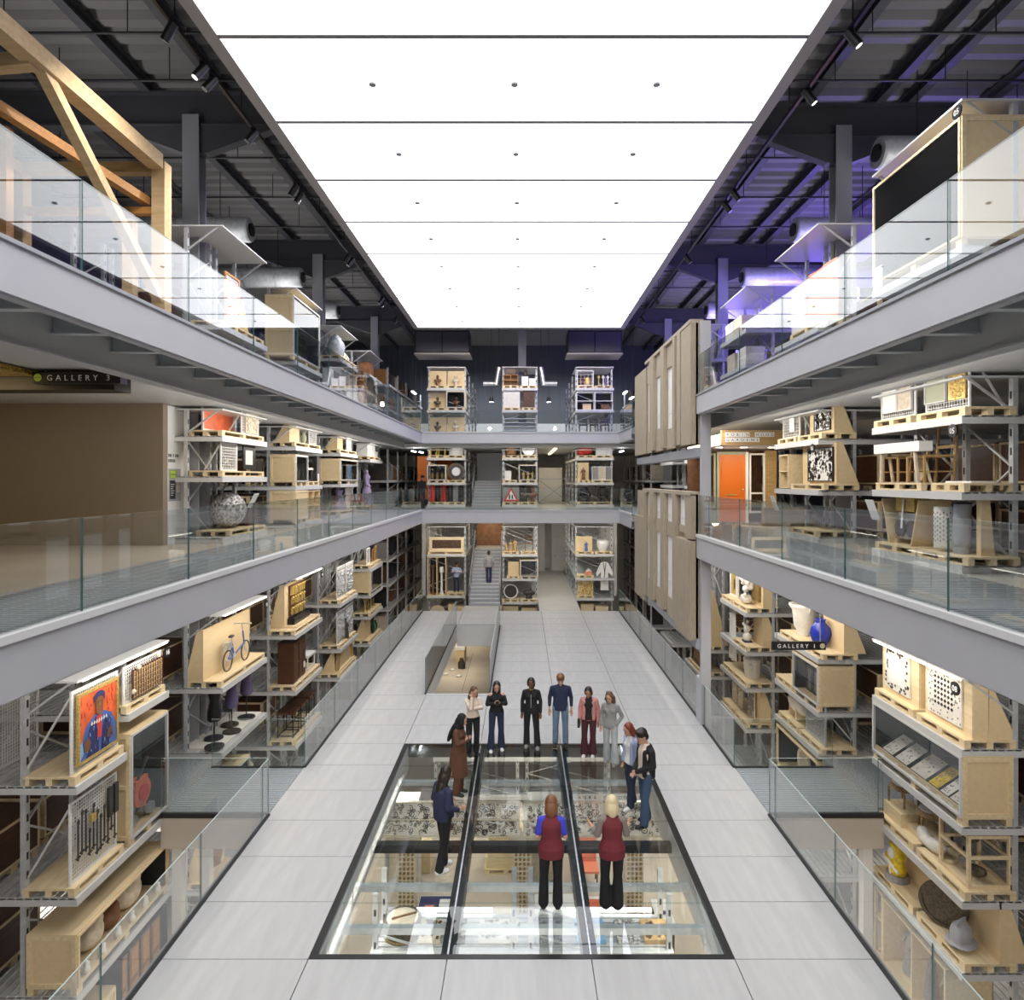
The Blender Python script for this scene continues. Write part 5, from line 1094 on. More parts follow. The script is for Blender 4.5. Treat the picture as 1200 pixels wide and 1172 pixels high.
for z in (7.1, 2.0): box(-.1, .3, .1, 9.2, z, z+.25).build('carrier_beam', 'steel', sb)
box(.0, .26, .0, .5, -.05, 1.2).build('foot', 'fascia', sb)
# ---------------------------------------------------------------- top gallery
for y, nm, sh in ((LB, 'patterned boards past the truss', [8.8, 10.0]), (LC, 'tall crate with leaning frame', [8.8, 10.05]), (LD, 'patterned ginger jar', [8.8, 9.75, 11.05]), (LE, 'red-brown cabinet', [8.8, 9.9, 11.2])):
    rack(S('L', y, 0), 2.7, 8.75, 12.4, sh, 'galvanised rack on the top gallery with the '+nm, led=False)
for y, nm, sh in ((RA, 'large black-fronted crate', [8.8, 10.1]), (RB, 'curved salmon textile', [8.8, 10.0]), (RC, 'boxes in violet light', [8.8, 10.0, 11.1]), (RD, 'parcels in violet light', [8.8, 10.0, 11.1])):
    rack(S('R', y, 0), 2.7, 8.75, 12.52, sh, 'galvanised rack on the top gallery with the '+nm, led=False)
# timber truss cradle
tt = thing('timber_truss', 'huge pine truss frame rising behind the top gallery glass', 'truss', (-7.2, 13.2, ZB))
for p, q, wd, m in (((0, 0, 0), (0, 0, 4.05), .26, 'truss_pine'), ((0, -.2, 4.0), (0, -7.5, 4.0), .28, 'truss_pine'), ((.0, -3.4, 4.0), (.0, -.05, 1.3), .17, 'truss_pine'), ((0, 0, .1), (0, -7.5, .1), .24, 'truss_pine'),
    ((-2.8, 0, 0), (-2.8, 0, 4.05), .24, 'oak'), ((-2.8, 0, 3.9), (-2.8, -7.5, 3.9), .22, 'orange_wood'), ((0, 0, 3.95), (-2.8, 0, 3.95), .2, 'oak'), ((0, 0, 3.1), (-2.8, 0, 3.1), .14, 'orange_wood'), ((0, -3.45, 3.92), (-2.8, -3.3, 3.8), .2, 'truss_pine'), ((-.6, -.05, 0), (-.6, -.05, 2.9), .2, 'truss_pine'), ((-1.4, -2.2, 0), (-1.4, -2.2, 3.6), .16, 'orange_wood'), ((-.3, 0, 3.3), (-1.4, -7, 3.6), .16, 'orange_wood')):
    MB().bar(p, q, wd).build('beam', m, tt)
for k in range(9): MB().bar((-1.6, -1.2-k*.65, .6), (-2.4, -2.2-k*.65, 3.5), .05, .12).build('lath', 'oak', tt)
# left exhibits
P_ = pal('L', 16.3, 10.0, 1.3, .85, 'patterned red and white board'); t = picture(up(P_, 0, 0, .1), .8, 1.25, 'patterned pink and white board past the timber truss', frame='orange_wood', canvas='mosaic'); t.children[-1].data.materials[0] = M['salmon']
relief(up(P_, .1, 0, .11), .6, 1.0, 'paper', 'white patterned cut-out fixed over the pink board', n=70, sz=.06, dep=.015, seed=51, back='salmon')
P_ = pal('L', 17.4, 10.0, 1.2, .85, 'gold winged model'); blob(up(P_, 0, -.1, .2), [((0, .1, 0), (0, .1, .9), .18, .04), ((-.2, .1, .3), (.05, .1, .8), .08, .03), ((.2, .1, .25), (0, .1, .7), .08, .03), ((0, .1, .1), (.28, .16, .1))], 'gold', 'pointed gold model beside the patterned pink board', 'gold_model', 'model', .025)
blob(up(pal('L', 16.6, 8.8, 2.2, .8, 'pink and yellow costume pieces'), 0, -.4, .2), [((0, .1, .2), (.2, .15, .2)), ((.05, .1, .5), (.12, .1, .14))], 'salmon', 'pink costume piece seen through the top gallery glass', 'costume', 'costume', .03); blob(up(S('L', 17.2, 8.8), .28, dy=.2), [((0, .1, .25), (.12, .12, .25)), ((.1, .05, .3), (.1, .1, .2))], 'yellow', 'yellow costume piece seen through the top gallery glass', 'costume', 'costume', .03)
crate(up(S('L', 21.5, 10.05), .132), 2.6, .85, 1.95, 'tall timber crate with a carved dark frame leaning inside'); t = shelfcase(up(S('L', 21.6, 10.05), .27, dy=.2), 1.1, .05, 1.1, 'iron', 'carved dark frame leaning inside the tall crate', 5, 4, name='leaning_trellis')
P_ = pal('L', 26.3, 11.05, 1.4, .8, 'patterned ginger jar'); lathe(up(P_, 0, -.1, .35), [(.2, 0), (.3, .15), (.36, .4), (.3, .62), (.2, .72), (.22, .76), (.12, .86), (.03, .92)], 'mosaic', 'big blue and white lidded ginger jar under the roof', 'ginger_jar', 'jar', 18)
P_ = pal('L', 27.5, 11.05, 1.2, .8, 'cream figures'); [standing_figure(up(P_, 0, -.3+.3*k, .2), .5-.06*k, 'plaster', ('tallest', 'middle', 'smallest')[k]+' cream figure beside the ginger jar', seed=60+k) for k in range(3)]
t = shelfcase(up(S('L', LD, 9.75), .132), 2.5, .7, .95, 'rack_white', 'glass sided case of small white figures', 4, 1); [standing_figure(up(S('L', 25.9+.4*k, 9.75), .17, dy=.25), .6, 'marble', '%s small white figure in the glass sided case' % ORD[k], seed=70+k) for k in range(4)]
cabinet(up(S('L', 31.2, 9.9), .135, dy=.1), .9, .5, 1.9, 'midbrown', 'tall red-brown cabinet at the end of the top gallery racks'); P_ = pal('L', 32.3, 9.9, 1.0, .8, 'white crossed stand'); t = thing('crossed_stand', 'white crossed stand with a diamond plate', 'stand', *up(P_, 0, 0, .1)); MB().bar((0, 0, 0), (0, 0, 1.3), .04).build('upright', 'white', t); MB().bar((-.35, 0, .7), (.35, 0, .7), .04).build('arm', 'white', t); MB().cbox((0, -.02, .6), (.25, .02, .25), rot=(0, PI/4, 0)).build('diamond_plate', 'stone', t)
# right exhibits
crate(up(S('R', RA, 10.1), .132), 2.62, 1.15, 2.05, 'large pine crate with a black front on the top gallery', front='open', front_m='felt'); numplate(up(S('R', 10.6, 12.28), 0, dy=-.04), '05', 'black disc reading 05 under the top plate above the black crate')
tag(box(-.15, .15, 0, .012, 0, .42).build('caption_card', 'white', None, *up(S('R', 12.95, 10.1), .14, dy=-.04)), 'white caption card at the far foot of the black crate', 'card')
P_ = pal('R', 16.4, 10.0, 1.9, .9, 'curved salmon textile'); cloth(up(P_, 0, 0, .3), 1.5, 1.5, 'salmon', 'curved salmon pink textile on the top gallery', wave=.18, seed=5, thick=.03); tag(box(-.4, .4, .2, .24, 0, 1.2).build('white_screen', 'paper', None, *up(P_, 0, -.95, 0)), 'pale upright screen beside the salmon textile', 'screen')
for k, (y, z, m) in enumerate(((21.4, 10.0, 'plaster'), (22.5, 10.0, 'stone'), (21.8, 11.1, 'stone'), (22.7, 11.1, 'plaster'), (26.5, 10.0, 'stone'), (27.6, 10.0, 'plaster'), (27.0, 11.1, 'stone'))): boxes(up(S('R', y, z), .135), [(0, .1, 0, .8, .6, .6)], m, 'archive_crate', '%s storage box in the violet light, counted from the salmon textile' % ORD[k])
# violet stage lamps behind the right top racks
for x, y, z in ((11.2, 19.5, 12.2), (11.2, 24.6, 12.2), (9.8, 30.2, 11.8)):
    t = thing('violet_lamp', 'violet tube lamp standing between the racks, %s' % ('by the salmon textile', 'by the storage boxes', 'beyond the boxes')[(y > 22)+(y > 28)], 'lamp', (x, y, ZB)); MB().cyl((0, 0, 0), (0, 0, .04), .25, n=14).build('base', 'dark', t); MB().cyl((0, 0, .04), (0, 0, z-ZB-.6), .02, n=8).build('stand', 'dark', t); MB().cyl((0, 0, z-ZB-.6), (0, 0, z-ZB+.6), .05, n=10).build('tube', 'blue_lamp', t)
    point('violet_light', (x-.3, y, z), 600, (.20, .12, 1.), .15)
# ---------------------------------------------------------------- far end racks (fronts at y = 36 facing the hall)
FX = {'W': (-4.14, 2.1), 'M': (-.13, 1.95), 'E': (3.95, 2.08)}
FN = {'W': 'stair side', 'M': 'middle', 'E': 'corridor side'}
FS = {('W', 0): [-1.5, .04, 2.3], ('W', 1): [5.0, 6.2, 7.55], ('W', 2): [8.8, 10.15, 11.35], ('M', 0): [-1.7, -.3, .97, 2.3], ('M', 1): [5., 6.2, 7.55], ('M', 2): [8.8, 10.15, 11.35], ('E', 0): [-1.6, -.1, 1.0, 2.3], ('E', 1): [5., 6.2, 7.55], ('E', 2): [8.8, 10.15, 11.35]}
struct('floor_14', MB().box(-5.4, -3., 35.9, 46, -1.92, -1.8).box(-1.2, .95, 35.9, 46, -1.92, -1.8).box(2.8, 5.1, 35.9, 46, -1.92, -1.8), 'steel')
ZL = ((-1.8, 3.9), (4.99, 8.1), (8.75, 12.6)); LN = ('lower hall', 'middle gallery', 'top gallery')
for (k, l), sh in FS.items():
    x, wd = FX[k]; rack(S(x, 36, 0), wd, ZL[l][0], ZL[l][1], sh, 'galvanised end rack on the %s, %s' % (LN[l], FN[k]), depth=9, stations=(.5, 3.2, 5.9, 8.6), led=False)
def fp(k, dx, z, w, what): return pal(FX[k][0]+dx, 36, z, w, .85, what)
# top gallery
for dx, z, m, lab in ((-.5, 11.35, 'midbrown', 'upper left'), (.5, 11.35, 'stone', 'upper right'), (-.5, 10.15, 'bronze', 'middle left'), (-.5, 8.8, 'bronze', 'lower left'), (.5, 8.8, 'stone', 'lower right')):
    col = 'brown pale'.split()[m == 'stone']; P_ = fp('W', dx, z, .98, 'bust and pink board, '+lab.replace('left', 'stair end').replace('right', 'inner end')); board(P_, .95, .85, 'pinkish timber board behind a %s bust, %s' % (col, lab.replace('left', 'outer').replace('right', 'inner')), y=.4, g=.3)
    bust(up(P_, 0, 0, .08), .62, m, '%s bust before a pinkish board, %s place' % (col, lab.replace('left', 'outer').replace('right', 'inner')))
crate(up(S(FX['W'][0]+.52, 36, 10.15), .132), 1.0, .8, 1.02, 'dark lined display crate among the busts'); bust(up(S(FX['W'][0]+.52, 36, 10.15), .3, dy=.2), .6, 'midbrown', 'dark bust inside the display crate')
P_ = fp('M', -.5, 11.35, .9, 'small timber cases'); t = shelfcase(up(P_, 0, 0, .1), .8, .5, .6, 'orange_wood', 'open timber case on the highest middle shelf', 2, 2, back='ply'); cabinet(up(P_, .63, 0, .12), .5, .4, .3, 'brown', 'small dark chest on the open timber case')
P_ = fp('M', .48, 11.35, .95, 'white blocks and dark vessel'); boxes(P_, [(-.2, .1, 0, .35, .4, .5), (.2, .1, 0, .35, .4, .4)], 'white', 'white_block', '{k} white block on the highest middle shelf'); vase(up(P_, .5, -.2, .3), .14, .4, 'iron', 'dark vessel on top of the white block')
P_ = fp('M', -.45, 10.15, .98, 'pale chest of drawers'); t = cabinet(up(P_, 0, 0, .05), .9, .5, .95, 'plaster', 'pale grey chest of twelve drawers on the middle end rack', 4); cabinet(up(fp('M', .5, 10.15, .8, 'dark wardrobe'), 0, 0, .05), .62, .5, 1.05, 'brown', 'dark wardrobe with one blue door edge, middle end rack', 2)
t = shelfcase(up(S(FX['M'][0], 36, 8.8), .132), 1.8, .6, .9, 'galv', 'long grey tube shelving on the middle end rack', 1, 4)
for j in range(3): tag(MB().cyl((-.85, .3, 0), (.85, .3, 0), .08, n=10).build('rolled_textile', ('skyblue', 'white', 'steel')[j], None, *up(S(FX['M'][0], 36, 8.8), .27+.22*j)), ('lowest blue', 'white', 'highest grey')[j]+' rolled textile in the tube shelving', 'textile roll')
P_ = fp('E', -.5, 11.35, .95, 'glazed brass curios'); mesh_panel(P_, .9, .85, 'glazed frame with brass curios', cell=.2); drum(up(P_, 0, .15, .3), .2, .5, 'gold', 'brass drum in the glazed frame, corridor side'); bust(up(P_, 0, -.2, .25), .6, 'midbrown', 'brown bust in the glazed frame, corridor side')
P_ = fp('E', .5, 11.35, .95, 'brass candle lamps'); [lathe(up(P_, 0, -.25+.25*j, .3), [(.1, 0), (.03, .1), (.03, .4), (.1, .5), (.02, .6)], 'plaster' if j else 'gold', '%s slim lamp on the highest corridor side shelf' % ORD[j], 'candle_lamp', 'lamp', 10) for j in range(3)]
for dx, j in ((-.5, 0), (.5, 1)):
    t = shelfcase(up(S(FX['E'][0]+dx, 36, 10.15), .135, dy=.03), .97, .7, 1.0, 'white', ('plain', 'stocked')[j]+' white open case on the top corridor side rack', 1, 2, back='lining')
    cabinet(up(S(FX['E'][0]+dx, 36, 10.15), .17, dx=.1, dy=.2), .45, .3, .3, 'midbrown' if j else 'ply', 'small %s box in the %s white case' % (('pale', 'brown')[j], ('plain', 'stocked')[j]))
P_ = fp('E', 0, 8.8, 1.9, 'dark metal chairs'); [chair(up(P_, 0, -.6+.6*j, .1), 'iron', '%s dark metal chair on the lowest top gallery end shelf' % ORD[j], 'dark', h=.8) for j in range(3)]
# middle gallery
P_ = fp('W', -.5, 7.55, .98, 'yellow chairs'); [chair(up(P_, 0, -.22+.45*j, .1), 'yellow', ('outer', 'inner')[j]+' yellow chair on the middle gallery end rack', 'yellow', h=.72, w=.38) for j in range(2)]
lathe(up(fp('W', .5, 7.55, .98, 'white tureen'), 0, 0, .42), [(.38, 0), (.4, .05), (.4, .4), (.42, .42), (.3, .5), (.1, .56), (.05, .62)], 'white', 'big white lidded tureen beside the yellow chairs', 'tureen', 'tureen')
crate(up(S(FX['W'][0]-.52, 36, 6.2), .132), 1.0, .8, .95, 'dark lined crate of small gold pieces'); [vase(up(S(FX['W'][0]-.8+.28*j, 36, 6.2), .28, dy=.3), .1, .4, 'darkgold', '%s small gilt vase in the dark lined crate' % ORD[j]) for j in range(3)]
P_ = fp('W', .52, 6.2, .98, 'dark disc with white clock face'); disc(up(P_, 0, 0, .2), .46, 'dark patterned disc behind the white clock face', 'iron', 'bronze'); disc(up(P_, .22, 0, .1), .24, 'round white clock face on a dark disc', 'white', 'silver', name='clock_face', cat='clock')
P_ = fp('W', -.5, 5.0, .98, 'red garments'); [cloth(up(P_, 0, -.3+.3*j, .1+.1*j), .28, .95, 'red' if j != 1 else 'dark', ('outer red', 'black', 'inner red')[j]+' garment hanging low on the middle gallery end rack', seed=j) for j in range(3)]
P_ = fp('W', .5, 5.0, .98, 'dark garments'); [cloth(up(P_, 0, -.3+.3*j, .1), .28, .95, 'greyfab' if j == 1 else 'dark', ('first dark', 'grey', 'last dark')[j]+' garment beside the red ones', seed=j+4) for j in range(3)]
drum(up(fp('M', -.48, 7.55, .9, 'brown barrel'), 0, 0, .1), .27, .75, 'orange_wood', 'brown wooden barrel on the middle gallery end rack', 'iron'); disc(up(fp('M', .48, 7.55, .9, 'silver salver'), 0, 0, .2), .36, 'round silver salver beside the brown barrel', 'silver', 'silver', name='salver', cat='dish'); mesh_panel(up(S(FX['M'][0]+.48, 36, 7.55), .275), .88, .8, 'pale glazed frame around the silver salver', cell=.25)
crate(up(S(FX['M'][0]+.45, 36, 6.2), .132), .98, .8, .95, 'white framed glass crate of golden figures'); [standing_figure(up(S(FX['M'][0]+.2+.25*j, 36, 6.2), .28, dy=.25), .5, 'gold', '%s golden figure in the white framed crate' % ORD[j], seed=80+j) for j in range(3)]
P_ = fp('M', -.55, 6.2, .8, 'white documents box'); boxes(P_, [(-.1, .1, 0, .35, .3, .5)], 'white', 'document_box', 'white document box above the road sign')
P_ = fp('M', -.48, 5.0, .95, 'triangular road sign'); t = thing('road_sign', 'triangular road sign with two walking figures in a red border', 'road sign', *up(P_, 0, 0, .1)); box(-.44, .44, .01, .03, 0, .86).build('backing_plate', 'greyfab', t); fix(MB().prism([(-.42, .04), (.42, .04), (0, .80)], .0, .01, 'y').build('red_triangle', 'red', t)); fix(MB().prism([(-.28, .12), (.28, .12), (0, .63)], -.006, .0, 'y').build('white_triangle', 'white', t))
for x, hh in ((-.09, .3), (.07, .24)):
    b = MB(); b.cbox((x, -.009, .14+hh*.5), (.07, .006, hh*.5)).cbox((x-.02, -.009, .14+hh*.12), (.025, .006, hh*.3)).cbox((x+.025, -.009, .14+hh*.12), (.025, .006, hh*.3)).cyl((x, -.012, .14+hh*.9), (x, -.006, .14+hh*.9), .035, n=10); b.build('walking_figure', 'black', t)
P_ = fp('M', .48, 5.0, .9, 'two dark torsos'); [bust(up(P_, 0, -.2+.42*j, .1), .85, 'midbrown' if j else 'bronze', ('bronze', 'brown')[j]+' torso beside the road sign') for j in range(2)]
tag(blob(up(fp('E', -.5, 7.55, .98, 'crumpled red fabric'), 0, 0, .1), [((-.2, .25, .2), (.25, .2, .2)), ((.15, .25, .25), (.3, .22, .2)), ((0, .2, .4), (.2, .15, .15)), ((.3, .2, .3), (.12, .12, .2))], 'red', 'crumpled bright red fabric on the middle gallery end rack', 'red_fabric', 'textile', .03), None, None); cabinet(up(fp('E', .5, 7.55, .98, 'silvery cabinet'), 0, 0, .05), .85, .5, .8, 'galv', 'silvery cabinet beside the crumpled red fabric', 3)
board(fp('E', -.6, 6.2, .7, 'pale board with brown figure'), .6, .95, 'pale board behind the small brown figure', y=.3); standing_figure(up(S(FX['E'][0]-.6, 36, 6.2), .28, dy=.1), .7, 'midbrown', 'small brown figure before the pale board, middle gallery', seed=90); P_ = fp('E', .4, 6.2, 1.15, 'framed grey pictures'); [picture(up(P_, 0, -.35+.36*j, .1+.05*j), .4, .75, '%s greyish framed picture beside the brown figure' % ORD[j], frame='plaster' if j == 1 else 'galv', canvas='stone' if j == 1 else 'greyfab') for j in range(3)]
P_ = fp('E', 0, 5.0, 1.9, 'black leather seats'); [tag(blob(up(P_, 0, -.5+1.*j, .1), [((0, .3, .25), (.3, .25, .15)), ((0, .5, .55), (.28, .1, .3)), ((-.28, .3, .4), (.07, .22, .12)), ((.28, .3, .4), (.07, .22, .12)), ((0, .3, .0), (0, .3, .25), .2, .1)], 'black', ('outer', 'inner')[j]+' black leather armchair on the middle gallery end rack', 'leather_armchair', 'chair', .03), None, None) for j in range(2)]
# lower hall
P_ = fp('W', 0, 2.3, 2.0, 'long dark relief board'); picture(up(P_, 0, 0, .15), 1.9, .78, 'long pale board framing a dark textured relief', frame='pine', canvas='brown', fw=.16, depth=.08); relief(up(P_, .16, 0, .17), 1.5, .45, 'bronze', 'dark textured relief inside the long pale board', n=60, sz=.05, dep=.03, seed=95, back='brown')
t = shelfcase(up(S(FX['W'][0]-.52, 36, .04), .132), 1.0, .7, 2.1, 'pine', 'tall pine case of two dark columns', 2, 1, back='lining'); [lathe(up(S(FX['W'][0]-.76+.48*j, 36, .04), .17, dy=.3), [(.12, 0), (.12, .1), (.07, .15), (.06, 1.4), (.1, 1.5), (.12, 1.6-.4*j)], 'midbrown' if not j else 'plaster', ('dark', 'pale')[j]+' turned column in the tall pine case', 'turned_column', 'column', 10) for j in range(2)]
pallet(S(FX['W'][0]+.52, 36, .172), .98, .8, 'pale pallet under the figure in a blue jacket'); 
P_ = fp('W', -.5, -1.5, .9, 'pale timber wheel'); disc(up(P_, 0, 0, .2), .42, 'pale timber wheel half hidden by the hall floor edge', 'stone', 'pine'); boxes(fp('W', .5, -1.5, .9, 'timber boxes at the floor edge'), [(-.2, .1, 0, .4, .5, .9), (.25, .1, 0, .35, .5, .8)], 'ply', 'timber_box', '{k} timber box half hidden by the hall floor edge')
P_ = fp('M', -.5, 2.3, .9, 'small timber models'); [standing_figure(up(P_, 0, -.25+.25*j, .2), .5+.1*j, 'oak', '%s small timber model on the lower middle end rack' % ORD[j], seed=100+j) for j in range(3)]; chair(up(fp('M', .5, 2.3, .9, 'brown chair'), 0, 0, .1), 'brown', 'brown chair on the lower middle end rack', 'midbrown')
board(up(fp('M', -.35, .97, .7, 'small pink board'), 0, 0, 0), .6, .75, 'small pinkish board with a carved piece', y=.25); crate(up(S(FX['M'][0]+.5, 36, .97), .132), .95, .7, 1.0, 'white framed glass crate on the lower middle end rack')
P_ = fp('M', -.5, -.3, .95, 'round white mirror'); disc(up(P_, 0, 0, .15), .4, 'round white framed dark mirror on the lower middle end rack', 'iron', 'white', name='round_mirror', cat='mirror'); P_ = fp('M', .5, -.3, .95, 'dark saddle and stand'); blob(up(P_, 0, 0, .2), [((0, .1, .3), (.35, .15, .16)), ((.1, .1, .5), (.05, .05, .2)), ((0, .1, .0), (0, .1, .3), .2, .1)], 'iron', 'dark saddle shape beside the round mirror', 'saddle', 'saddle', .025)
boxes(fp('M', -.5, -1.7, .9, 'yellowed crates'), [(0, .1, 0, .8, .6, 1.0)], 'pine', 'timber_box', 'yellowed timber box below the round mirror'); boxes(fp('M', .5, -1.7, .9, 'open pine tray'), [(0, .1, 0, .8, .6, .9)], 'ply', 'timber_box', 'pale timber box below the dark saddle')
P_ = fp('E', -.55, 2.3, .95, 'board with a blue figure'); board(P_, .9, .8, 'pale board behind the small blue figure', y=.35); standing_figure(up(P_, 0, .1, .12), .55, 'midblue', 'small blue figure before a pale board', seed=110); P_ = fp('E', .5, 2.3, .95, 'white plaster bowl'); lathe(up(P_, 0, 0, .35), [(.2, 0), (.3, .15), (.36, .4), (.33, .55), (.2, .6)], 'white', 'big white plaster bowl, lower corridor side rack', 'plaster_bowl', 'bowl')
P_ = fp('E', -.5, 1.0, .9, 'small pale house model'); t = thing('house_model', 'small pale house model on the lower corridor side rack', 'model', *up(P_, 0, .2, .15)); box(-.15, .15, 0, .2, 0, .2).build('wall', 'salmon', t); fix(MB().prism([(-.17, .2), (.17, .2), (0, .36)], -.02, .22, 'y').build('roof', 'plaster', t))
t = thing('white_kimono', 'white kimono hanging with dark trim beside the corridor', 'kimono', *up(S(FX['E'][0]+.55, 36, .3), .15, dy=.15)); MB().prism([(-.22, 0), (.22, 0), (.2, 1.0), (.42, .75), (.46, .95), (.2, 1.5), (.06, 1.55), (-.06, 1.55), (-.2, 1.5), (-.46, .95), (-.42, .75), (-.2, 1.0)], 0, .07, 'y').build('robe', 'white', t); MB().bar((.07, -.005, 1.5), (-.02, -.005, .7), .04, .01).build('collar_trim', 'iron', t); MB().bar((-.07, -.005, 1.5), (.02, -.005, .9), .04, .01).build('collar_trim', 'iron', t); MB().cyl((-.5, .035, 1.45), (.5, .035, 1.45), .012, n=6).build('rod', 'galv', t)
P_ = fp('E', -.5, -.1, .95, 'gold woven screen'); relief(up(P_, 0, 0, .15), .85, .8, 'gold', 'gold woven screen on the lower corridor side rack', n=80, sz=.06, seed=115, back='ply'); boxes(fp('E', 0, -1.6, 1.8, 'pine boxes at the floor edge'), [(-.4, .1, 0, .7, .6, 1.0), (.4, .1, 0, .7, .6, .9)], 'pine', 'timber_box', '{k} pine box on the lowest corridor side shelf')
for (k, l), z in {('W', 1): 5.9, ('M', 1): 7.0, ('E', 1): 5.85, ('M', 0): .6}.items(): pass
# stairs
def stair(name, x0, x1, y0, z0, n, label, going=.275, rise=.157):
    t = thing(name, label, 'stairs', (x0, y0, z0)); W = x1-x0
    tm = box(0, W, 0, going+.02, rise-.03, rise).mesh('tread', 'galv'); rm = box(0, W, .0, .015, 0, rise-.03).mesh('riser', 'steel')
    for k in range(n): link('tread', tm, t, (0, k*going, k*rise)); link('riser', rm, t, (0, k*going, k*rise))
    for x in (-.03, W): box(x, x+.03, 0, .01, 0, .01).build('stringer', 'steel', t).data; MB().prism([(0, -.2), (n*going, n*rise-.2), (n*going, n*rise+.1), (0, .15)], x, x+.03, 'x').build('stringer', 'steel', t); MB().cyl((x+.015, 0, 1.0), (x+.015, n*going, n*rise+1.0), .025, n=8).build('handrail', 'steel', t)
    for x in (-.03, W):
        for k in range(0, n, 3): MB().cyl((x+.015, k*going+.1, k*rise), (x+.015, k*going+.1, k*rise+1.05), .014, n=6).build('baluster', 'steel', t)
    box(0, W, n*going, n*going+1.6, n*rise-.1, n*rise).build('landing', 'galv', t)
    return t
stair('staircase', -2.72, -1.2, 34.0, 0, 16, 'lower metal staircase climbing between the end racks'); stair('staircase', -2.72, -1.2, 36.0, ZA, 9, 'upper metal staircase climbing from the middle gallery')
tag(box(-2.75, -1.15, 40.1, 40.16, 2.5, 4.2).build('landing_screen', 'midbrown'), 'brown screen behind the lower stair landing', 'screen'); tag(box(-2.75, -1.15, 40.1, 40.16, 6.4, 8.1).build('landing_screen', 'steel'), 'grey screen behind the upper stair landing', 'screen')
point('stair_light', (-1.95, 38.8, 4.0), 40, (1, .75, .4), .2)
# corridor fittings
tag(box(1.1, 2.7, 44.9, 45., ZA, 7.3).build('white_partition', 'white_wall'), 'white partition closing the middle gallery corridor', 'partition'); t = thing('barrier_gate', 'crossed steel barrier before the white partition', 'barrier', (1.0, 40.5, ZA))
for p, q in (((0, 0, .05), (1.9, 0, 1.5)), ((0, 0, 1.5), (1.9, 0, .05)), ((0, 0, 1.55), (1.9, 0, 1.55)), ((0, 0, .05), (1.9, 0, .05))): MB().bar(p, q, .05).build('bar', 'steel', t)
for k, (z, y0, y1) in enumerate(((4.36, 37, 44), (8.17, 36.2, 44.5))): tag(box(1.75, 1.9, y0, y1, z, z+.05).build('linear_light', 'led_gold'), ('lower', 'upper')[k]+' long warm linear light over the corridor between the end racks', 'light')
area('corridor_light', (1.85, 40, 7.9), (0, 0, 0), .4, 8, 60, WARM); area('corridor_light', (1.85, 40, 4.0), (0, 0, 0), .4, 8, 80, (1, .95, .88))
dw = struct('door_1', box(2.2, 3.1, 47.3, 47.4, 0, 2.3), 'white_wall', label='white door at the corridor end'); box(2.3, 2.36, 47.24, 47.3, 1.0, 1.1).build('door_handle', 'steel', dw); struct('wall_back_2', MB().box(.8, 1.6, 47, 47.2, 0, 4.4).box(2.1, 3.4, 47.4, 47.5, 0, 4.4), 'white_wall')
struct('wall_back_3', MB().box(-5.6, -5.4, 37, 46, 0, 4.4).box(5.1, 5.3, 37, 46, 0, 4.4), 'white_wall')
# ventilation boxes under the roof at the far end
for x, nm in ((-4.3, 'stair side'), (3.9, 'corridor side')):
    t = thing('ventilation_box', 'big dark ventilation box under the roof, '+nm, 'vent box', (x, 35.5, 13.3)); box(-1.45, 1.45, 0, 1.6, 0, 1.2).build('casing', 'dark', t)
    for s in (-1, 1): box(s*.72-.68, s*.72+.68, -.02, 0, .06, 1.12).build('louvre', 'roof_beam', t)
    box(-1.5, 1.5, -.05, 1.65, -.08, 0).build('flange', 'frame_grey', t)
    for xx in (-1.3, 1.3): MB().cyl((xx, .8, 1.2), (xx, .8, 3.12), .015, n=6).build('hanger', 'dark', t)
for k, (x, y, z) in enumerate(((-1.75, 37.5, 10.9), (1.5, 37.5, 10.9))):
    t = thing('pendant_lamp', 'black pendant lamp lit between the end racks, %s' % ('stair side', 'corridor side')[k], 'lamp', (x, y, z)); MB().cyl((0, 0, 0), (0, 0, .28), .14, .09, n=14).build('shade', 'black', t); MB().cyl((0, 0, -.01), (0, 0, .0), .11, n=14).build('bulb', 'led_cold', t); MB().cyl((0, 0, .28), (0, 0, 5.54), .012, n=6).build('cord', 'dark', t)
    point('pendant_light', (x, y, z-.15), 60, (1, .95, .88), .1)
    t = thing('duct_elbow', 'flexible silver duct elbow beside the %s pendant lamp' % ('stair side', 'corridor side')[k], 'duct', (x-.05 if k else x+.05, 37.2, 11.9)); s = -1 if k else 1
    MB().cyl((s*-.5, 0, 0), (s*.25, 0, 0), .14, n=12).build('pipe', 'silver', t); MB().cyl((s*.25, 0, -.1), (s*.4, 0, .9), .14, n=12).build('pipe', 'silver', t); MB().cyl((s*.4, 0, .9), (s*.4, 0, 4.4), .015, n=6).build('hanger', 'dark', t)
for k, (x, z) in enumerate(((-5.9, 11.2), (5.6, 11.2), (5.95, 10.9), (-5.9, 8.0), (5.4, 8.0), (-5.5, 7.95))):
    t = thing('tube_light', 'bright short tube light by the end racks, '+('above the busts', 'outer upper one by the white cases', 'lower one by the white cases', 'outer one by the orange screens', 'by the red fabric shelf', 'inner one by the orange screens')[k], 'light', (x, 36.5, z)); box(-.06, .06, -1., 0, 0, .06).build('tube', 'led_cold', t)
    for y in (-.9, -.1): MB().cyl((0, y, .06), (0, y, (16.4 if z > 10 else 8.24)-z), .008, n=5).build('hanger', 'dark', t)
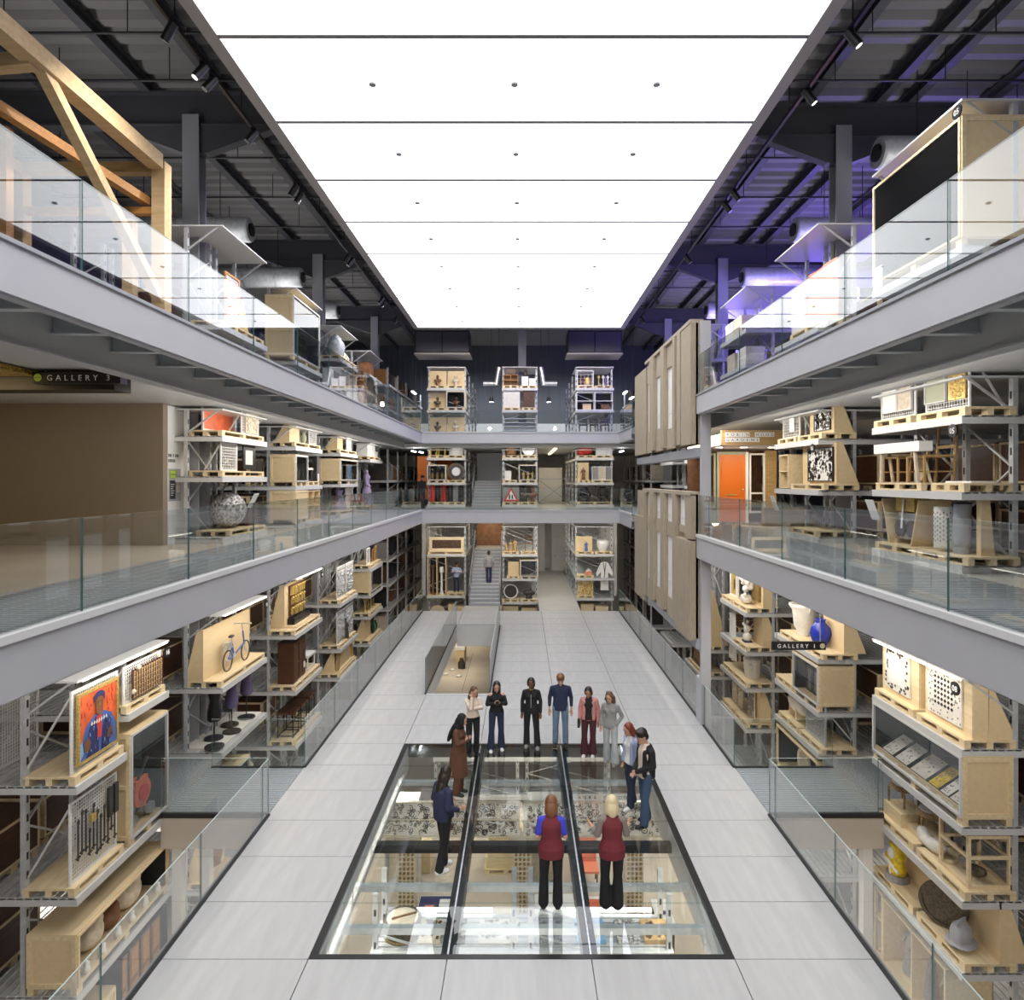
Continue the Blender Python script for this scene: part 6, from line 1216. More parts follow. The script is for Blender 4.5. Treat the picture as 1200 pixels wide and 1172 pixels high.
# long dark side racks beyond the hall
rr = random.Random(11); proto = {}
for side in 'LR':
    for l in range(3):
        z0, z1 = ((-1.8, 3.9), (4.99, 8.1), (8.75, 12.4))[l]; sh = [z0+.05+1.3*k for k in range(4 if l != 1 else 2)]
        sh = [s for s in sh if s < z1-.6]; S_ = S(side, 40.5, 0) if side == 'L' else S(side, 41.2, 0)
        W_ = 11.4 if side == 'L' else 9.6; rk = rack(S_, W_, z0, z1, sh, 'long dark side rack past the end of the hall, %s, %s' % (LN[l], 'stair side' if side == 'L' else 'corridor side'), depth=2.4, stations=(.1, 1.2), lid=False, slats=False)
        for k in range(1, 4): box(-W_/2+W_*k/4-.04, -W_/2+W_*k/4+.04, .05, .13, 0, z1-z0).build('upright', 'galv', rk)
        for s in sh:
            y = 35.2 if side == 'L' else 37
            while y < 45.2:
                if 35.7 < y < 36.9: y = 36.95; continue
                wd = rr.uniform(.4, 1.0); hh = rr.uniform(.5, 1.05); m = rr.choice(['brown', 'dark', 'midbrown', 'iron', 'greyfab', 'orange_wood', 'stone']); key = (m, round(wd, 1))
                if key not in proto:
                    t = thing('stored_cabinet', 'dark stored furniture piece on the long side racks', 'cabinet', *S(side, y+wd/2, s+.135, .3), 'stored furniture on the long side racks'); box(-.2-wd/4, .2+wd/4, 0, .6, 0, .85).build('carcass', m, t); box(-.15-wd/4, .15+wd/4, -.02, 0, .1, .75).build('door', m, t); proto[key] = t
                else: dup(proto[key], S(side, y+wd/2, s+.135, .3)[0], S(side, 0, 0)[1])
                y += wd/2+.75
# crates deep in the racks, brown wood chosen to carry the shade in there
cp = None
for side, ys in (('L', (LA, LB, LC, LD)), ('R', (RA, RB, RC, RD))):
    for y in ys:
        for z in (-1.75, -.2, 1.55, 5.0, 6.2, 10.05):
            if side == 'L' and y < 12 and z > 4: continue
            if side == 'R' and y == RC and z > 4 and z < 9: continue
            for ins, dy in ((1.5, -.65), (1.6, .7), (3.9, .0)):
                if rr.random() < .3: continue
                zz = z+.135
                base = {('L', LA): {-1.75: -1.75, -.2: -.2, 1.55: None}, ('L', LB): {-1.75: -1.7, -.2: 0., 1.55: 1.51}, ('L', LC): {-1.75: -1.86, -.2: -.17, 1.55: 1.56}, ('L', LD): {-1.75: -1.26, -.2: -.17, 1.55: 1.57}, ('R', RA): {-1.75: -1.47, -.2: -.33, 1.55: .85}, ('R', RB): {-1.75: -1.5, -.2: -.1, 1.55: .88}, ('R', RC): {-1.75: -1.42, -.2: -.15, 1.55: .98}, ('R', RD): {-1.75: -1.3, -.2: -.28, 1.55: None}}[(side, y)].get(z, {5.0: 5.0, 6.2: {LB: 6.44, LC: 6.17, LD: 6.2, RA: 6.17, RB: 6.12, RD: 6.1}.get(y), 10.05: {LB: 10., LD: 9.75, LC: 10.05, RA: 10.1, RB: 10.}.get(y, 10.)}.get(z))
                if base is None: continue
                L_ = S(side, y+dy, base+.134, ins)
                if cp is None:
                    cp = crate(L_, 1.1, .9, .85, 'timber crate deep inside a rack, its shade put into the wood colour', 'ply', wood='brown'); cp['group'] = 'timber crates stored deep in the racks'
                else: dup(cp, L_[0], L_[1])
# ---------------------------------------------------------------- below the glass floor: carved colonnade, tables, stored panels
YC = 16.4; Z0 = -4.4
co = thing('carved_colonnade', 'carved stone colonnade standing below the glass floor', 'colonnade', (0, YC, Z0))
for x in (-2.84, 0, 2.75):
    c = box(x-.22, x+.22, -.2, .2, 0, 1.9).build('column_shaft', 'stone', co); b = MB()
    for j in range(16):
        for i in range(4): b.cbox((x-.15+.1*i, -.205, .1+.115*j), (.06, .02, .07), rot=(0, PI/4*((i+j) % 2), 0))
    tag(b.build('carving', 'darkgold', c), None, None, kind='stuff'); box(x-.32, x+.32, -.25, .25, 1.9, 2.05).build('capital', 'stone', co); box(x-.3, x+.3, -.28, .28, 0, .2).build('base', 'stone', co)
r = random.Random(77)
for k in range(4):
    x0 = -4.1+k*2.06; x1 = x0+1.98; pn = box(x0, x1, -.03, .03, 2.05, 2.92).build('spandrel_panel', 'marble', co); b = MB()
    for _ in range(150):
        u = r.uniform(x0+.1, x1-.1); v = r.uniform(2.13, 2.86); rd = r.uniform(.025, .07); a0 = r.uniform(0, 6.3); st = r.randint(4, 6)
        for q in range(st):
            a = a0+q*.7; b.cbox((u+rd*math.cos(a), -.034, v+rd*math.sin(a)), (rd*.75, .012, .014), rot=(0, -a+PI/2, 0))
        b.cbox((u, -.034, v), (.022, .012, .022), rot=(0, a0, 0))
    tag(b.build('inlay', 'iron', pn), None, None, kind='stuff')
    for z in (2.05, 2.47, 2.88): box(x0, x1, -.05, .05, z, z+.035).build('moulding', 'stone', pn)
sp = box(1.2, 3.3, -.07, -.05, 2.97, 3.13).build('title_strip', 'white', co)
for q, chh in enumerate('AGRA COLONNADE'):
    if chh != ' ': text(chh, .11, sp, (1.42+.125*q, -.073, 3.01), (PI/2, 0, 0), 'black', align='CENTER', ext=.002)
def table(loc, w, d, h, m, lab, leg='iron', rz=0.):
    t = thing('display_table', lab, 'table', loc, rz); box(-w/2, w/2, 0, d, h-.05, h).build('tabletop', m, t)
    for x in (-w/2+.06, w/2-.06):
        for y in (.06, d-.06): box(x-.025, x+.025, y-.025, y+.025, 0, h-.05).build('leg', leg, t)
    return t
t_ = table((-2.0, 14.75, Z0), .95, 1.3, .8, 'navyblue', 'dark violet table with printed sheets below the glass'); 
for k, (x, y, w_, d_, m) in enumerate(((-2.0, 14.95, .6, .45, 'paper'), (-1.85, 15.6, .25, .3, 'white'), (-2.2, 15.5, .22, .18, 'salmon'), (-2.35, 15.2, .16, .3, 'skyblue'))): tag(box(-w_/2, w_/2, 0, d_, 0, .012).build('printed_sheet', m, None, (x, y, Z0+.8)), ('wide cream', 'small white', 'small pink', 'slim blue')[k]+' printed sheet on the dark violet table', 'paper')
text('COMPANY', .13, t_, (-.36, .035, .803), (0, 0, 0), 'white', ext=.001)
for q in ((-.47, .47, .005, .02), (-.47, .47, 1.28, 1.295), (-.47, -.455, .02, 1.28), (.455, .47, .02, 1.28)): box(*q, .8, .802).build('white_border', 'white', t_)
table((.85, 14.9, Z0), 1.1, 1.3, .75, 'white', 'white table in the middle bay below the glass'); table((2.0, 14.9, Z0), .9, 1.2, .75, 'white', 'white table beside a red stool below the glass'); tag(box(-.2, .2, 0, .25, 0, .03).build('red_folder', 'vermilion', None, (1.8, 15.7, Z0+.75)), 'red folder on the white table below the glass', 'folder')
table((3.3, 15.0, Z0), .4, 1.0, .75, 'white', 'narrow white bench table with a dark emblem'); tag(MB().cyl((0, 0, 0), (0, 0, .01), .07, n=12).build('dark_emblem', 'navyblue', None, (3.3, 15.5, Z0+.75)), 'dark round emblem on the narrow white bench table', 'emblem')
t = thing('red_chair', 'salmon red moulded chair below the glass floor', 'chair', (1.75, 17.6, Z0)); box(-.3, .3, 0, .5, .4, .46).build('seat', 'salmon', t); MB().bar((0, .5, .43), (0, .68, 1.2), .55, .06).build('backrest', 'salmon', t)
for x in (-.25, .25):
    for y in (.05, .45): MB().cyl((x, y, 0), (x, y, .4), .02, n=6).build('leg', 'iron', t)
for k in range(4): boxes(((-.45, 18.3+.0*k, Z0+.28*k+.142), 0), [(0, 0, 0, 1.1-.08*k, .8, .28)], 'pine', 'timber_tray', '%s timber tray up in the stack below the glass' % ORD[k])
pallet(((-.45, 18.25, Z0), 0), 1.2, .9, 'pale pallet under the stack of timber trays'); boxes(((-3.0, 18.3, Z0), 0), [(0, 0, 0, .9, .7, .8)], 'pine', 'timber_box', 'timber box behind the colonnade under the navy jacket')
t = shelfcase(((-3.2, 17.5, Z0+.0), 0), .9, .5, 2.4, 'rack_white', 'pale framed glass case behind the first column', 1, 1, back='stone'); t = shelfcase(((.6, 17.5, Z0), 0), .9, .5, 2.4, 'rack_white', 'pale framed glass case behind the middle column', 1, 1, back='stone')
# shelf rack under the near glass
rack(((0, 12.2, 0), 0), 5.6, -4.4, -1.2, [-2.35], 'low rack of stored panels under the near glass', depth=1.0, lid=False, stations=(.1, .9))
Lz = ((0, 12.2, -2.215), 0)
t = drum(up(Lz, 0, -2.3, .15), .36, .3, 'bronze', 'round brass rimmed drum under the near glass', 'darkgold'); MB().cyl((0, .36, .3), (0, .36, .302), .3, n=20).build('skin', 'stone', t); MB().bar((-.2, .3, .31), (.25, .5, .31), .04, .02).build('beater', 'midbrown', t)
for k, (x, w_, m, lab) in enumerate(((-1.75, .42, 'stone', 'pale carved lattice block beside the drum'), (-1.28, .4, 'bronze', 'dark tracery block in the first glass bay'), (-.45, .75, 'marble', 'white carved slab under the middle glass bay'), (.5, .55, 'mosaic', 'blue and white mosaic panel under the middle glass bay'), (1.3, .55, 'skyblue', 'turquoise and gold tile panel under the third glass bay'), (2.0, .42, 'tweed', 'black and white patterned panel under the third glass bay'), (2.55, .5, 'oak', 'carved brown wood panel under the third glass bay'))):
    t = thing('stored_relief', lab, 'panel', *up(Lz, 0, x, .2)); P4 = MB(); P4.box(-w_/2, w_/2, 0, .6, 0, .08); P4.build('slab', m, t); b = MB()
    for _ in range(26): b.cbox((r.uniform(-w_/2+.05, w_/2-.05), r.uniform(.05, .55), .085), (.07, .05, .02), rot=(0, 0, r.uniform(0, 3)))
    tag(b.build('pattern_pieces', 'gold' if m in ('skyblue',) else 'brown' if m in ('stone', 'oak') else 'greyfab', t), None, None, kind='stuff')
for x0, x1, lab in ((-2.5, -.6, 'drum'), (.9, 2.6, 'tile panel')): tag(box(x0, x1, 0, .06, 0, .05).build('tube_light', 'led_cold', None, (0, 13.3, -2.2)), 'cold tube light under the glass floor beside the '+lab, 'light')
rack(((0, 22.3, 0), 0), 6.0, -4.4, -1.6, [-4.3, -3.0], 'low lit rack of pale exhibits under the far glass', depth=1.2, lid=True, power=60, stations=(.1, 1.1))
for k, x in enumerate((-2.4, -1.6, -.9, -.1, .7, 1.3, 2.0, 2.6)): boxes(((x, 22.4, -2.865), 0), [(0, 0, 0, .45, .5, .5+.25*(k % 3))], ('plaster', 'stone', 'red', 'white', 'navyblue', 'plaster', 'dark', 'stone')[k], 'stored_box', '%s box from the stair side on the low lit rack under the glass' % ORD[k])
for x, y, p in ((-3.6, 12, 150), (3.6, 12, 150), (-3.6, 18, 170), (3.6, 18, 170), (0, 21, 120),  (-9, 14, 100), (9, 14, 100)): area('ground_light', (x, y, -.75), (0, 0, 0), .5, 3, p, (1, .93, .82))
for y in (37., 43.): area('ground_light', (-3.9, y, -2.0), (0, 0, 0), 1.5, 3, 70, (1, .88, .68))  # fill added to brighten the floor seen down the stair opening
# seen down the stair opening
t = thing('white_case', 'white topped display case seen down the stair opening', 'case', (-3.7, 39.3, -4.4)); box(-.3, .3, 0, 1.6, .75, .9).build('top', 'white', t); box(-.25, .25, .05, 1.55, 0, .75).build('body', 'ply', t)
tag(MB().lathe([(.2, 0), (.22, .3), (.1, .5), (.12, .6)], n=12).build('dark_vessel', 'iron', None, (-3.5, 38.2, -4.4)), 'dark vessel on the floor down the stair opening', 'vessel')
for k, (x, y) in enumerate(((-4.3, 37.0), (-3.5, 36.6), (-4.0, 37.8))): lathe(((x, y, -4.4), 0), [(.02, 0), (.16, .02), (.18, .05), (.02, .06)], 'white', '%s white dish on the lower floor down the stair opening' % ORD[k], 'white_dish', 'dish', 14)
tag(box(-.01, .01, 0, 7.5, 0, .004).build('floor_joint', 'joint', None, (-3.1, 34, -4.4)), None, None, kind='structure')
# ---------------------------------------------------------------- people
mat('skin_a', (.62, .36, .25), .5); mat('skin_b', (.16, .07, .04), .5); mat('skin_c', (.42, .22, .13), .5)
mat('hair_dark', (.022, .013, .010), .4); mat('hair_brown', (.11, .05, .025), .4); mat('hair_ginger', (.20, .085, .032), .4); mat('hair_red', (.20, .035, .018), .4); mat('hair_blond', (.72, .60, .38), .4)
mat('cream', (.78, .66, .56), .8); mat('brown_cloth', (.13, .055, .03), .8); mat('navy_cloth', (.022, .03, .075), .8); mat('black_cloth', (.012, .012, .014), .8); mat('dark_jeans', (.025, .035, .07), .8); mat('jeans', (.17, .25, .36), .8, var=.2, scale=6); mat('jeans_mid', (.05, .09, .17), .8); mat('jeans_pale', (.46, .49, .51), .8, var=.1, scale=6)
mat('pink_cloth', (.62, .27, .25), .8, var=.12, scale=12); mat('maroon', (.075, .018, .025), .8); mat('vest', (.17, .022, .032), .75); mat('grey_knit', (.30, .30, .30), .9); mat('pale_blue', (.40, .46, .68), .8); mat('royal_blue', (.05, .06, .55), .8); mat('lip', (.40, .13, .11), .5); mat('shoe_white', (.80, .80, .79), .5); mat('skin_grey', (.24, .20, .18), .8)
def person(label, X, Y, head, H=1.72, skin='skin_a', top='black_cloth', legs='black_cloth', shoe='black', hair='hair_dark', hl='short', arms=('down', 'down'), look=(.0, -.35), stance=(.10, .10, 0, 0), wide=.075, female=True, top_to=.90, sleeve=1., jacket=None, z=0., extra=None, vest=None, bare=False):
    """standing figure; local forward is -y, heading turns it about z; look = (yaw, pitch) of the head"""
    s = H/1.72; t = thing('person', label, 'person', (X, Y, z), head); V = Vector
    def sc(p): return V(p)*s
    sw = .165 if female else .195; hip = .095
    (lx, rx, ly, ry) = stance
    hipL, hipR = V((hip, 0, .93)), V((-hip, 0, .93)); knL, knR = V((.5*(hip+lx)+.005, -.02+ly*.5, .50)), V((-.5*(hip+rx)-.005, -.02+ry*.5, .50)); anL, anR = V((lx, .02+ly, .09)), V((-rx, .02+ry, .09))
    A = {}
    for sd, kind in ((1, arms[0]), (-1, arms[1])):
        sh = V((sd*sw, .01, 1.36))
        el, wr, hd = {'down': (V((sd*(sw+.055), .04, 1.13)), V((sd*(sw+.06), -.03, .89)), V((0, -.15, -1))), 'crossed': (V((sd*(sw+.06), -.05, 1.15)), V((-sd*.03, -.21, 1.19+.03*sd)), V((-sd, .1, .15))),
            'chest': (V((sd*(sw+.06), -.02, 1.14)), V((sd*.07, -.22, 1.21)), V((-sd*.8, -.2, .3))), 'face': (V((sd*.13, -.22, 1.22)), V((sd*.09, -.17, 1.47)), V((-sd*.1, .25, 1))), 'out': (V((sd*(sw+.06), .0, 1.14)), V((sd*(sw+.12), -.22, 1.17)), V((sd*.5, -.9, .2))),
            'front': (V((sd*(sw+.05), .02, 1.13)), V((sd*.05, -.2, .99)), V((-sd*.5, -.3, -.5))), 'pocket': (V((sd*(sw+.10), .08, 1.13)), V((sd*(sw+.0), -.05, .95)), V((-sd*.5, -.3, -.8))), 'half': (V((sd*(sw+.05), .05, 1.13)), V((sd*(sw+.0), -.16, 1.04)), V((-sd*.2, -.9, 0)))}[kind]
        A[sd] = (sh, el, wr, hd.normalized())
    hr = Euler((look[1]*-1, 0, look[0])).to_matrix(); HS = 1.1; nk = V((0, .0, 1.455)); 
    def hp(p): return nk + hr @ V(p)
    b = MB()
    def cap(p, q, r0, r1, n=10): b.cyl(sc(p), sc(q), r0*s, r1*s, n); b.sph(sc(p), r0*s, n, 6); b.sph(sc(q), r1*s, n, 6)
    # skin body: torso, neck, limbs, head with nose, ears, jaw; hands with five fingers
    b.sph(sc((0, .005, 1.27)), (.13*s, .085*s, .17*s), 12, 8); b.sph(sc((0, .005, 1.0)), (.13*s, .09*s, .14*s), 12, 8); cap((0, .005, 1.0), (0, .005, 1.3), .075, .08)
    cap((0, .02, 1.38), hp((0, .005, .06)), .058 if not female else .05, .05)
    hc = hp((0, -.015, .135)); M3 = hr*HS
    h = MB(); h.sph((0, 0, .02), (.073, .092, .10), 14, 10); h.sph((0, -.022, -.045), (.055, .068, .062), 12, 8); h.cyl((0, -.088, .02), (0, -.106, -.018), .008, .013, 6); h.sph((0, -.104, -.018), (.014, .012, .011), 6, 5)
    for sd in (-1, 1): h.sph((sd*.074, .005, .0), (.012, .02, .03), 6, 5)
    h.sph((0, -.088, -.075), (.022, .012, .016), 6, 5)
    b.add([sc(hc + M3 @ V(p)) for p in h.v], h.f, 0)
    for a, k, e in ((hipL, knL, anL), (hipR, knR, anR)): cap(a, k, .078, .055); cap(k, e, .052, .035); cap(e, e+V((0, -.09, -.058)), .032, .016)
    for sd in (1, -1):
        sh, el, wr, hd = A[sd]; cap(V((0, .01, 1.36)), sh, .048, .044); cap(sh, el, .045, .036); cap(el, wr, .036, .024)
        sv = hd.cross(V((0, 1, 0)) if abs(hd.y) < .8 else V((1, 0, 0))).normalized(); nv = hd.cross(sv)
        pc = wr+hd*.05; cap(wr, wr+hd*.04, .024, .027, 8)
        for q in (-1.1, -.37, .37, 1.1): cap(wr+hd*.03+sv*.010*q, wr+hd*.085+sv*.021*q, .017, .011, 6)
        for j, ln in enumerate((.060, .078, .074, .056)):
            o = wr+hd*.085+sv*(.021*(j-1.5)/1.0*.85); m_ = o+hd*ln*.55+nv*.006; cap(o, m_, .0095, .009, 6); cap(m_, m_+hd*ln*.42+nv*.018, .009, .0075, 6)
        tb = wr+hd*.035+sv*.022*-sd; cap(tb, tb+(hd*.6-sv*sd*.8).normalized()*.045, .012, .010, 6); cap(tb+(hd*.6-sv*sd*.8).normalized()*.045, tb+(hd*.9-sv*sd*.45).normalized()*.072, .010, .008, 6)
    voxel(b, 'body', skin, .0085*s, t, 2)
    # face details
    for sd in (-1, 1):
        MB().sph(sc(hc+M3 @ V((sd*.031, -.084, .022))), (.010*s, .006*s, .006*s), 6, 5).build('eye', 'dark', t)
        p, q = hc+M3 @ V((sd*.016, -.094, .042)), hc+M3 @ V((sd*.046, -.084, .043)); MB().bar(sc(p), sc(q), .007*s, .006*s).build('eyebrow', hair if hl != 'hijab' else 'hair_dark', t)
    MB().sph(sc(hc+M3 @ V((0, -.089, -.048))), (.021*s, .007*s, .007*s), 8, 5).build('mouth', 'lip', t)
    # hair or headscarf
    b = MB(); H_ = lambda p: sc(hc+M3 @ V(p))
    def hs(p, r): 
        q = MB(); q.sph((0, 0, 0), r, 12, 8); b.add([sc(hc + M3 @ (V(p)+V(v))) for v in q.v], q.f, 0)
    hs((0, .018, .045), (.085, .095, .088))
    if hl == 'short': hs((0, .012, .062), (.09, .102, .09)); hs((0, -.035, .11), (.062, .06, .035)); hs((0, .05, -.01), (.078, .06, .07))
    else:
        for sd in (-1, 1):
            hs((sd*.068, .01, .0), (.025, .05, .08))
            if hl in ('long', 'bob', 'curly', 'wavy'): hs((sd*.066, .03, -.075 if hl == 'bob' else -.09), (.032 if hl != 'curly' else .05, .05, .065 if hl == 'bob' else .08))
            if hl in ('long', 'wavy'): hs((sd*.07, .03, -.19), (.035, .05, .10))
            if hl == 'wavy': hs((sd*.085, .01, -.12), (.04, .05, .09))
        hs((0, .06, -.05), (.085, .06, .12))
        if hl in ('long', 'wavy'): hs((0, .075, -.19), (.085, .045, .15))
        if hl == 'curly':
            rq = random.Random(3)
            for _ in range(16): a = rq.uniform(-.3, PI+.3); hs((.085*math.cos(a), .02+.07*math.sin(a), rq.uniform(-.16, .08)), (.04, .04, .04))
        if hl == 'bun': hs((0, .10, .03), (.05, .05, .05)); hs((0, .06, -.03), (.07, .055, .07))
        if hl == 'pony': hs((0, .10, -.06), (.045, .05, .16))
        if hl == 'hijab':
            for sd in (-1, 1): hs((sd*.06, -.02, -.04), (.035, .06, .10))
            hs((0, -.045, -.12), (.075, .06, .04)); hs((0, .02, -.14), (.11, .09, .08)); hs((.0, .09, -.3), (.10, .05, .22))
    voxel(b, 'hair' if hl != 'hijab' else 'headscarf', hair, .011*s, t, 2)
    # clothes
    def cl(name, m, build, vox=.013):
        nonlocal b
        b = MB(); build(); return voxel(b, name, m, vox*s, t, 3)
    def trousers():
        b.sph(sc((0, .005, .97)), (.168*s, .125*s, .13*s), 14, 8)
        for a, k, e in ((hipL, knL, anL), (hipR, knR, anR)): cap(a, k, .098, .074); cap(k, e+V((0, 0, .005)), .072, wide)
    def loft(pr, k=1., dy=.006):
        n = 18; W = [(rx*k*s*math.cos(2*PI*q/n), dy*s+ry*k*s*math.sin(2*PI*q/n), zz*s) for zz, rx, ry in pr for q in range(n)]
        b.add(W, [(j*n+q, j*n+(q+1) % n, (j+1)*n+(q+1) % n, (j+1)*n+q) for j in range(len(pr)-1) for q in range(n)] + [tuple(range(n-1, -1, -1)), tuple(range((len(pr)-1)*n, len(pr)*n))])
    PR = [(.86, .182, .136), (.93, .186, .140), (1.0, .172, .128), (1.10, .142, .110), (1.2, .150, .116), (1.29, .164, .120), (1.345, .150, .106), (1.385, .115, .088), (1.42, .078, .07), (1.455, .056, .058)] if female else [(.84, .186, .136), (.95, .184, .136), (1.08, .17, .124), (1.2, .178, .124), (1.29, .188, .124), (1.345, .172, .112), (1.39, .125, .09), (1.43, .084, .074), (1.46, .062, .062)]
    def torso(r=1., zb=.90):
        loft([(max(zz, zb-.04), rx, ry) for zz, rx, ry in PR if zz >= zb-.09], r)
        if female:
            for sd in (-1, 1): b.sph(sc((sd*.065, -.075, 1.27)), (.065*s, .055*s, .065*s), 10, 7)
    def sleeves(r=1., L_=1.):
        for sd in (1, -1):
            sh, el, wr, hd = A[sd]; cap((sd*.055, .012, 1.385), sh, .056, .054*r)
            if L_ > .1:
                e = sh.lerp(el, min(1, L_*2)); cap(sh, e, .056*r, .050*r)
                if L_ > .5: cap(el, el.lerp(wr, (L_-.5)*2*.98), .050*r, .040*r)
    cl('trousers', legs, trousers)
    if vest:
        cl('shirt', top, lambda: (torso(.96, 1.0), sleeves(1.05, sleeve)))
        cl('vest', vest, lambda: (loft([(.80, .185, .135), (.95, .192, .142)]+[(zz, rx, ry) for zz, rx, ry in PR if zz >= 1.0], 1.08), [cap((sd*.06, .012, 1.385), (sd*sw*.88, .012, 1.36), .058, .052) for sd in (1, -1)]))
    else:
        cl('top', top, lambda: (torso(1., top_to), None if jacket else ([cap(A[sd][1].lerp(A[sd][0], .75), A[sd][1], .06, .056) or cap(A[sd][1], A[sd][2], .053, .04) for sd in (1, -1)] if bare else sleeves(1., sleeve))))
    if jacket:
        def jk():
            loft([(.88, .186, .128), (1.0, .184, .128), (1.12, .17, .12), (1.28, .183, .124), (1.345, .165, .112), (1.39, .115, .09), (1.43, .08, .075)] if female else [(.88, .19, .13), (1.0, .19, .13), (1.28, .203, .13), (1.345, .185, .116), (1.395, .125, .092), (1.44, .085, .076)], 1., .032); sleeves(1.12, sleeve)
            for sd in (-1, 1): cap((sd*.11, -.07, 1.33), (sd*.125, -.085, .94), .042, .045)
        cl('jacket', jacket, jk)
    for e, sd in ((anL, 1), (anR, -1)):
        b = MB(); cap(e+V((0, .03, -.042)), e+V((sd*.01, -.13, -.05)), .05, .042); cap(e+V((0, .02, -.03)), e+V((0, -.05, -.03)), .05, .045); b.sph(sc(e+V((sd*.01, -.12, -.056))), (.05*s, .07*s, .034*s), 10, 6); sh_ = voxel(b, 'shoe', shoe, .011*s, t, 1)
        if shoe == 'shoe_white': pass
    if extra: extra(t, sc, hc, A)
    return t
R_ = math.radians
def phone(t, sc, hc, A): MB().cbox(sc((0, -.30, 1.25)), (.075, .02, .13), rot=(.5, 0, 0)).build('phone', 'black', t)
def bag(t, sc, hc, A): MB().cbox(sc((-.24, -.06, .82)), (.05, .16, .2)).build('handbag', 'dark', t)
def necklace(t, sc, hc, A): MB().lathe([(.055, 0), (.062, .006), (.055, .012)], tuple(sc((0, -.035, 1.43))), 12).build('necklace', 'gold', t)
def zipper(t, sc, hc, A):
    MB().bar(sc((0, -.125, 1.02)), sc((0, -.122, 1.33)), .010, .006).build('zipper', 'silver', t); necklace(t, sc, hc, A)
def hem(t, sc, hc, A):
    b = MB().lathe([(.20, .0), (.185, .25), (.17, .5)], tuple(sc((0, .01, .42))), 16); b.build('tunic_skirt', 'brown_cloth', t)
    cloth_ = MB().cbox(sc((.09, .15, .85)), (.16, .03, .75)); cloth_.build('scarf_end', 'black_cloth', t)
def badge(t, sc, hc, A): MB().bar(sc((0, -.14, 1.3)), sc((.02, -.135, 1.1)), .015, .006).build('lanyard', 'paper', t)
person('person in a cream blouse and black trousers touching her face', -1.17, 15.6, R_(25), 1.64, top='cream', hair='hair_brown', hl='wavy', arms=('crossed', 'face'), look=(.2, -.35), legs='black_cloth', shoe='black', top_to=1.0)
person('person in a black headscarf and long brown outfit with folded arms', -1.31, 13.65, R_(75), 1.68, top='brown_cloth', legs='brown_cloth', hair='black_cloth', hl='hijab', arms=('crossed', 'crossed'), look=(.0, -.4), wide=.09, shoe='black', extra=hem)
person('person with long dark hair in a navy jacket and black trousers, back turned', -1.31, 11.0, R_(125), 1.72, female=False, top='navy_cloth', jacket='navy_cloth', hair='hair_dark', hl='long', legs='black_cloth', shoe='shoe_white', look=(.15, -.3), arms=('half', 'half'), stance=(.07, .08, -.06, .1))
person('person in a black off-shoulder top holding a phone, dark jeans', -.62, 15.9, R_(6), 1.68, top='black_cloth', legs='dark_jeans', hair='hair_dark', hl='long', arms=('chest', 'chest'), shoe='shoe_white', look=(0, -.4), wide=.10, stance=(.12, .14, -.02, -.1), extra=phone, bare=True, top_to=1.0)
person('person in a black zipped hoodie and black trousers with hands low', .22, 16.0, R_(-5), 1.72, skin='skin_b', top='black_cloth', legs='black_cloth', hair='hair_dark', hl='pony', arms=('down', 'down'), look=(-.1, -.25), wide=.085, stance=(.15, .12, -.04, .05), female=True, extra=zipper, shoe='greyfab')
person('person with fair hair in a navy sweater and blue jeans', .93, 16.1, R_(-2), 1.80, female=False, top='navy_cloth', legs='jeans', hair='hair_ginger', hl='short', arms=('down', 'down'), look=(0, -.45), sleeve=.85, shoe='dark', wide=.07, stance=(.12, .12, 0, 0))
person('person in a pink jacket over black with wide maroon trousers', 1.57, 15.55, R_(-12), 1.66, skin='skin_c', top='black_cloth', jacket='pink_cloth', legs='maroon', hair='hair_dark', hl='bun', arms=('down', 'down'), look=(-.1, -.45), wide=.105, shoe='shoe_white', extra=bag, top_to=1.0, stance=(.09, .11, -.03, -.05))
person('person with curly hair in a grey sweater and pale wide jeans', 2.02, 15.15, R_(-25), 1.66, top='grey_knit', legs='jeans_pale', hair='hair_brown', hl='curly', arms=('pocket', 'down'), look=(-.1, -.35), wide=.105, shoe='greyfab', stance=(.13, .1, -.08, .05))
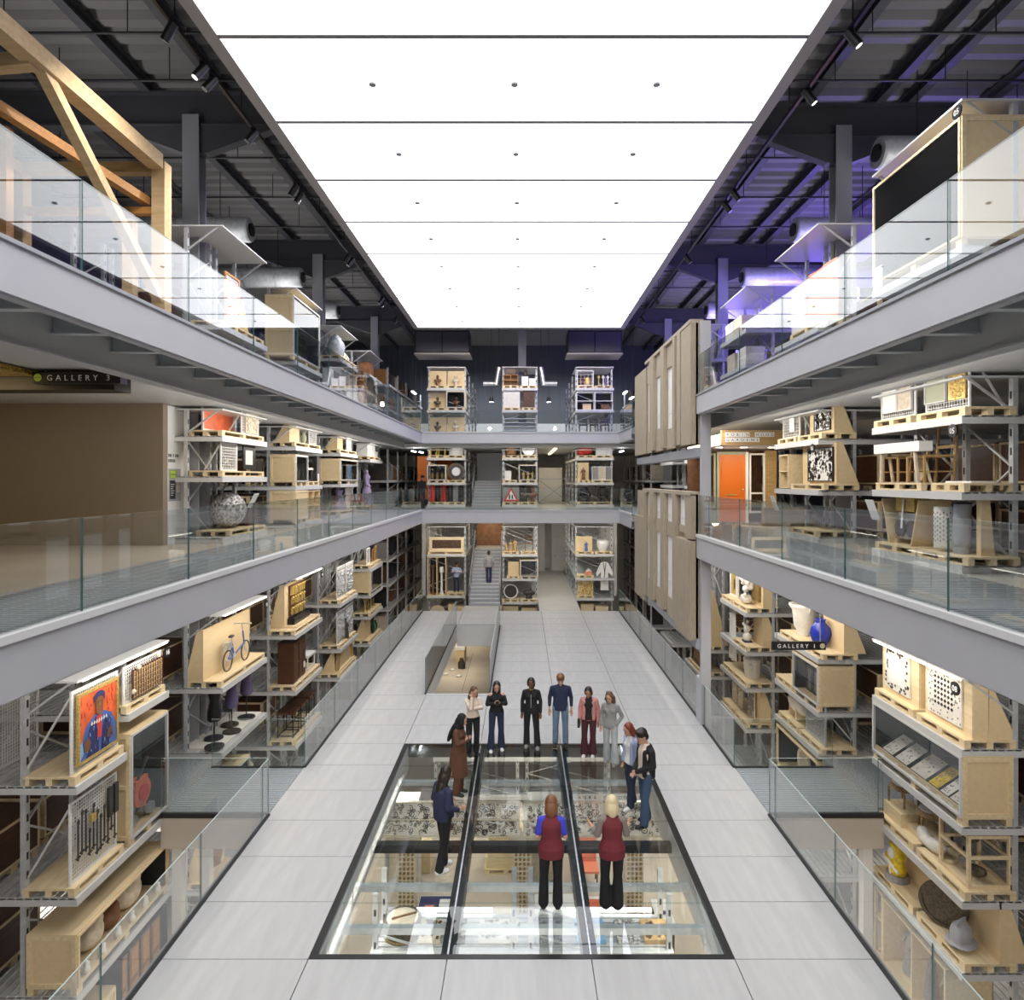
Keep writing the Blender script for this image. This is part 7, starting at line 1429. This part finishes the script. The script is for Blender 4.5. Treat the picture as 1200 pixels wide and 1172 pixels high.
person('person with red hair in a pale blue shirt and dark jeans', 2.16, 13.1, R_(-62), 1.70, top='white', jacket='pale_blue', legs='dark_jeans', hair='hair_red', hl='bob', arms=('down', 'down'), look=(0, -.4), shoe='shoe_white', wide=.08, extra=badge, top_to=.95, stance=(.08, .1, -.1, .1))
person('person in a black jacket and blue jeans with hands clasped', 2.32, 12.45, R_(-72), 1.82, female=False, top='cream', jacket='black_cloth', legs='jeans_mid', hair='hair_dark', hl='short', arms=('front', 'front'), look=(.0, -.4), shoe='black', wide=.08, stance=(.1, .12, -.1, .08))
person('attendant with auburn hair in a maroon vest over royal blue sleeves', .44, 10.05, R_(178), 1.68, top='royal_blue', vest='vest', legs='black_cloth', hair='hair_ginger', hl='bob', arms=('half', 'half'), sleeve=.38, look=(0, -.3), shoe='dark', wide=.085, stance=(.12, .1, 0, 0))
person('attendant with pale blond hair in a maroon vest gesturing with open hands', 1.36, 10.02, R_(182), 1.70, top='skin_grey', vest='vest', legs='black_cloth', hair='hair_blond', hl='bob', arms=('out', 'out'), sleeve=.8, look=(0, -.2), shoe='shoe_white', wide=.1, stance=(.1, .08, -.03, 0))
person('person in dark clothes walking up the lower metal staircase', -1.8, 35.6, R_(175), 1.70, female=False, top='tweed' if 0 else 'greyfab', legs='navy_cloth', hair='hair_dark', hl='short', arms=('down', 'down'), shoe='black', z=.94, look=(0, -.1), stance=(.08, .08, .0, .0))
person('person in black standing on the middle gallery by the orange screens', -5.1, 33.6, R_(40), 1.72, skin='skin_c', top='black_cloth', legs='black_cloth', hair='hair_dark', hl='short', arms=('half', 'down'), z=ZA, female=False)
person('figure in a pale blue jacket with folded arms on an end rack pallet', -3.62, 36.45, R_(0), 1.62, top='pale_blue', legs='navy_cloth', hair='hair_dark', hl='short', arms=('crossed', 'crossed'), female=False, z=.172+.142)
for k in range(2): tag(box(0, .9, 0, .04, 0, 2.4).build('orange_screen', 'orange', None, (-5.9+1.0*k, 37.2+.6*k, 5.4)), ('outer', 'inner')[k]+' orange screen panel on the middle gallery beside the end racks', 'screen')
